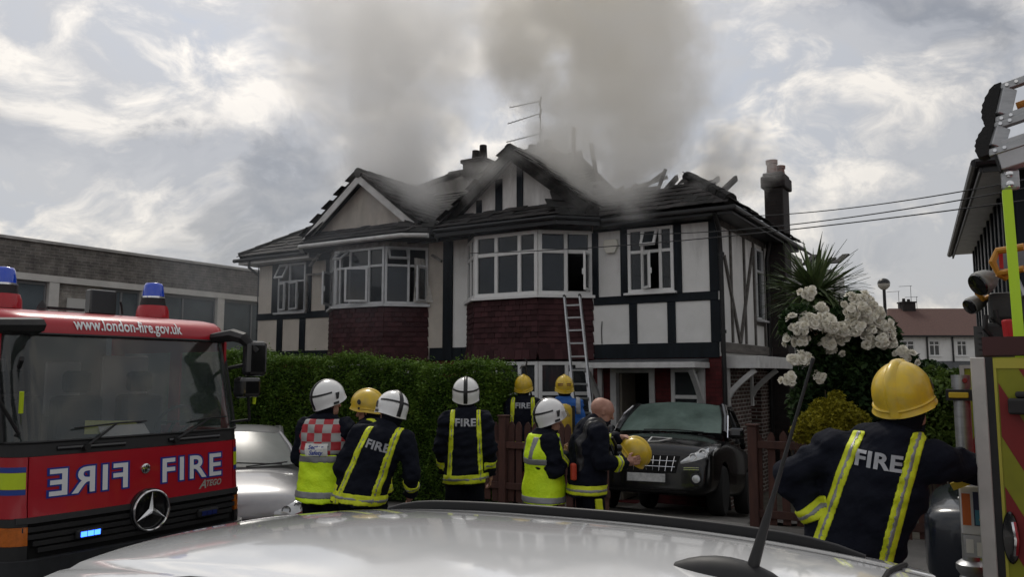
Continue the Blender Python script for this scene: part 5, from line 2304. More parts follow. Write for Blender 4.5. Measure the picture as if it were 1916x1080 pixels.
def person(label, xy, yaw, J, garment, opts, helm=None, group='firefighters', z0=0.0, res=.012, seed=1, cat='person'):
    """J: joints in person space (facing +Y); builds the body and dresses it"""
    J = {k: np.array(v, float) for k, v in J.items()}
    Rh = rotm(*opts.get('head', (0, 0, 0)))
    hd = J['head']
    V = []
    # --- head and neck
    f = Field(hd - .19, hd + [.19, .19, .17], .007 if opts.get('face') else .011)

    def hp(p):
        return hd + Rh @ np.array(p)
    f.join(f.cone(hp((0, -.022, .035)), hp((0, .018, .040)), .090, .086), .02)
    f.join(f.cone(hp((0, .030, .0)), hp((0, .045, -.070)), .074, .050), .04)
    f.join(f.cone(hp((-.035, .04, -.06)), hp((.035, .04, -.06)), .040, .040), .03)
    f.join(f.cone(hp((0, .055, -.088)), hp((0, .068, -.095)), .022, .020), .02)      # chin
    f.join(f.cone(hp((0, .104, .015)), hp((0, .122, -.022)), .010, .016), .014)       # nose
    f.join(f.cone(hp((-.038, .093, .038)), hp((.038, .093, .038)), .012, .012), .016)  # brow
    f.join(f.cone(hp((-.018, .098, -.050)), hp((.018, .098, -.050)), .009, .009), .010)
    f.join(f.cone(hp((-.016, .094, -.064)), hp((.016, .094, -.064)), .009, .009), .010)
    for s in (-1, 1):
        f.cut(f.ball(hp((s * .034, .108, .018)), .013))
        f.join(f.ball(hp((s * .034, .090, .018)), .013), .006)
        f.join(f.cone(hp((s * .083, -.012, .018)), hp((s * .086, -.004, -.022)), .018, .012, 1.0), .012)
        f.cut(f.ball(hp((s * .100, .002, .004)), .009))
    nb = J['neck']
    f.join(f.cone(nb - [0, 0, .06], hp((0, -.015, -.05)), .064, .058), .03)
    V.append(f.net())
    # --- inner body
    lo = np.min([J[k] for k in J], axis=0) - .25
    hi = np.max([J[k] for k in J], axis=0) + .25
    lo[2] = -.02
    f = Field(lo, hi, .03)
    sm_ = (J['shl'] + J['shr']) / 2
    f.join(f.cone(J['pelvis'] + [0, 0, .1], J['chest'], .10, .12, .7), .05)
    f.join(f.cone(J['chest'], sm_, .14, .10, .7), .05)
    f.join(f.cone(nb - [0, 0, .1], nb, .07, .058), .03)
    for s in 'lr':
        f.join(f.cone(J['sh' + s], J['el' + s], .05, .042), .03)
        f.join(f.cone(J['el' + s], J['wr' + s], .042, .029), .03)
        f.join(f.cone(J['hip' + s], J['kn' + s], .08, .058), .03)
        f.join(f.cone(J['kn' + s], J['an' + s], .056, .042), .03)
        f.join(f.cone(J['an' + s] + [0, 0, -.04], J['an' + s] + [0, .13, -.055], .04, .032), .03)
    f.join(f.cone(J['shl'], J['shr'], .05, .05), .05)
    V.append(f.net())
    # --- hands
    for s in 'lr':
        hs_ = opts.get('hand' + s)
        if hs_ is None:
            d = J['wr' + s] - J['el' + s]
            d = d / np.linalg.norm(d)
            hs_ = (d, (1 if s == 'l' else -1, 0, 0), (0, 1, 0), .45)
        w_ = J['wr' + s]
        f = Field(w_ - .21, w_ + .21, .0062 if opts.get('face') else .009)
        for a, b, ra, rb in hand_prims(w_ + np.array(hs_[0]) / np.linalg.norm(hs_[0]) * .03, *hs_):
            f.join(f.cone(a, b, ra, rb), .007)
        V.append(f.net())
    body = emit_mesh('person', V, m_skin)
    tag(body, label, cat, group)
    body.location = (xy[0], xy[1], z0)
    body.rotation_euler = (0, 0, R(yaw))

    # --- trousers and boots
    f = Field([min(J['knl'][0], J['hipl'][0], J['pelvis'][0] - .1) - .2, min(J['knl'][1], J['pelvis'][1]) - .25, -.02], [max(J['knr'][0], J['hipr'][0], J['pelvis'][0] + .1) + .2, max(J['knl'][1], J['knr'][1]) + .25, J['pelvis'][2] + .2], .017)
    for s in 'lr':
        f.join(f.cone(J['hip' + s] - [0, 0, .06], J['kn' + s], .102, .092), .04)
        f.join(f.cone(J['kn' + s], J['an' + s] + [0, 0, .02], .092, .088), .04)
    f.join(f.cone(J['pelvis'] - [.05, 0, .04], J['pelvis'] + [.05, 0, -.04], .12, .12, .72), .05)
    f.F += folds(f, .008, seed + 5)
    f.cut(min(J['pelvis'][2] + .05, opts.get('hem', .8) + .10) - f.Z)
    tr = emit_mesh('trousers', [f.net()], m_trouser, body)
    for s in 'lr':
        a = J['an' + s]
        f = Field(a + [-.14, -.16, -.10], a + [.14, .28, .14], .012)
        f.join(f.cone(a + [0, 0, .08], a + [0, 0, -.02], .062, .058), .03)
        f.join(f.cone(a + [0, -.02, -.045], a + [0, .15, -.050], .050, .044), .03)
        f.F = np.maximum(f.F, -(f.Z + .0 - (0.0)))
        emit_mesh('boot', [f.net()], m_boot, body)

    if opts.get('leg_band'):
        f = Field(J['knr'] - .3, J['knr'] + .4, .012)
        for s in 'lr':
            f.join(f.cone(J['hip' + s], J['kn' + s], .125, .100), .04)
            f.join(f.cone(J['kn' + s], J['an' + s] + [0, 0, .02], .100, .088), .04)
        k = J['knr']
        reg = np.maximum(np.abs(f.Y - k[1] - (f.Z - k[2]) * -.1 - .02) - .035, np.abs(f.Z - k[2] - .05) - .22)
        reg = np.maximum(reg, k[0] + .02 - f.X)
        f.F = np.maximum(f.F - .006, reg)
        emit_mesh('leg_band', [f.net()], m_band_y, body)

    # --- jacket
    hem = opts.get('hem', .80)
    g = opts.get('girth', 1.0)
    jl = np.min([J[k] for k in ('shl', 'shr', 'ell', 'elr', 'wrl', 'wrr', 'pelvis', 'neck')], axis=0) - .28
    jh = np.max([J[k] for k in ('shl', 'shr', 'ell', 'elr', 'wrl', 'wrr', 'pelvis', 'neck')], axis=0) + .28
    jl[2] = max(jl[2], min(hem, J['wrl'][2], J['wrr'][2]) - .1)
    f = Field(jl, jh, res)
    Pv, Ch, Nk = J['pelvis'], J['chest'], J['neck']
    hemc = Pv + (Pv - Ch) * ((Pv[2] - hem + .05) / max(.1, (Ch[2] - Pv[2])))
    kd = opts.get('depth', .76)
    torso = f.cone(hemc, Pv, .222 * g, .20 * g, kd)
    f.join(torso, .03)
    f.join(f.cone(Pv, Ch, .190 * g, .195 * g, kd), .04)
    f.join(f.cone(Ch, sm_ - [0, 0, .02], .195 * g, .150 * g, kd), .06)
    f.join(f.cone(J['shl'] * .85 + sm_ * .15 - [0, 0, .02], J['shr'] * .85 + sm_ * .15 - [0, 0, .02], .070, .070, .95), .10)
    f.join(f.cone(sm_ - [0, 0, .02], Nk + [0, 0, .0], .12, .080), .07)
    f.F = np.maximum(f.F, hem - f.Z + opts.get('hem_tilt', 0.) * f.X)
    torso_only = f.F.copy()
    arms = np.full_like(f.F, 9.)
    for s in 'lr':
        S, E, Wr = J['sh' + s], J['el' + s], J['wr' + s]
        dw = (Wr - E) / np.linalg.norm(Wr - E)
        a1 = np.minimum(f.cone(S, E, .086, .070), f.cone(E, Wr + dw * .0, .070, .058))
        arms = np.minimum(arms, a1)
        a2 = f.cone(S, E, .086, .070)
        f.join(a2, .05)
        f.join(f.cone(E, Wr, .070, .059), .03)
        cutw = (f.X - Wr[0]) * dw[0] + (f.Y - Wr[1]) * dw[1] + (f.Z - Wr[2]) * dw[2] - .025      # sleeve ends at the wrist
        near = f.ball(Wr + dw * .06, .115)
        f.F = np.where(near < 0, np.maximum(f.F, cutw), f.F)
    # collar
    col_ = np.maximum(f.cone(Nk - [0, 0, .03], hd - [0, .01, .085], .086, .088), -f.cone(Nk + [0, 0, .02], hd, .068, .074))
    f.F = np.minimum(f.F, np.maximum(col_, f.Z - (hd[2] - .085)))
    f.F += folds(f, opts.get('fold', .012), seed) + folds(f, opts.get('fold', .012) * .45, seed + 31, 2.3)
    jk = emit_mesh('jacket', [f.net()], garment, body)
    base = f.F

    def shell(name, reg, off, m, parent=jk, src=None):
        off = off + .002
        Fs = np.maximum((base if src is None else src) - off, reg)
        V_, Q_ = surface_net(Fs, f.o, f.h)
        if len(V_) == 0:
            return None
        return emit_mesh(name, [(relax(V_, Q_, 2), Q_)], m, parent)
    # axis of the trunk, so the braces follow the lean
    tz = np.clip((f.Z - Pv[2]) / (sm_[2] - Pv[2]), -.5, 1.3)
    axx = Pv[0] + (sm_[0] - Pv[0]) * tz
    axy = Pv[1] + (sm_[1] - Pv[1]) * tz
    xt = f.X - axx
    far_arm = np.where(arms < torso_only - .01, 1., -1.)
    bw = opts.get('bw', .033)
    if opts.get('braces', True):
        for sx in (-1, 1):
            x0 = opts.get('bx', .135)
            reg = np.maximum(np.abs(xt - sx * (x0 - .02 * tz)) - bw, hem + .02 - f.Z)
            reg = np.maximum(reg, f.Z - (sm_[2] + .10))
            if opts.get('back_only', True):
                reg = np.maximum(reg, f.Y - axy - .02)
            reg = np.maximum(reg, -arms - .005)
            b = shell('reflective_brace', reg, .006, m_band_y)
            if b is not None:
                reg2 = np.maximum(reg, np.abs(xt - sx * (x0 - .02 * tz)) - bw * .36)
                shell('reflective_stripe', reg2, .0095, m_band_s, b)
    if opts.get('hem_band', True):
        zz = f.Z - opts.get('hem_tilt', 0.) * f.X
        reg = np.maximum(np.maximum(hem + .012 - zz, zz - hem - .105), torso_only - .03)
        b = shell('hem_band', np.maximum(reg, -(arms) - .02), .007, m_band_y)
        if b is not None:
            reg2 = np.maximum(np.maximum(hem + .042 - zz, zz - hem - .075), np.maximum(torso_only - .03, -arms - .02))
            shell('reflective_stripe', reg2, .011, m_band_s, b)
    if opts.get('cuffs', True):
        for s in 'lr':
            E, Wr = J['el' + s], J['wr' + s]
            dw = (Wr - E) / np.linalg.norm(Wr - E)
            al = (f.X - Wr[0]) * dw[0] + (f.Y - Wr[1]) * dw[1] + (f.Z - Wr[2]) * dw[2]
            rad = f.cone(E, Wr, .12, .12)
            c0 = opts.get('cuff_at', -.10)
            b = shell('cuff_band', np.maximum(np.abs(al - c0) - .036, rad), .006, m_band_y)
            if b is not None:
                shell('reflective_stripe', np.maximum(np.abs(al - c0) - .013, rad), .0095, m_band_s, b)
    if opts.get('fire'):
        cx_, cz_, wd, roll = opts['fire']
        me = text_mesh('FIRE', 1.0, .035, 0., 'CENTER', 1.05)
        bm = bmesh.new()
        bm.from_mesh(me)
        xs_ = [v.co.x for v in bm.verts]
        k = wd / (max(xs_) - min(xs_))
        for v in bm.verts:
            v.co = Vector((v.co.x * k, v.co.y * k * .92, 0))
        for i in range(-12, 13):
            bmesh.ops.bisect_plane(bm, geom=bm.verts[:] + bm.edges[:] + bm.faces[:], plane_co=(i * wd / 20, 0, 0), plane_no=(1, 0, 0))
        for i in range(-1, 6):
            bmesh.ops.bisect_plane(bm, geom=bm.verts[:] + bm.edges[:] + bm.faces[:], plane_co=(0, i * .02, 0), plane_no=(0, 1, 0))
        bv = BVHTree.FromPolygons([v.co for v in jk.data.vertices], [p.vertices for p in jk.data.polygons])
        cr, sr = math.cos(R(roll)), math.sin(R(roll))
        for v in bm.verts:
            x, zz = v.co.x * cr - v.co.y * sr + cx_, v.co.x * sr + v.co.y * cr + cz_
            h = bv.ray_cast(Vector((x, -2, zz)), Vector((0, 1, 0)))
            v.co = Vector((x, (h[0].y if h[0] is not None else 0) - .006, zz))
        bm.to_mesh(me)
        bm.free()
        new_obj('lettering', me, m_letters, jk)
    # --- vests over the jacket
    if opts.get('vest'):
        kind = opts['vest']
        vh = opts.get('vest_hem', hem)
        V0 = torso_only + folds(f, .010, seed + 9)
        if kind == 'check':
            tiers = [('vest', m_vest, vh, 1.20), ('check_panel', m_check, 1.20, 9.)]
        else:
            tiers = [('vest', m_vest, vh, 9.)]
        arm_hole = np.minimum(f.ball(J['shl'] + (J['shl'] - sm_) * .38, .115), f.ball(J['shr'] + (J['shr'] - sm_) * .38, .115))
        vest = None
        for nm, m_, z0_, z1_ in tiers:
            reg = np.maximum(np.maximum(z0_ - f.Z, f.Z - z1_), -arm_hole)
            reg = np.maximum(reg, f.Z - (Nk[2] + .015))
            vfl = V0 - .02 - np.clip(vh + .35 - f.Z, 0, .5) * .07
            Fs = np.maximum(vfl, reg)
            V_, Q_ = surface_net(Fs, f.o, f.h)
            o = emit_mesh(nm, [(V_, Q_)], m_, body if vest is None else vest)
            vest = vest or o
        for z_ in opts.get('vest_bands', ()):
            reg = np.maximum(np.abs(f.Z - z_) - .030, -arm_hole - .0)
            vfl = V0 - .026 - np.clip(vh + .35 - f.Z, 0, .5) * .07
            V_, Q_ = surface_net(np.maximum(vfl, reg), f.o, f.h)
            emit_mesh('reflective_stripe', [(V_, Q_)], m_band_s, vest)
        for sx in opts.get('vest_braces', ()):
            reg = np.maximum(np.abs(xt - sx) - .028, 1.08 - f.Z)
            reg = np.maximum(np.maximum(reg, f.Z - (Nk[2] - .01)), -arm_hole)
            V_, Q_ = surface_net(np.maximum(V0 - .026, reg), f.o, f.h)
            emit_mesh('reflective_stripe', [(V_, Q_)], m_band_s, vest)
    if helm:
        fh2 = Field(hd - .2, hd + [.2, .2, .12], .011)
        fh2.join(fh2.cone(Nk - [0, 0, .03], hp((0, -.012, -.035)), .074, .078), .03)
        fh2.join(fh2.cone(hp((0, -.022, .0)), hp((0, -.01, .03)), .097, .097), .03)
        fy_ = (Rh[:, 1])
        loc_ = (fh2.X - hd[0]) * fy_[0] + (fh2.Y - hd[1]) * fy_[1] + (fh2.Z - hd[2]) * fy_[2]
        up_ = Rh[:, 2]
        locz = (fh2.X - hd[0]) * up_[0] + (fh2.Y - hd[1]) * up_[1] + (fh2.Z - hd[2]) * up_[2]
        fh2.F = np.maximum(fh2.F, np.where(locz > (-.105 if not opts.get('face') else -.125), loc_ - (.022 if not opts.get('face') else -.015), -9))
        emit_mesh('flash_hood', [fh2.net()], m_trouser, body)
        helmet(body, hp((0, .008, .062)), Rh, helm, opts.get('visor', False))
    return body, jk, f


def stance(**kw):
    J = dict(pelvis=(0, 0, .97), chest=(0, 0, 1.26), neck=(0, .0, 1.49), head=(0, .025, 1.63),
             shl=(-.185, 0, 1.425), shr=(.185, 0, 1.425), ell=(-.245, -.03, 1.14), elr=(.245, -.03, 1.14), wrl=(-.245, .06, .90), wrr=(.245, .06, .90),
             hipl=(-.095, 0, .92), hipr=(.095, 0, .92), knl=(-.11, .02, .50), knr=(.11, .02, .50), anl=(-.12, 0, .10), anr=(.12, 0, .10))
    J.update(kw)
    return J


GZ = lambda x, y: gz(*[(lambda q: (q.dot(EX), q.dot(EY)))(Vector((x, y, 0)) - CO)][0])

# a: sector officer in a checked waistcoat, white helmet, looking right
pa, ja, fa_ = person('firefighter in red-and-silver checked hi-vis waistcoat and white helmet beside the silver car', (-1.655, 7.2), -12,
    stance(ell=(-.25, .03, 1.17), wrl=(-.18, .22, 1.02), elr=(.25, .05, 1.16), wrr=(.17, .26, 1.05)), m_navy,
    dict(head=(-38, 4, 0), vest='check', vest_hem=.78, vest_bands=(.86, 1.165), braces=False, hem_band=False, cuffs=False, hem=.84, girth=1.0), 'white', seed=3, z0=-.02)
card = MB()
bv = BVHTree.FromPolygons([v.co for v in ja.data.vertices], [p.vertices for p in ja.data.polygons])
P = []
for i in range(6):
    row = []
    for j in range(8):
        x, z = -.105 + .21 * j / 7, 1.195 + .105 * i / 5
        h = bv.ray_cast(Vector((x, -2, z)), Vector((0, 1, 0)))
        row.append((x, h[0].y - .034, z))
    P.append(row)
card.grid(P)
co = card.build('name_card', m_paper, pa)
for s_, zz in (('Sector', 1.253), ('Safety', 1.205)):
    me = text_mesh(s_, .052, .0012, 0, 'CENTER', 1.0, .3)
    to = new_obj('lettering', me, mat('ink_blue', (.02, .05, .3), .6), co)
    to.location = (0, P[2][3][1] - .004, zz)
    to.rotation_euler = (R(90), 0, 0)

# b: leaning to the right, white helmet turned left
person('leaning firefighter in dark FIRE tunic with white helmet bowed to the left', (-1.20, 6.9), -8,
    stance(pelvis=(-.05, .0, .95), chest=(.035, .02, 1.22), neck=(.115, .06, 1.42), head=(.145, .12, 1.545), shl=(-.10, .02, 1.385), shr=(.30, .03, 1.33),
           ell=(-.24, -.02, 1.12), wrl=(-.24, .06, .86), elr=(.36, .05, 1.06), wrr=(.30, .20, .88), hipl=(-.17, 0, .90), hipr=(.02, 0, .90)), m_navy,
    dict(head=(48, -14, 16), hem=.80, hem_tilt=-.10, fire=(.090, 1.27, .20, -16), bx=.15, girth=1.02), 'white', seed=4, z0=-.02)
# c: only the yellow helmet shows behind b
person('firefighter whose yellow helmet shows behind the leaning white-helmeted one', (-1.315, 7.75), 70,
    stance(head=(0, .06, 1.58), neck=(0, .02, 1.45)), m_navy, dict(head=(10, -8, 0), hem=.80), 'yellow', seed=5, z0=-.06, res=.016)
# d: alone in front of the hedge
person('firefighter in FIRE tunic with white black-crossed helmet standing alone before the hedge', (-.463, 8.1), 2,
    stance(ell=(-.245, .0, 1.15), wrl=(-.21, .14, .92)), m_navy, dict(head=(0, 2, 0), hem=.795, fire=(0.0, 1.37, .205, 0), bx=.150, bw=.026, hem_tilt=.04), 'white', seed=6, z0=-.0)
# e and f: near the house behind the picket fence
person('far firefighter in FIRE tunic and yellow helmet holding a pole behind the picket fence', (.165, 11.75), -6,
    stance(wrr=(.22, .22, 1.25), elr=(.30, .05, 1.14)), m_navy, dict(head=(-6, 3, 0), hem=.8, fire=(0, 1.37, .22, 0), bx=.165), 'yellow', seed=7, z0=.02, res=.014)
pf, jf, ff = person('far firefighter in blue tabard with yellow air cylinder on the back', (.74, 11.4), -4,
    stance(), m_tunic_blue, dict(head=(4, 2, 0), hem=.8, braces=False, girth=1.04), 'yellow', seed=8, z0=.02, res=.014)
cy_ = MB()
cy_.lathe([(.03, .93), (.095, .97), (.105, 1.02), (.105, 1.38), (.08, 1.43), (.03, 1.45)], 18, (0, -.27, 0))
cyo = cy_.build('air_cylinder', m_ba, pf, smooth=True, angle=50)
st_ = MB()
for zz in (1.08, 1.30):
    st_.lathe([(.098, zz - .015), (.098, zz + .015)], 18, (0, -.26, 0))
st_.bar((-.12, -.17, 1.0), (-.12, -.17, 1.42), .05, .02, up=(0, 1, 0))
st_.bar((.12, -.17, 1.0), (.12, -.17, 1.42), .05, .02, up=(0, 1, 0))
st_.build('harness', m_helm_k, pf)
for sx in (-1, 1):
    tb_ = MB()
    Fs = np.maximum(ff.F - .007, np.maximum(np.abs(ff.X - sx * .19) - .035, 1.30 - ff.Z))
    V_, Q_ = surface_net(Fs, ff.o, ff.h)
    emit_mesh('reflective_stripe', [(V_, Q_)], m_band_s, jf)
hb = MB()
hh = [c for c in pf.children if c.name.startswith('helmet')][0]
for zz in (.0, .022):
    for s_ in (-1, 1):
        hb.tube([(s_ * (.018 + .075 * t), .033 - .152 * math.cos(.08 + .62 * t) - .004, 1.722 - zz - .035 * t * t * 0) for t in lin(0, 1, 7)], .006, 6)
hb.build('band', mat('band_maroon', (.10, .015, .02), .5), hh)
pk = MB()
p0, p1 = Vector((.37, 11.93, 1.15)), Vector((.20, 11.88, 1.98))
pk.tube([p0, p1], .014, 8)
pk.tube([p1, p1 + Vector((.02, 0, .07)), p1 + Vector((-.02, 0, .13))], [.014, .012, .008], 8)
pk.tube([p1 + Vector((0, 0, .02)), p1 + Vector((-.07, 0, -.0)), p1 + Vector((-.085, 0, -.03))], [.012, .01, .006], 8)
pko = pk.build('ceiling_hook', m_helm_k, smooth=True)
tag(pko, 'dark hooked pole held up by the far firefighter', 'pole hook')

# g: hi-vis surcoat, white helmet with visor, in profile
G = dict(pelvis=(0, 0, .86), chest=(0, .0, 1.10), neck=(0, .02, 1.29), head=(0, .055, 1.415),
         shl=(-.17, 0, 1.235), shr=(.17, 0, 1.235), ell=(-.22, .02, 1.0), elr=(.225, .03, 1.0), wrl=(-.05, .20, 1.10), wrr=(.06, .20, 1.09),
         hipl=(-.085, 0, .82), hipr=(.085, 0, .82), knl=(-.10, .02, .45), knr=(.10, .02, .45), anl=(-.11, 0, .10), anr=(.11, 0, .10))
person('person in long lime hi-vis surcoat and white visored helmet, hands clasped', (.295, 7.6), -72, G, m_navy,
    dict(face=True, head=(6, 4, 0), vest='plain', vest_hem=.60, vest_bands=(.72, 1.06), vest_braces=(-.11, .11), braces=False, hem_band=False, hem=.72, depth=.80, girth=1.0, visor=True,
         handl=((.55, .5, .3), (0, -1, .2), (0, .2, 1), .9), handr=((-.55, .5, .35), (0, -1, .1), (0, .2, 1), .9)), 'white', seed=9, z0=.02, res=.011)
# h: bare-headed, looking down at the helmet he holds
Hh = stance(pelvis=(0, -.02, .93), chest=(0, .0, 1.21), neck=(0, .055, 1.42), head=(0, .125, 1.53), shl=(-.20, .03, 1.36), shr=(.20, .03, 1.36),
            elr=(.255, .03, 1.10), wrr=(.185, .27, 1.08), ell=(-.24, .13, 1.13), wrl=(-.06, .32, 1.285))
ph, jh_, fh_ = person('bald firefighter with breathing set looking down at the helmet he holds', (.71, 7.5), -76, Hh, m_navy,
    dict(face=True, head=(0, -20, 0), hem=.78, braces=False, hem_band=True, cuff_at=-.075, girth=1.03, depth=.82, leg_band=True,
         handr=((-.12, .9, .10), (-1, .0, .0), (0, -.1, 1), .30), handl=((.2, .95, -.05), (0, -.2, -1), (1, 0, .1), .25)), None, seed=10, z0=.0, res=.011)
for sx in (-1, 1):
    Fs = np.maximum(fh_.F - .012, np.maximum(np.abs(fh_.X - sx * .125) - .03, np.maximum(1.0 - fh_.Z, np.abs(fh_.Z - 1.2) - .33)))
    V_, Q_ = surface_net(Fs, fh_.o, fh_.h)
    emit_mesh('harness_strap', [(V_, Q_)], m_helm_k, jh_)
gg = MB()
gg.tube([(.09, .19, 1.30), (.08, .235, 1.22), (.03, .25, 1.14), (.02, .23, 1.05)], .016, 8)
gg.tube([(-.09, .19, 1.30), (-.06, .24, 1.20), (.0, .25, 1.12)], .014, 8)
gg.build('air_hose', m_helm_k, ph, smooth=True)
ga = MB()
ga.lathe([(.03, .0), (.034, .02), (.03, .045), (.01, .05)], 16, (.08, .235, 1.20), 'y')
gao = ga.build('pressure_gauge', m_helm_k, ph, smooth=True)
gb = MB()
gb.lathe([(.012, .048), (.013, .052), (.004, .053)], 12, (.08, .235, 1.20), 'y')
gb.build('gauge_face', m_chrome, gao)
# the radio or torch clipped at the back in red
rt = MB()
rt.box(.10, .16, -.22, -.17, .93, 1.08)
rt.build('torch', mat('torch_red', (.45, .05, .02), .5), ph, bevel=.015)
# the helmet in his hands
he = bpy.data.objects.new('held_helmet', None)
link(he)
tag(he, 'yellow fire helmet held out in the bald firefighter\'s hands', 'helmet')
he.location = Vector((.71, 7.5, 0)) + Matrix.Rotation(R(-76), 3, 'Z') @ Vector((.02, .445, 1.15))
he.rotation_euler = (0, 0, R(-76))
helmet(he, (0, 0, 0), rotm(-20, -62, 18), 'yellow', name='shell')
he.scale = (.93, .93, .93)

# i: foreground, yellow helmet, arm reaching into the engine locker
I = dict(pelvis=(-.21, 0, 1.04), chest=(-.105, 0, 1.36), neck=(.015, .03, 1.59), head=(.035, .06, 1.725),
         shl=(-.275, .0, 1.535), shr=(.165, .02, 1.50), ell=(-.47, -.07, 1.385), wrl=(-.33, -.02, 1.17), elr=(.335, .325, 1.42), wrr=(.445, .66, 1.47),
         hipl=(-.31, 0, 1.0), hipr=(-.11, 0, 1.0), knl=(-.30, .02, .54), knr=(-.05, .02, .54), anl=(-.28, 0, .10), anr=(.0, 0, .10))
person('foreground firefighter with scuffed yellow helmet and FIRE on his back reaching into the engine', (1.765, 3.74), -30, I, m_navy,
    dict(head=(-14, 3, -4), hem=.80, fire=(-.07, 1.46, .195, -8), bx=.150, bw=.031, girth=1.05, depth=.78, fold=.014, cuff_at=-.085), 'yellow', seed=12, z0=0., res=.0095)
# ================================================================== fences, plants, neighbours
_cp, _sp = math.cos(math.atan(160 / 1500.)), math.sin(math.atan(160 / 1500.))


def at(px, py, D):
    """point of the place that lies D metres ahead on a line of sight measured in the photograph"""
    a, b = (px - 958) / 1500., (540 - py) / 1500.
    d_ = Vector((a, _cp - b * _sp, _sp + b * _cp))
    return Vector((0, 0, 1.88)) + d_ * (D / d_.y)


def uvz(p):
    q = Vector(p) - CO
    return q.dot(EX), q.dot(EY), p[2]


def leaf_cloud(name, pts, size, m, parent=None, flat=None, jitter=1.0, aspect=.55, up=.35):
    """one mesh of many small leaf blades at the given points"""
    pts = np.asarray(pts)
    n = len(pts)
    nrm = rng.normal(0, 1, (n, 3))
    nrm[:, 2] = np.abs(nrm[:, 2]) + up
    if flat is not None:
        nrm += flat
    nrm /= np.linalg.norm(nrm, axis=1)[:, None]
    t = rng.normal(0, 1, (n, 3))
    t -= nrm * (t * nrm).sum(1)[:, None]
    t /= np.linalg.norm(t, axis=1)[:, None]
    b = np.cross(nrm, t)
    s = size * rng.uniform(.6, 1.35, (n, 1))
    v = np.stack([pts - t * s, pts + b * s * aspect + nrm * s * .18, pts + t * s, pts - b * s * aspect + nrm * s * .18], 1).reshape(-1, 3)
    f = np.arange(4 * n).reshape(-1, 4)
    me = np_mesh(name, v, f)
    o = new_obj(name, me, m, parent)
    return o


def leaf_mat(name, c1, c2, c3, rough=.5, scale=2.5):
    m = bpy.data.materials.new(name)
    m.use_nodes = True
    nt = NT(m.node_tree)
    b = m.node_tree.nodes['Principled BSDF']
    b.inputs['Roughness'].default_value = rough
    b.inputs['Specular IOR Level'].default_value = .12
    t = nt.n('ShaderNodeTexCoord')
    f1 = nt.noise(t.outputs['Object'], scale, 4, .6)
    f2 = nt.noise(t.outputs['Object'], 38, 2, .6)
    f = nt.math('ADD', nt.math('MULTIPLY', f1, .5), nt.math('MULTIPLY', f2, .6))
    c = nt.ramp(f, [(.38, c1), (.52, c2), (.68, c3)])
    nt.l(c, b.inputs['Base Color'])
    tr = nt.n('ShaderNodeBsdfTranslucent')
    nt.l(c, tr.inputs[0])
    mx = nt.n('ShaderNodeMixShader')
    mx.inputs[0].default_value = .28
    nt.l(b.outputs[0], mx.inputs[1])
    nt.l(tr.outputs[0], mx.inputs[2])
    out = [n for n in m.node_tree.nodes if n.type == 'OUTPUT_MATERIAL'][0]
    nt.l(mx.outputs[0], out.inputs[0])
    return m


m_hedge = leaf_mat('leaf_hedge', (.036, .076, .015), (.075, .145, .020), (.14, .23, .032))
m_rose_leaf = leaf_mat('leaf_rose', (.012, .026, .012), (.024, .050, .018), (.05, .085, .025))
m_yel_leaf = leaf_mat('leaf_golden', (.10, .10, .012), (.22, .20, .016), (.34, .30, .03))
m_bush_leaf = leaf_mat('leaf_bush', (.03, .055, .014), (.06, .10, .02), (.11, .16, .03))
m_cord = mat('leaf_cordyline', (.06, .095, .04), .4, col2=(.12, .16, .06), vscale=6, rand=.35, spec=.5)
m_stem = mat('stem_brown', (.06, .045, .03), .9, bump=.5, bscale=30)
m_petal = mat('petal_white', (.80, .78, .70), .75, col2=(.70, .66, .54), vscale=20)

# ---- hedge along the front of the left plot
hg = site('garden_hedge', 'tall clipped green hedge in front of the left half of the house', 'hedge', -5.3, -4.25, 0)
HU0, HU1, HV0, HV1 = -9.2, -1.95, -4.62, -3.85


def hedge_top(u):
    return 1.92 + .045 * (-u - 2) + .04 * math.sin(u * 2.3) + .03 * math.sin(u * 5.1 + 1)


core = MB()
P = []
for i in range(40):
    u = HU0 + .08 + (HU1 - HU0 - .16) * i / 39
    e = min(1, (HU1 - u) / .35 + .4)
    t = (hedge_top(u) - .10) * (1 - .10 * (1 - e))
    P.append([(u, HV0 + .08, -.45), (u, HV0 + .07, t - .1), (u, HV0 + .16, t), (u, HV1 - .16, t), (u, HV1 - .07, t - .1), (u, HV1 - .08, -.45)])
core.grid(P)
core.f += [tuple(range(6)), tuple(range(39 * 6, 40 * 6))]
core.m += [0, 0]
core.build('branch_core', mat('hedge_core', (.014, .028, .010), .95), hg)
n = 120000
u = rng.uniform(HU0, HU1, n)
sel = rng.uniform(0, 1, n)
tops = np.array([hedge_top(x) for x in u])
v = np.where(sel < .66, HV0 + rng.normal(0, .035, n), np.where(sel < .90, rng.uniform(HV0, HV1, n), HV1 + rng.normal(0, .03, n)))
z = np.where((sel >= .66) & (sel < .90), tops + rng.normal(0, .035, n) + np.abs(rng.normal(0, .03, n)), rng.uniform(.0, 1, n) ** .85 * tops)
lump = .05 * np.sin(u * 3.7 + z * 2.1) + .035 * np.sin(u * 8.3 - z * 5.2) + .025 * np.sin(u * 15 + z * 11)
v = np.where(sel < .66, v + lump - .02, v)
end = rng.uniform(0, 1, n) < .07
u = np.where(end, HU1 + rng.normal(0, .04, n) - .05 * np.abs(z / 2 - .5), u)
v = np.where(end, rng.uniform(HV0, HV1, n), v)
z = np.where(end, rng.uniform(0, 1, n) * (hedge_top(HU1) - .04), z)
tops = np.where(end, hedge_top(HU1), tops)
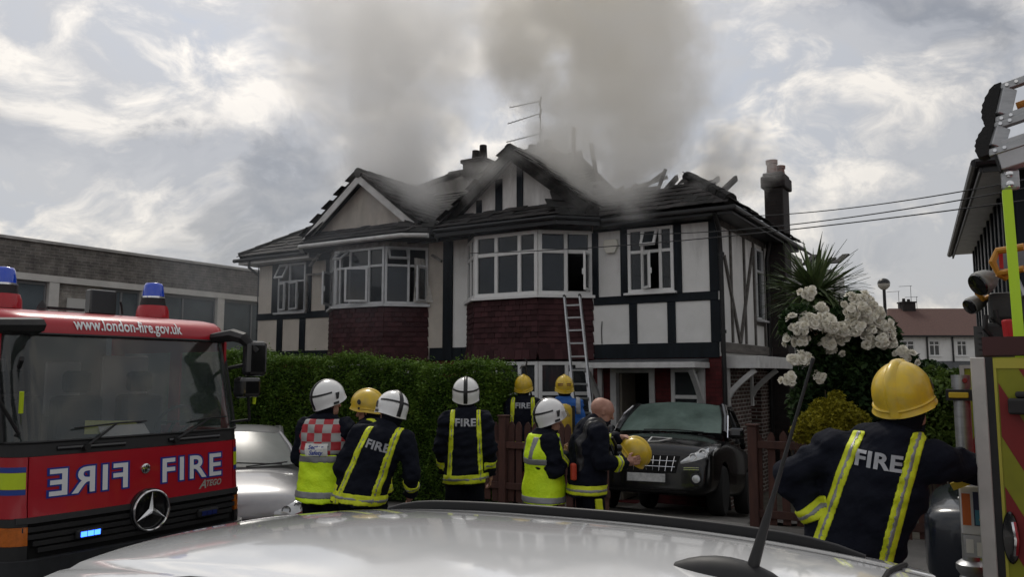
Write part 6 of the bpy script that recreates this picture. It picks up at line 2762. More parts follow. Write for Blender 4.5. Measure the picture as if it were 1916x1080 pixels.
# corners rounded, sprigs standing proud of the clipped top
rr = np.clip((z - (tops - .25)) / .25, 0, 1)
v = np.where(sel < .66, v + .10 * rr ** 2, v)
spr = rng.uniform(0, 1, n) < .035
z = np.where(spr & (sel >= .66) & (sel < .9), z + np.abs(rng.normal(0, .06, n)), z)
pts = np.stack([u + 5.3, v + 4.25, z], 1)
lo_ = leaf_cloud('foliage', pts, .023, m_hedge, hg, up=.7)
lo_['kind'] = 'stuff'

# ---- picket fence pieces
m_fence = mat('fence_brown', (.085, .036, .026), .75, col2=(.05, .022, .018), vscale=5, rand=.22, bump=.4, bscale=30, streak=(3, 3, .6))


def picket_mesh(name, w_, h_, t_, point=.06):
    mb = MB()
    mb.prism([(-w_ / 2, 0), (w_ / 2, 0), (w_ / 2, h_ - point), (w_ * .22, h_ - point * .2), (0, h_), (-w_ * .22, h_ - point * .2), (-w_ / 2, h_ - point)],
             lambda a, b, d: (a, d, b), -t_ / 2, t_ / 2)
    me = bpy.data.meshes.new(name)
    me.from_pydata(mb.v, [], mb.f)
    bm = bmesh.new()
    bm.from_mesh(me)
    bmesh.ops.recalc_face_normals(bm, faces=bm.faces)
    bm.to_mesh(me)
    bm.free()
    me.materials.append(m_fence)
    return me


def fence(name, label, cat, u0, u1, v, ph, step, pw, posts, rails, group=None):
    fr = thing(name, label, cat, u0, v, .11, 0, group)
    pm = picket_mesh('picket', pw, ph, .022)
    n = int((u1 - u0) / step) + 1
    for i in range(n):
        o = bpy.data.objects.new('picket', pm)
        link(o, fr)
        o.location = (i * step + pw / 2, random.uniform(-.004, .004), .04 + random.uniform(-.02, .015))
        o.rotation_euler = (0, random.gauss(0, .008), 0)
    for z_ in rails:
        r = MB()
        r.box(0, u1 - u0, -.055, -.016, z_ - .045, z_ + .045)
        r.build('rail', m_fence, fr, bevel=.006, seg=1)
    for p in posts:
        q = MB()
        q.box(p - u0 - .055, p - u0 + .055, -.075, .055, -.2, ph + .10)
        q.box(p - u0 - .07, p - u0 + .07, -.09, .07, ph + .1005, ph + .125)
        q.build('post', m_fence, fr, bevel=.008, seg=1)
    return fr


fence('picket_fence', 'brown picket fence between the hedge and the drive opening', 'fence', -2.45, -.02, -4.72, 1.08, .128, .092, (-1.62,), (.25, .80))
fence('picket_gate', 'reddish-brown picket gate with two rails right of the black SUV', 'gate', 1.76, 3.9, -4.60, 1.06, .155, .085, (1.76, 2.92), (.16, .95))

# ---- aluminium ladder leaning on the bay
ld = site('ladder', 'aluminium ladder leaning against the tiled bay of the right house', 'ladder', -1.13, -2.7, -.3)
A0, A1 = Vector((-2.62, -1.0, 3.28)), Vector((-2.30, -1.0, 3.28))
dv_ = Vector((1.16, -1.62, -3.42))
for a in (A0, A1):
    mb = MB()
    mb.bar(a - dv_ * .01, a + dv_, .03, .065, up=dv_.cross(A1 - A0))
    mb.build('rail', m_steel, ld)
    mb = MB()
    mb.bar(a + dv_ * .0 - dv_ * .018, a - dv_ * .006, .04, .07, up=dv_.cross(A1 - A0))
    mb.build('rail_cap', m_black, ld)
off_ = Vector((-.06, .06, .0))
for a in (A0, A1):
    mb = MB()
    a2 = a + dv_ * .40 + off_
    mb.bar(a2, a + dv_ * 1.0 + off_, .03, .05, up=dv_.cross(A1 - A0))
    mb.build('rail', m_steel, ld)
for k in range(14):
    t = .04 + k * .07
    mb = MB()
    mb.bar(A0 + dv_ * t, A1 + dv_ * t, .03, .03)
    mb.build('rung', m_steel, ld)

# ---- rose bush
rb_ = thing('rose_bush', 'tall rose bush with white flower clusters beside the gate', 'rose bush', 2.75, -4.0, 0)
RB = rb_.location.copy()


def blob_points(c, r, n, shell=.55):
    d_ = rng.normal(0, 1, (n, 3))
    d_ /= np.linalg.norm(d_, axis=1)[:, None]
    k = rng.uniform(shell ** 3, 1, n) ** (1 / 3.)
    return np.array(c) + d_ * np.array(r) * k[:, None]


def inv_root(o, pts):
    m = (Matrix.Translation(o.location) @ o.rotation_euler.to_matrix().to_4x4()).inverted()
    M3 = np.array(m.to_3x3())
    return np.asarray(pts) @ M3.T + np.array(m.translation)


blobs = []
for px, py, D, r, n in ((1500, 610, 9.3, .26, 1500), (1545, 640, 9.5, .36, 2600), (1600, 620, 9.5, .36, 2600), (1640, 630, 9.6, .28, 1700), (1560, 700, 9.5, .46, 3600), (1620, 700, 9.6, .42, 3000),
                        (1530, 760, 9.5, .36, 2000), (1600, 770, 9.6, .46, 2800), (1660, 680, 9.8, .30, 1500), (1605, 572, 9.4, .18, 500), (1690, 690, 9.8, .24, 900)):
    p = at(px, py, D)
    blobs.append(blob_points(tuple(p), (r, r * .8, r), n, .2))
lo_ = leaf_cloud('foliage', inv_root(rb_, np.concatenate(blobs)), .042, m_rose_leaf, rb_)
lo_['kind'] = 'stuff'
mb = MB()
for px, py in ((1500, 600), (1545, 640), (1600, 600), (1650, 640), (1490, 700), (1570, 560)):
    p = inv_root(rb_, [tuple(at(px, py, 9.5))])[0]
    b0 = Vector((random.uniform(-.15, .15), random.uniform(-.1, .1), 0))
    mb.tube([b0, (b0 + Vector(p)) / 2 + Vector((random.uniform(-.1, .1), 0, .1)), Vector(p)], [.016, .012, .006], 6)
mb.build('stem', m_stem, rb_)


def bloom(mb, c, r, d0):
    """a double rose: rings of cupped petals round the direction d0"""
    d0 = Vector(d0).normalized()
    t = d0.orthogonal().normalized()
    b = d0.cross(t)
    for ring, (np_, rad, lift, tilt) in enumerate(((7, 1.0, -.1, .5), (6, .72, .22, .9), (4, .4, .45, 1.25))):
        for k in range(np_):
            a = 2 * math.pi * (k + .5 * ring + random.uniform(-.12, .12)) / np_
            o_ = t * math.cos(a) + b * math.sin(a)
            s_ = d0.cross(o_)
            root = c + o_ * r * rad * .2
            tip = c + o_ * r * rad * random.uniform(.85, 1.1) + d0 * r * (lift + .35 * math.sin(tilt))
            mid = root.lerp(tip, .62) + d0 * r * .06
            w_ = r * .52 * rad
            mb.add([root - s_ * w_ * .3, root + s_ * w_ * .3, mid + s_ * w_ - d0 * r * .02, tip + s_ * w_ * .55, tip - s_ * w_ * .55 + d0 * r * .05, mid - s_ * w_],
                   [(0, 1, 2, 5), (5, 2, 3, 4)])


variants = []
for k in range(6):
    mb = MB()
    for j in range(random.randint(7, 10)):
        d_ = Vector((random.gauss(0, 1), random.gauss(-.7, .8), random.gauss(.35, .8))).normalized()
        bloom(mb, Vector((d_.x * .085 * random.uniform(.5, 1.2), d_.y * .06, d_.z * .07 * random.uniform(.5, 1.2))), random.uniform(.036, .05), d_ + Vector((0, -.5, .2)))
    me = bpy.data.meshes.new('flower_cluster')
    me.from_pydata(mb.v, [], mb.f)
    me.materials.append(m_petal)
    variants.append(me)
for i, (px, py) in enumerate(((1515, 555), (1500, 588), (1533, 583), (1488, 605), (1520, 612), (1480, 637), (1502, 640), (1543, 598), (1557, 612), (1590, 566), (1610, 562), (1627, 570), (1585, 625),
                              (1600, 600), (1615, 585), (1640, 598), (1655, 610), (1660, 627), (1668, 645), (1620, 640), (1550, 645), (1567, 655), (1493, 676), (1502, 670), (1480, 715), (1533, 708), (1690, 663),
                              (1704, 675), (1590, 610), (1510, 600), (1632, 622), (1606, 615), (1645, 588), (1612, 572), (1636, 608), (1596, 583), (1648, 628), (1628, 596), (1575, 622), (1512, 625), (1525, 597), (1497, 618), (1620, 600), (1650, 640))):
    o = bpy.data.objects.new('flower_cluster', variants[i % 6])
    link(o, rb_)
    o['kind'] = 'stuff'
    p = at(px + random.uniform(-2, 2), py + random.uniform(-2, 2), 9.15 + random.uniform(-.1, .12))
    o.location = inv_root(rb_, [tuple(p)])[0]
    k = random.uniform(.9, 1.3)
    o.scale = (k, k, k)
    o.rotation_euler = (random.uniform(-.4, .4), random.uniform(-.5, .5), -TH + random.uniform(-.5, .5))

# ---- cordyline behind it
cd_ = thing('cordyline_palm', 'spiky dark cordyline palm rising behind the white roses', 'palm', *uvz(at(1525, 565, 10.6))[:2], 0)
CH_ = at(1525, 545, 10.6).z
mb = MB()
mb.tube([(0, 0, -.3), (.03, 0, CH_ * .4), (-.02, .02, CH_ * .75), (0, 0, CH_)], [.11, .085, .075, .07], 10)
mb.build('trunk', m_stem, cd_, smooth=True)
bl_v = []
for kk in range(4):
    mb = MB()
    P = []
    bend = (.10, .25, .5, .8)[kk]
    for i in range(9):
        s = i / 8
        w_ = .024 * math.sin(math.pi * min(1, .12 + s * .88)) ** .6 * (1 - s ** 4) + .001
        y = s * (1 - .25 * bend * s)
        zz = -bend * s * s * .5
        P.append([(-w_, y, zz + .006), (0, y, zz), (w_, y, zz + .006)])
    mb.grid(P)
    me = bpy.data.meshes.new('leaf_blade')
    me.from_pydata(mb.v, [], mb.f)
    me.materials.append(m_cord)
    bl_v.append(me)
for i in range(420):
    el = math.asin(random.uniform(-.72, .99))
    az = random.uniform(0, 2 * math.pi)
    o = bpy.data.objects.new('leaf_blade', bl_v[0 if el > .9 else (1 if el > .4 else (2 if el > -.1 else 3))] if random.random() < .8 else random.choice(bl_v))
    link(o, cd_)
    o.location = (0, 0, CH_ + random.uniform(-.22, .05))
    o.rotation_euler = (el, random.uniform(-.3, .3), az)
    L = random.uniform(.58, .88)
    o.scale = (1, L, L)

# ---- shrubs


def shrub(name, label, cat, px, py, D, blobs_, size, m, seed=0):
    c = at(px, py, D)
    u_, v_, _ = uvz(c)
    s = thing(name, label, cat, u_, v_, gz(u_, v_))
    pts = []
    for (dx, dy, dd, r, n) in blobs_:
        p = at(px + dx, py + dy, D + dd)
        pts.append(blob_points(tuple(p), (r, r, r * .9), n, .15))
    lo = leaf_cloud('foliage', inv_root(s, np.concatenate(pts)), size, m, s)
    lo['kind'] = 'stuff'
    mb = MB()
    for k in range(7):
        q = pts[k % len(pts)].mean(0)
        q = Vector(inv_root(s, [q + rng.normal(0, .12, 3)])[0])
        mb.tube([(random.uniform(-.06, .06), random.uniform(-.06, .06), -.05), q * .5 + Vector((random.uniform(-.05, .05), 0, 0)), q], [.014, .011, .004], 5)
    mb.build('stem', m_stem, s)
    return s


shrub('golden_shrub', 'low golden-leaved shrub in front of the roses', 'shrub', 1545, 785, 8.7,
      ((-25, 10, 0, .17, 900), (0, -10, .1, .20, 1200), (30, -5, 0, .20, 1200), (55, 8, .1, .18, 900), (-45, 25, .1, .13, 500), (10, 40, 0, .28, 1400), (20, -40, .2, .1, 300)), .024, m_yel_leaf)
shrub('green_bush', 'light green leafy bush behind the foreground yellow helmet', 'bush', 1755, 770, 8.2,
      ((0, -20, 0, .26, 2200), (25, 20, 0, .26, 2200), (-30, 10, .1, .24, 1800), (5, 70, 0, .34, 2400), (30, -55, .1, .16, 700), (-10, -60, .3, .16, 600), (50, -20, .4, .25, 1200), (60, 60, .2, .3, 1800)), .032, m_bush_leaf)
shrub('dark_bush', 'dark leafy bush between the roses and the far white houses', 'bush', 1640, 730, 11.0,
      ((0, 0, 0, .50, 3000), (60, 0, .3, .45, 2600), (-70, 20, .2, .45, 2600), (100, -20, .4, .3, 1400), (30, 60, 0, .5, 2400)), .045, m_rose_leaf)

# ---- side gate behind the drive
sgt = site('side_gate', 'dark brown boarded side gate beyond the black SUV', 'gate', 2.0, 2.2, -.5)
for k in range(14):
    mb = MB()
    mb.box(.75 + k * .2, .94 + k * .2, 2.2, 2.225, -.5, 1.28 + random.uniform(-.02, .02))
    mb.build('board', mat('gate_dark', (.03, .017, .014), .8, vary=.4, vscale=4, rand=.3), sgt)
mb = MB()
mb.box(.75, 3.55, 2.23, 2.27, .9, 1.0)
mb.build('rail', m_fence, sgt)

# ---- flat-roofed building on the left
fb_ = site('brick_building', 'long flat-roofed grey brick building with white columns behind the fire engine', 'building', -15, 0, -.5)
mb = MB()
mb.box(-24, -15.0, -16, 14, 4.22, 4.97)
mb.build('parapet', m_greybrick, fb_)
mb = MB()
mb.box(-24.05, -14.95, -16.05, 14.05, 4.972, 5.04)
mb.build('coping', mat('coping_pale', (.45, .44, .42), .8, vary=.3, vscale=3), fb_)
mb = MB()
mb.box(-24, -14.93, -16, 14, 4.06, 4.215)
mb.build('lintel', mat('concrete_white', (.62, .61, .58), .8, vary=.2, vscale=2), fb_)
mb = MB()
mb.box(-24, -15.06, -16, 14, -.5, 1.9)
mb.build('lower_wall', m_palebrick, fb_)
mb = MB()
mb.box(-23.9, -18.5, -15.9, 13.9, 1.9, 4.05)
mb.build('inner_wall', m_room, fb_)
cols_ = (-12.6, -8.9, -3.70, -1.30, 1.10, 3.5, 6.0, 9.0, 12.5)
for c_ in cols_:
    mb = MB()
    mb.box(-15.2, -14.94, c_ - .12, c_ + .12, 1.9, 4.058)
    mb.build('column', mat('concrete_white', (.62, .61, .58), .8), fb_, bevel=.01, seg=1)
mb = MB()
mb.box(-15.16, -15.03, -3.575, -2.45, 1.905, 4.055)
mb.build('brick_panel', m_palebrick, fb_)
mb = MB()
mb.box(-15.02, -15.0, -3.35, -2.80, 2.4, 3.72)
mb.build('panel_board', mat('board_pale', (.5, .5, .48), .6), fb_)
m_shopglass = mat('glass_blue_grey', (.13, .16, .18), .05, spec=.6, vary=.3, vscale=.8)
spans = [(-12.45, -9.05), (-8.75, -3.85), (-2.42, -1.43), (-1.15, .97), (1.25, 3.35), (3.65, 5.85)]
for a, b in spans:
    n_ = max(2, round((b - a) / .85))
    fr = MB()
    fr.box(-15.14, -15.06, a, b, 3.98, 4.055)
    for k in range(n_ + 1):
        y = a + (b - a) * k / n_
        fr.box(-15.13, -15.05, max(a, y - .025), min(b, y + .025), 1.905, 3.978)
    wo2 = fr.build('window', mat('frame_grey', (.20, .21, .22), .6), fb_)
    for k in range(n_):
        y0, y1 = a + (b - a) * k / n_ + .026, a + (b - a) * (k + 1) / n_ - .026
        p = MB()
        p.box(-15.10, -15.09, y0, y1, 1.906, 3.977)
        p.build('pane', m_shopglass, wo2)

# ---- next-door house on the right
nh = site('neighbour_house', 'black-and-white timbered house at the right edge behind the ladder gantry', 'house', 4.35, -.5, -.5)
mb = MB()
mb.box(4.35, 11, -.5, 8.2, 2.25, 4.82)
mb.build('wall', m_render_r, nh)
mb = MB()
mb.box(4.33, 11, -.52, 8.2, -.6, 2.246)
mb.build('lower_wall', brick_mat('brick_dark', (.06, .045, .04), (.045, .035, .03), (.10, .09, .085)), nh)
for v_ in (-.42, .35, .95, 1.6, 2.3, 3.0, 3.8, 4.6, 5.5, 6.4, 7.3, 8.05):
    mb = MB()
    mb.box(4.31, 4.349, v_ - .10, v_ + .10, 2.26, 4.80)
    mb.build('timber_board', m_timber, nh)
for u_ in (4.45, 5.4, 6.4):
    mb = MB()
    mb.box(u_ - .10, u_ + .10, -.54, -.501, 2.26, 4.80)
    mb.build('timber_board', m_timber, nh)
mb = MB()
mb.box(4.29, 4.348, -.52, 8.2, 2.12, 2.255)
mb.build('bressummer', m_timber, nh)
mb = MB()
E0 = (3.92, -.95)
mb.add([(3.92, -.95, 4.88), (11, -.95, 4.88), (11, 3.85, 7.6), (7.8, 3.85, 7.6), (3.92, 8.6, 4.88), (11, 8.6, 4.88)], [(0, 1, 2, 3), (0, 3, 4), (3, 2, 5, 4)])
mb.build('roof', mat('roof_brown_tile', (.11, .055, .045), .85, vary=.4, vscale=14, bump=.6, bscale=16), nh)
mb = MB()
mb.box(3.95, 4.347, -.93, 8.5, 4.80, 4.83)
mb.box(4.352, 10.9, -.93, -.503, 4.80, 4.83)
mb.build('soffit', m_fascia_w, nh)
mb = MB()
mb.box(3.90, 3.935, -.97, 8.6, 4.72, 4.87)
mb.box(3.94, 11, -.97, -.94, 4.72, 4.87)
mb.build('fascia', m_fascia_b, nh)
mb = MB()
mb.tube([(3.85, -1.0, 4.86), (3.85, 8.6, 4.82)], .06, 8)
mb.tube([(3.85, -1.02, 4.86), (11, -1.02, 4.86)], .06, 8)
mb.build('gutter', m_pipe, nh, smooth=True)

nh.location = W(4.58, -.78, -.5)
nh.rotation_euler = (0, 0, TH + R(4.9))

# ---- far white terrace with a red-brown roof
ft = bpy.data.objects.new('terraced_house', None)
link(ft)
ft.location = (26, 55, -.5)
tag(ft, 'far white terraced house with a red-brown tiled roof and brick chimney', 'house')
OFF[ft.name] = (26, 55, -.5)
mb = MB()
wall_open(mb, 26.1, 38, -.5, 4.5, [(26.62, 27.56, 3.1, 4.15), (28.55, 29.3, 3.1, 4.15), (30.45, 31.15, 3.1, 4.15), (26.6, 27.6, .2, 1.9), (28.6, 30.9, .2, 1.9)], lambda a, t, z: (a, 55 + t, z), 0, .3)
mb.box(26.11, 37.9, 58, 58.2, -.5, 4.4)
mb.build('wall', m_render_r, ft)
for a, b, z0, z1 in ((26.62, 27.56, 3.1, 4.15), (28.55, 29.3, 3.1, 4.15), (30.45, 31.15, 3.1, 4.15), (26.6, 27.6, .2, 1.9), (28.6, 30.9, .2, 1.9)):
    window(ft, (a, 55.05, z0), (1, 0, 0), (0, -1, 0), b - a, z1 - z0, [1, 1] if b - a < 2 else [1, 1, 1], .3, m_upvc, m_glass_dim, {}, fw=.07, sill=.08)
mb = MB()
mb.add([(25.6, 54.6, 4.5), (38.4, 54.6, 4.5), (38.4, 58.2, 6.62), (27.4, 58.2, 6.62), (25.6, 62, 4.5), (38.4, 62, 4.5)], [(0, 1, 2, 3), (0, 3, 4), (3, 2, 5, 4)])
mb.build('roof', mat('roof_brown_tile', (.11, .055, .045), .85), ft)
mb = MB()
mb.box(25.6, 38.4, 54.55, 54.62, 4.38, 4.49)
mb.build('gutter', m_fascia_b, ft)
for x in (28.4, 30.15):
    mb = MB()
    mb.tube([(x, 54.93, 4.4), (x, 54.93, -.4)], .06, 6)
    mb.build('drainpipe', m_pipe, ft)
mb = MB()
mb.box(28.3, 29.2, 57.8, 58.6, 6.0, 7.0)
mb.box(28.25, 29.25, 57.75, 58.65, 7.001, 7.1)
cho = mb.build('chimney', m_chim, ft)
mb = MB()
mb.lathe([(.12, 7.1), (.1, 7.35)], 10, (28.55, 58.2, 0))
mb.lathe([(.12, 7.1), (.1, 7.3)], 10, (28.9, 58.2, 0))
mb.build('chimney_pot', m_chim, cho)
mb = MB()
for x, h_ in ((28.2, 7.9), (29.1, 8.3), (29.5, 7.5)):
    mb.tube([(x, 58.2, 6.6), (x, 58.2, h_)], .02, 5)
    mb.bar((x - .9, 58.1, h_ - .08), (x + .1, 58.2, h_ - .02), .03, .03)
mb.build('aerial', m_aer, ft)
mb = MB()
mb.add([(27.7, 54.1, 2.15), (31.6, 54.1, 2.15), (31.6, 55, 2.75), (27.7, 55, 2.75)], [(0, 1, 2, 3)])
mb.add([(26.2, 54.3, 2.55), (27.7, 54.3, 2.55), (27.7, 55, 2.95), (26.2, 55, 2.95)], [(0, 1, 2, 3)])
mb.build('porch_roof', m_lead, ft)

# ---- street lamp
sl_ = bpy.data.objects.new('street_lamp', None)
link(sl_)
sl_.location = (11.2, 24, -.4)
tag(sl_, 'black street lamp with a round globe head above the roses', 'street lamp')
mb = MB()
mb.tube([(0, 0, 0), (0, 0, 2.2), (0, 0, 4.82)], [.075, .055, .045], 12)
mb.build('pole', m_pipe, sl_, smooth=True)
mb = MB()
mb.lathe([(.05, 4.80), (.10, 4.83), (.165, 4.90), (.175, 4.97), (.17, 4.99)], 20)
mb.build('lantern', mat('lamp_glass', (.4, .38, .34), .3), sl_, smooth=True)
mb = MB()
mb.lathe([(.182, 4.985), (.165, 5.06), (.11, 5.12), (.03, 5.15)], 20)
mb.build('hood', m_pipe, sl_, smooth=True)

# ---- telephone wires from the right to the burning house
for i, (a, b, sag) in enumerate((((1990, 322, 8.5), (1385, 405, 14.6), .10), ((1990, 338, 8.4), (1170, 438, 14.9), .16), ((1990, 365, 8.3), (880, 474, 15.2), .12))):
    A_, B_ = at(*a), at(*b)
    mb = MB()
    pts = []
    for k in range(25):
        t = k / 24
        p = A_.lerp(B_, t)
        p.z -= sag * 4 * t * (1 - t)
        pts.append(p - A_)
    mb.tube(pts, .008, 5)
    o = mb.build('telephone_wire', m_pipe, None)
    o.location = A_
    tag(o, ('uppermost overhead wire running to the house corner', 'middle overhead wire crossing to the window beside the alarm box', 'lowest overhead wire crossing the front to the white bay window')[i], 'wire', 'overhead telephone wires')

# ---- dark parked car glimpsed behind the foreground firefighter
m_navypaint = mat('paint_dark_blue', (.012, .016, .024), .25, coat=.5)
dk = vehicle('parked_car', 'dark blue parked car half hidden behind the foreground firefighter', 'car', 5.75, -7.05, 0, 0)
st = [(-2.0, .62, .50, .84, .92), (-1.94, .76, .36, .92, 1.0), (-1.6, .84, .26, .96, 1.02), (-.9, .87, .23, .96, 1.02), (0, .875, .22, .95, 1.02), (.8, .875, .22, .93, 1.02),
      (1.2, .865, .22, .90, .98), (1.6, .85, .23, .85, .92), (1.9, .80, .25, .78, .85), (2.0, .70, .30, .62, .70)]
car_body(dk, st, m_navypaint, [1.25, -1.28], .31, .79)
for ax in (1.25, -1.28):
    for s in (-1, 1):
        wheel(dk, ax, s * .77, .31, .2, s)
greenhouse(dk, (1.2, 1.0), (.45, 1.42), (-1.2, 1.42), (-1.85, 1.0), .83, .60, m_navypaint, m_carglass, bow=.12, pil=.06)
interior(dk, .8, -1.5, .68, .3, .85, 1.3)

# ================================================================== second fire engine at the right edge
f2 = site('fire_engine', 'rear of a second fire engine at the right edge, open chevron door and ladder gantry', 'fire engine', 6.0, -9.4, 0)
m_chev_y = mat('chevron_yellow', (.27, .29, .01), .5, vary=.25, vscale=4)  # darkened: shade on the panels is put into the yellow
m_chev_r = mat('chevron_red', (.22, .010, .010), .45, vary=.2, vscale=4)
m_doorframe = mat('door_frame_alloy', (.50, .49, .46), .5, .1, vary=.25, vscale=5)
mb = MB()
mb.box(4.85, 11, -10.6, -8.3, .5, 2.2)
mb.build('equipment_body', m_red, f2, bevel=.03)


def L2(px, py, D):
    return Vector(uvz(at(px, py, D)))


# open door facing the camera; its frame edge, seal and panel
DV_ = L2(1828, 880, 3.72)[1]
u0 = L2(1828, 880, 3.72)[0]
mb = MB()
mb.box(u0, u0 + .058, DV_ - .03, DV_ + .02, .25, 1.955)
mb.build('door_edge', m_doorframe, f2, bevel=.004, seg=1)
mb = MB()
mb.box(u0 + .0585, u0 + .088, DV_ - .022, DV_ + .02, .25, 1.955)
mb.build('door_seal', m_black, f2)
door = MB()
door.box(u0 + .0885, u0 + .75, DV_ - .015, DV_ + .02, .25, 1.955)
dro = door.build('door', m_chev_y, f2)
for k in range(7):
    mb = MB()
    z_ = 2.30 - k * .46
    sl__ = -1.95
    poly = []
    # diagonal strip clipped to the panel
    for a, zt in ((0, z_), (.62, z_ + sl__ * .62)):
        poly.append((a, zt))
    q = [(0, z_), (.62, z_ + sl__ * .62), (.62, z_ + sl__ * .62 - .24), (0, z_ - .24)]
    q = [(a, min(1.90, max(.27, zz))) for a, zz in q]
    # clip crudely at the top: move along the slope
    cl = []
    q0 = [(0, z_), (.62, z_ + sl__ * .62), (.62, z_ + sl__ * .62 - .24), (0, z_ - .24)]
    for i in range(4):
        (a0, z0_), (a1, z1_) = q0[i], q0[(i + 1) % 4]
        if z0_ <= 1.90:
            cl.append((a0, z0_))
        if (z0_ <= 1.90) != (z1_ <= 1.90):
            t = (1.90 - z0_) / (z1_ - z0_)
            cl.append((a0 + (a1 - a0) * t, 1.90))
    if len(cl) < 3 or max(c[1] for c in cl) < .3:
        continue
    mb.prism([(u0 + .105 + a, zz) for a, zz in cl], lambda a, b, d: (a, d, b), DV_ - .0185, DV_ - .0152)
    mb.build('chevron', m_chev_r, dro)
mb = MB()
for a, b, z0_, z1_ in ((u0 + .0886, u0 + .74, 1.905, 1.95), (u0 + .0886, u0 + .1, .26, 1.9045)):
    mb.box(a, b, DV_ - .021, DV_ - .0151, z0_, z1_)
mb.build('door_trim', mat('trim_yellow', (.42, .40, .05), .5), dro)
mb = MB()
hc = L2(1892, 1000, 3.72)
mb.lathe([(.001, 0), (.055, .004), (.06, .012), (.05, .02)], 20, (0, 0, 0), 'y')
mb.v = [(hc[0] + x * .55, DV_ - .042 + y, hc[2] + z * 1.9) for x, y, z in mb.v]
mb.build('door_handle', m_black_gloss, dro, smooth=True)
mb = MB()
mb.tube([(hc[0] + .012, DV_ - .05, hc[2] + .07), (hc[0] + .02, DV_ - .075, hc[2] + .0), (hc[0] + .012, DV_ - .05, hc[2] - .07)], .012, 8)
mb.build('handle_grip', m_chrome, dro, smooth=True)
mb = MB()
hb_ = L2(1905, 757, 3.68)
mb.box(hb_[0] - .04, hb_[0] + .25, DV_ - .12, DV_ - .022, hb_[2] - .04, hb_[2] + .03)
mb.box(hb_[0] - .01, hb_[0] + .25, DV_ - .10, DV_ - .03, hb_[2] + .031, hb_[2] + .06)
mb.build('door_stay', m_black, dro, bevel=.01)
mb = MB()
mb.box(u0 + .05, u0 + .75, DV_ + .03, DV_ + .30, 1.965, 2.05)
mb.build('locker_top', mat('locker_maroon', (.05, .012, .012), .5), f2)

# inner chevron panel behind the tube
ip0, ip1 = L2(1799, 690, 4.75), L2(1848, 690, 4.75)
iv = ip0[1] + .03
mb = MB()
mb.box(ip0[0], ip1[0] + .05, iv, iv + .03, .4, ip0[2])
ipo = mb.build('inner_panel', m_chev_y, f2)
mb = MB()
mb.prism([(ip0[0] + .02, 1.30), (ip0[0] + .02, 1.45), (ip1[0] + .05, 1.90), (ip1[0] + .05, 1.2), (ip0[0] + .1, 1.0), (ip0[0] + .02, 1.0)], lambda a, b, d: (a, d, b), iv - .006, iv - .001)
mb.build('chevron', m_chev_r, ipo)
mb = MB()
mb.prism([(ip0[0] + .06, .5), (ip0[0] + .06, .62), (ip1[0] + .05, .95), (ip1[0] + .05, .5)], lambda a, b, d: (a, d, b), iv - .006, iv - .001)
mb.build('chevron', m_chev_r, ipo)
mb = MB()
mb.box(ip0[0] - .012, ip0[0] + .012, iv - .012, iv + .035, .4, ip0[2] + .02)
mb.box(ip0[0] + .0125, ip1[0], iv - .012, iv + .035, ip0[2] + .0005, ip0[2] + .02)
mb.build('panel_frame', m_doorframe, ipo)
mb = MB()
np0 = L2(1822, 800, 4.7)
mb.box(np0[0], np0[0] + .10, iv - .02, iv - .008, np0[2] - .10, np0[2] + .10)
mb.build('notice_plate', mat('plate_grey', (.42, .43, .43), .5, vary=.3, vscale=30), ipo)
# suction tube with strap
tp = L2(1797, 702, 4.45)
mb = MB()
mb.tube([(tp[0], tp[1], .45), (tp[0], tp[1], tp[2] - .07)], .042, 18)
mb.lathe([(.047, tp[2] - .07), (.047, tp[2])], 18, (tp[0], tp[1], 0))
tbo = mb.build('hose_tube', m_steel, f2, smooth=True, angle=40)
mb = MB()
mb.lathe([(.05, .70), (.066, .72), (.068, .77), (.055, .80), (.075, .83), (.075, .86), (.05, .88)], 20, (tp[0] + .0, tp[1], -.0))
mb.build('coupling', m_steel, tbo, smooth=True, angle=40)
mb = MB()
mb.lathe([(.014, 0), (.012, -.012)], 12, (tp[0] + .022, tp[1] - .047, tp[2] - .03), 'y')
mb.build('red_button', m_chev_r, tbo)
mb = MB()
mb.box(tp[0] - .06, tp[0] + .035, tp[1] - .056, tp[1] - .046, tp[2] - .125, tp[2] - .095)
mb.build('strap', mat('strap_yellow', (.55, .38, .02), .5), tbo, bevel=.004)
mb = MB()
mb.box(tp[0] - .075, tp[0] + .14, tp[1] - .045, tp[1] + .05, tp[2] - .14, tp[2] - .08)
mb.build('bracket', m_black, tbo)
# glove bin on the door
bn = L2(1822, 948, 4.0)
mb = MB()
mb.box(bn[0] - .055, bn[0] + .085, bn[1] - .05, bn[1] + .06, bn[2] - .13, bn[2] + .10)
bno = mb.build('glove_box', mat('box_white', (.66, .67, .68), .45), f2, bevel=.006)
for a0, a1, z0_, z1_, m_ in ((-.048, -.012, -.085, .065, mat('label_orange', (.62, .14, .02), .5)), (.0, .045, -.085, .075, mat('label_navy', (.02, .025, .07), .5)), (.05, .08, -.09, .07, mat('label_dark', (.025, .02, .025), .5)),
                             (.006, .036, -.08, -.01, mat('label_teal', (.05, .22, .34), .5))):
    mb = MB()
    y_ = bn[1] - .0535 - (.002 if m_.name == 'label_teal' else 0)
    mb.box(bn[0] + a0, bn[0] + a1, y_ - .001, y_ + .001, bn[2] + z0_, bn[2] + z1_)
    mb.build('label', m_, bno)
for k in range(3):
    mb = MB()
    mb.box(bn[0] - .04 + k * .045, bn[0] - .008 + k * .045, bn[1] - .056, bn[1] - .05, bn[2] - .215 - k * .012, bn[2] - .15 - k * .012)
    mb.build('clip_tag', m_paper, bno)
mb = MB()
mb.box(bn[0] - .05, bn[0] + .085, bn[1] - .049, bn[1] + .05, bn[2] - .235, bn[2] - .131)
mb.build('bin_base', m_steel, bno)
mb = MB()
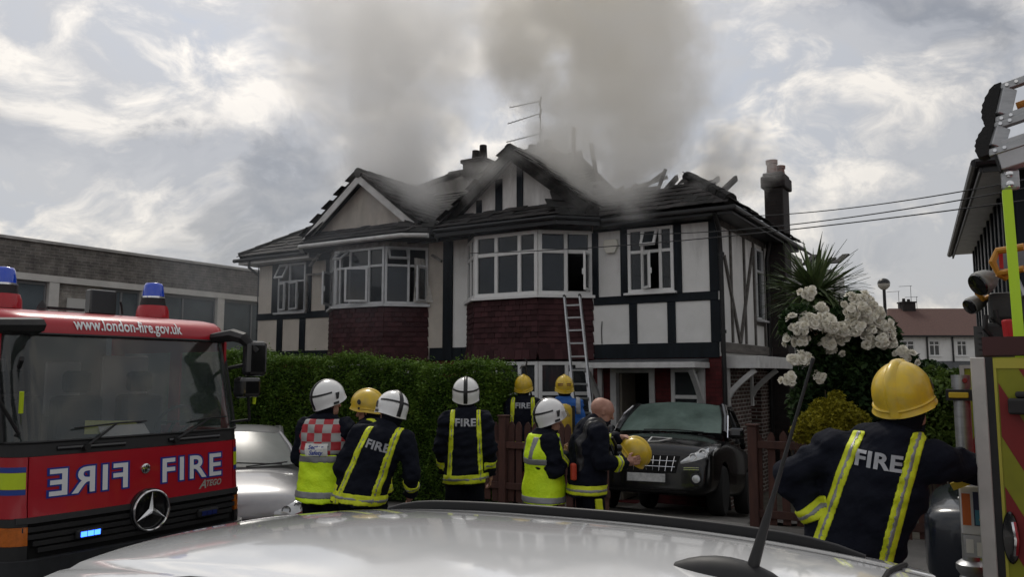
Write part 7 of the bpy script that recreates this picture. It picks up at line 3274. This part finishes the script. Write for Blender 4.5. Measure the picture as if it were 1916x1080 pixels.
mb.bar((bn[0] - .085, bn[1] - .07, bn[2] + .095), (bn[0] + .07, bn[1] - .07, bn[2] + .165), .018, .035)
mb.bar((bn[0] + .03, bn[1] - .065, bn[2] - .06), (bn[0] + .075, bn[1] - .065, bn[2] + .01), .016, .022)
mb.bar((bn[0] + .03, bn[1] - .066, bn[2] - .05), (bn[0] + .08, bn[1] - .066, bn[2] - .04), .016, .03)
mb.build('yellow_strap', mat('strap_yellow', (.55, .38, .02), .5), bno)
mb = MB()
for k in range(14):
    c = Vector((bn[0] + random.uniform(-.05, .07), bn[1] + random.uniform(-.03, .04), bn[2] + .115 + random.uniform(0, .03)))
    d_ = Vector((random.gauss(0, 1), random.gauss(0, 1), random.gauss(0, .5))).normalized() * .035
    mb.bar(c - d_, c + d_, .02, .006)
mb.build('packets', mat('packet_mix', (.5, .5, .5), .4, col2=(.12, .1, .14), vscale=40), bno)

# ladder gantry, ladders with rubber feet, strut
DG = 4.25


def G(px, py, D=DG):
    return L2(px, py, D)


rgt = Vector((.97, -.12, .20)).normalized()       # the ladders run off to the right
for k, (pt, pb, ex) in enumerate((((1872, 166), (1862, 228), 1.2), ((1860, 238), (1850, 288), 1.2))):
    lt, lb = G(*pt), G(*pb)
    ld2 = MB()
    ld2.bar(lt, lt + rgt * ex, .05, .042)
    ld2.bar(lb, lb + rgt * ex, .05, .042)
    ld2.bar(lt + rgt * .03 + Vector((0, 0, -.02)), lb + rgt * .03 + Vector((0, 0, .02)), .07, .075)
    for q in (.45, .8):
        ld2.bar(lt + rgt * q + Vector((0, 0, -.02)), lb + rgt * q + Vector((0, 0, .02)), .03, .03)
    lo2 = ld2.build('roof_ladder', m_steel, f2, bevel=.004, seg=1)
    ft2 = MB()
    up = (lt - lb).normalized()
    pr = []
    side_ = rgt.cross(up).normalized()
    N_ = 12
    outer = []
    for j in range(N_ + 1):
        s = j / N_
        base = lb.lerp(lt, -.12 + 1.24 * s)
        outer.append(base - rgt * (.028 + .042 * math.sin(math.pi * s) ** .7 + (.006 if j % 2 else 0)))
    inner = [lb.lerp(lt, 1.12) + rgt * .005, lb.lerp(lt, -.12) + rgt * .005]
    poly = outer + inner
    n_ = len(poly)
    ft2.add([p - side_ * .035 for p in poly] + [p + side_ * .035 for p in poly], [tuple(range(n_)), tuple(reversed(range(n_, 2 * n_)))] + [(i, (i + 1) % n_, (i + 1) % n_ + n_, i + n_) for i in range(n_)])
    ft2.build('rubber_foot', m_rubber, lo2)
    bt = MB()
    for q in (lt, lb):
        for kk in (.03, .075):
            bt.lathe([(.009, 0), (.009, -.012)], 10, tuple(q + rgt * kk + Vector((0, -.028, 0))), 'y')
    bt.build('bolt', m_chrome, lo2)
hk = MB()
p_ = G(1902, 198)
hk.tube([p_, p_ + rgt * .3], .02, 8)
hk.build('ladder_stop', mat('stop_orange', (.45, .18, .02), .5), f2)
ga_ = G(1868, 270)
gb_ = G(1868, 322)
mb = MB()
c = (ga_ + gb_) / 2
mb.bar(c, c + rgt * 1.3, .10, (ga_ - gb_).length)
mb.build('gantry_beam', mat('beam_pale', (.5, .51, .52), .45, .4, vary=.2, vscale=5), f2, bevel=.006)
mb = MB()
mb.bar(c - rgt * .012, c + rgt * .0, .11, (ga_ - gb_).length + .02)
mb.build('beam_cap', m_black, f2)
mb = MB()
p_ = G(1889, 338)
mb.box(p_[0] - .04, p_[0] + .045, p_[1] - .05, p_[1] - .02, p_[2] - .06, p_[2] + .055)
pvo = mb.build('pivot_plate', m_steel, f2, bevel=.03)
mb = MB()
for dz in (-.03, .025):
    mb.lathe([(.018, 0), (.018, -.015), (.008, -.02)], 12, (p_[0], p_[1] - .05, p_[2] + dz), 'y')
mb.build('bolt', m_chrome, pvo, smooth=True)
mb = MB()
a, b = G(1884, 360, 4.2), G(1912, 700, 4.0)
mb.bar(a + Vector((0, -.03, 0)), b + Vector((0, -.03, 0)), .045, .045)
mb.build('gas_strut', mat('strut_lime', (.42, .66, .01), .4), f2)
# work lamps, guards, hoses and the dark machinery below
for px, py, r_, D in ((1836, 530, .070, 4.5), (1820, 571, .050, 4.7)):
    c = G(px, py, D)
    d_ = Vector((-.55, -.45, -.35)).normalized()
    q = d_.to_track_quat('Z', 'Y').to_matrix()
    mb = MB()
    mb.lathe([(r_ * .4, -.10), (r_ * .85, -.05), (r_, -.01), (r_, .015), (r_ * .92, .02)], 20)
    mb.v = [tuple(c + q @ Vector(p)) for p in mb.v]
    lm = mb.build('work_lamp', mat('lamp_housing', (.20, .20, .19), .45, .4), f2, smooth=True, angle=35)
    mb = MB()
    mb.lathe([(r_ * .93, .016), (r_ * .9, .03), (r_ * .3, .034)], 20)
    mb.v = [tuple(c + q @ Vector(p)) for p in mb.v]
    mb.build('lens', m_black_gloss, lm, smooth=True)
    mb = MB()
    mb.tube([c - d_ * .09, c - d_ * .15 + Vector((.06, 0, -.02)), c + Vector((.2, .05, -.08))], .016, 8)
    mb.build('lamp_arm', m_steel, lm)
m_or = mat('guard_orange', (.50, .22, .015), .5, vary=.2, vscale=8)
mb = MB()
pts = [G(1916, 462, 4.3), G(1866, 470, 4.4), G(1857, 490, 4.4), G(1868, 512, 4.4), G(1916, 503, 4.3)]
mb.tube(pts, .020, 8)
pts = [G(1868, 512, 4.4), G(1880, 520, 4.4), G(1890, 508, 4.4)]
mb.tube(pts, .02, 8)
mb.build('lamp_guard', m_or, f2, smooth=True)
mb = MB()
mb.tube([G(1827, 530, 4.65), G(1829, 548, 4.65), G(1840, 560, 4.65), G(1850, 556, 4.65)], .016, 8)
mb.build('lamp_guard', m_or, f2, smooth=True)
mb = MB()
p_ = G(1895, 490, 4.5)
mb.box(p_[0] - .08, p_[0] + .25, p_[1], p_[1] + .1, p_[2] - .04, p_[2] + .07)
mb.build('control_panel', mat('panel_grey_blue', (.16, .18, .20), .5), f2)
mb = MB()
for z0_, z1_, o in ((2.18, 2.34, 0), (2.05, 2.17, .04)):
    p_ = G(1870, 580, 4.6)
    mb.box(p_[0] - .05 - o, p_[0] + .4, p_[1] - .1, p_[1] + .25, z0_, z1_)
mb.build('pump_housing', mat('pump_dark', (.05, .05, .05), .6, .3, vary=.4, vscale=9), f2, bevel=.02)
mb = MB()
p_ = G(1845, 640, 4.7)
mb.box(p_[0] - .06, p_[0] + .35, p_[1], p_[1] + .3, 1.98, 2.16)
for k in range(5):
    mb.box(p_[0] - .04, p_[0] + .1, p_[1] - .012, p_[1] - .001, 1.99 + k * .033, 2.012 + k * .033)
mb.build('vent_box', mat('vent_grey', (.09, .09, .09), .6), f2)
mb = MB()
pts = [G(1845, 590, 4.5), G(1842, 615, 4.5), G(1858, 632, 4.5), G(1885, 636, 4.5)]
mb.tube(pts, .014, 8)
pts = [G(1862, 580, 4.45), G(1866, 600, 4.45), G(1880, 612, 4.45)]
mb.tube(pts, .014, 8)
mb.build('cable', m_black, f2, smooth=True)
mb = MB()
mb.bar(G(1884, 598, 4.3), G(1891, 648, 4.3), .045, .045)
mb.build('red_lever', mat('lever_red', (.45, .015, .02), .45), f2, bevel=.01)
mb = MB()
p_ = G(1872, 470, 4.45)
mb.bar(p_, p_ + Vector((.0, 0, -.10)), .02, .02)
mb.build('red_lever', mat('lever_red', (.45, .015, .02), .45), f2)
# ================================================================== smoke
def smoke_mat(name, axes, dens, col, nscale, thresh, soft, seed=(0, 0, 0), aniso=.2, absorb=None, contrast=1.0):
    """density = lumpy noise inside a set of fuzzy capsules. axes: (a, b, ra, rb, weight) in object space"""
    m = bpy.data.materials.new(name)
    m.use_nodes = True
    nt = NT(m.node_tree)
    m.node_tree.nodes.clear()
    out = nt.n('ShaderNodeOutputMaterial')
    vol = nt.n('ShaderNodeVolumePrincipled')
    vol.inputs['Color'].default_value = (*col, 1)
    vol.inputs['Anisotropy'].default_value = aniso
    vol.inputs['Density Attribute'].default_value = ''
    t = nt.n('ShaderNodeTexCoord')
    P = t.outputs['Object']
    wv = nt.noise(nt.vmath('ADD', P, seed), nscale * .55, 2, .5, 0, 2.0, 'Color')
    Pw = nt.vmath('ADD', P, nt.vmath('SCALE', nt.vmath('SUBTRACT', wv, (.5, .5, .5)), 2.2 / nscale * .55))
    env = None
    for a, b, ra, rb, wt_ in axes:
        a, b = Vector(a), Vector(b)
        ba = b - a
        pa = nt.vmath('SUBTRACT', Pw, tuple(a))
        dot = nt.n('ShaderNodeVectorMath', operation='DOT_PRODUCT')
        nt.l(pa, dot.inputs[0])
        dot.inputs[1].default_value = tuple(ba / ba.length_squared)
        tt = nt.math('MAXIMUM', nt.math('MINIMUM', dot.outputs['Value'], 1.0), 0.0)
        sc_ = nt.n('ShaderNodeVectorMath', operation='SCALE')
        sc_.inputs[0].default_value = tuple(ba)
        nt.l(tt, sc_.inputs['Scale'])
        dv = nt.n('ShaderNodeVectorMath', operation='LENGTH')
        nt.l(nt.vmath('SUBTRACT', pa, sc_.outputs[0]), dv.inputs[0])
        rr_ = nt.math('ADD', ra, nt.math('MULTIPLY', tt, rb - ra))
        e = nt.math('SUBTRACT', 1.0, nt.math('DIVIDE', dv.outputs['Value'], rr_))
        e = nt.math('MULTIPLY', nt.math('MAXIMUM', e, -.6), wt_)
        env = e if env is None else nt.math('MAXIMUM', env, e)
    nz = nt.noise(nt.vmath('ADD', P, seed), nscale, 5, .6, .35)
    v = nt.math('ADD', env, nt.math('MULTIPLY', nt.math('SUBTRACT', nz, .5), contrast))
    v = nt.math('MULTIPLY', nt.math('SUBTRACT', v, thresh), 1.0 / soft)
    v = nt.math('MAXIMUM', nt.math('MINIMUM', v, 1.0), 0.0)
    nt.l(nt.math('MULTIPLY', nt.math('POWER', v, 1.4), dens), vol.inputs['Density'])
    nt.l(vol.outputs[0], out.inputs['Volume'])
    return m


def smoke_box(name, lo, hi, axes, dens, col, nscale, thresh, soft, label, **kw):
    """closed domain in street coordinates; the axes are given there too"""
    mb = MB()
    c = [(lo[i] + hi[i]) / 2 for i in range(3)]
    mb.box(*[x for i in range(3) for x in (lo[i] - c[i], hi[i] - c[i])])
    o = _old_build(mb, name, None)
    o.location = W(*c)
    o.rotation_euler = (0, 0, TH)
    ax = [(tuple(Vector(a) - Vector(c)), tuple(Vector(b) - Vector(c)), ra, rb, w_) for a, b, ra, rb, w_ in axes]
    o.data.materials.append(smoke_mat(name, ax, dens, col, nscale, thresh, soft, **kw))
    o['kind'] = 'stuff'
    o['label'] = label
    o['category'] = 'smoke'
    return o


# thick column out of the burnt roof, drifting up and to the left
smoke_box('smoke', (-9.2, -1.6, 4.7), (1.9, 7.2, 13.6),
          [((-1.8, .15, 5.4), (-1.9, 1.4, 7.2), 1.35, 1.75, 1.0),
           ((-1.9, 1.4, 7.2), (-3.2, 2.4, 10.4), 1.75, 2.9, 1.0),
           ((-3.2, 2.4, 10.4), (-4.2, 2.8, 12.8), 2.9, 3.6, .95),
           ((-3.2, .1, 5.7), (-3.6, 1.2, 7.6), 1.05, 1.35, 1.0),
           ((-3.8, 1.0, 7.4), (-5.6, 2.0, 10.4), 1.0, 1.7, .8),
           ((-.5, .5, 5.25), (-.1, 1.8, 6.3), .6, 1.0, .85),
           ((-5.0, -.8, 5.7), (-3.6, -.35, 6.5), .35, .6, .8)],
          2.1, (.998, .988, .962), 1.1, .10, .85, 'thick tan smoke column rising from the burnt right-hand roof', seed=(4.1, 2.2, 7.7), contrast=2.1, aniso=.2)
smoke_box('smoke', (-15.2, -1.45, 4.83), (-4.2, 6.9, 13.3),
          [((-6.9, .1, 5.8), (-8.6, 1.2, 7.4), 1.1, 2.2, 1.0),
           ((-8.6, 1.2, 7.4), (-10.2, 2.2, 12.6), 2.2, 3.9, .88),
           ((-10.0, 1.8, 9.6), (-5.0, 2.2, 11.6), 1.6, 2.2, .7),
           ((-7.6, -.6, 5.6), (-6.6, -.2, 6.4), .4, .8, .8)],
          1.2, (.998, .993, .983), .95, .06, .9, 'paler grey smoke spreading over the left-hand roof and ridge', seed=(9.1, 3.2, 1.7), contrast=1.7, aniso=.2)
# thin blue smoke hanging in front of the left half
smoke_box('smoke', (-13.6, -3.6, 1.4), (-.4, -.027, 6.53),
          [((-12.4, -1.6, 4.0), (-6.5, -1.4, 4.2), 1.6, 1.8, 1.0), ((-6.5, -1.4, 4.2), (-1.2, -1.2, 4.6), 1.5, .9, .6)],
          .055, (.78, .84, .92), .5, .05, .8, 'thin bluish smoke drifting across the front of the house', seed=(1.3, 5.2, 3.3), contrast=.9)
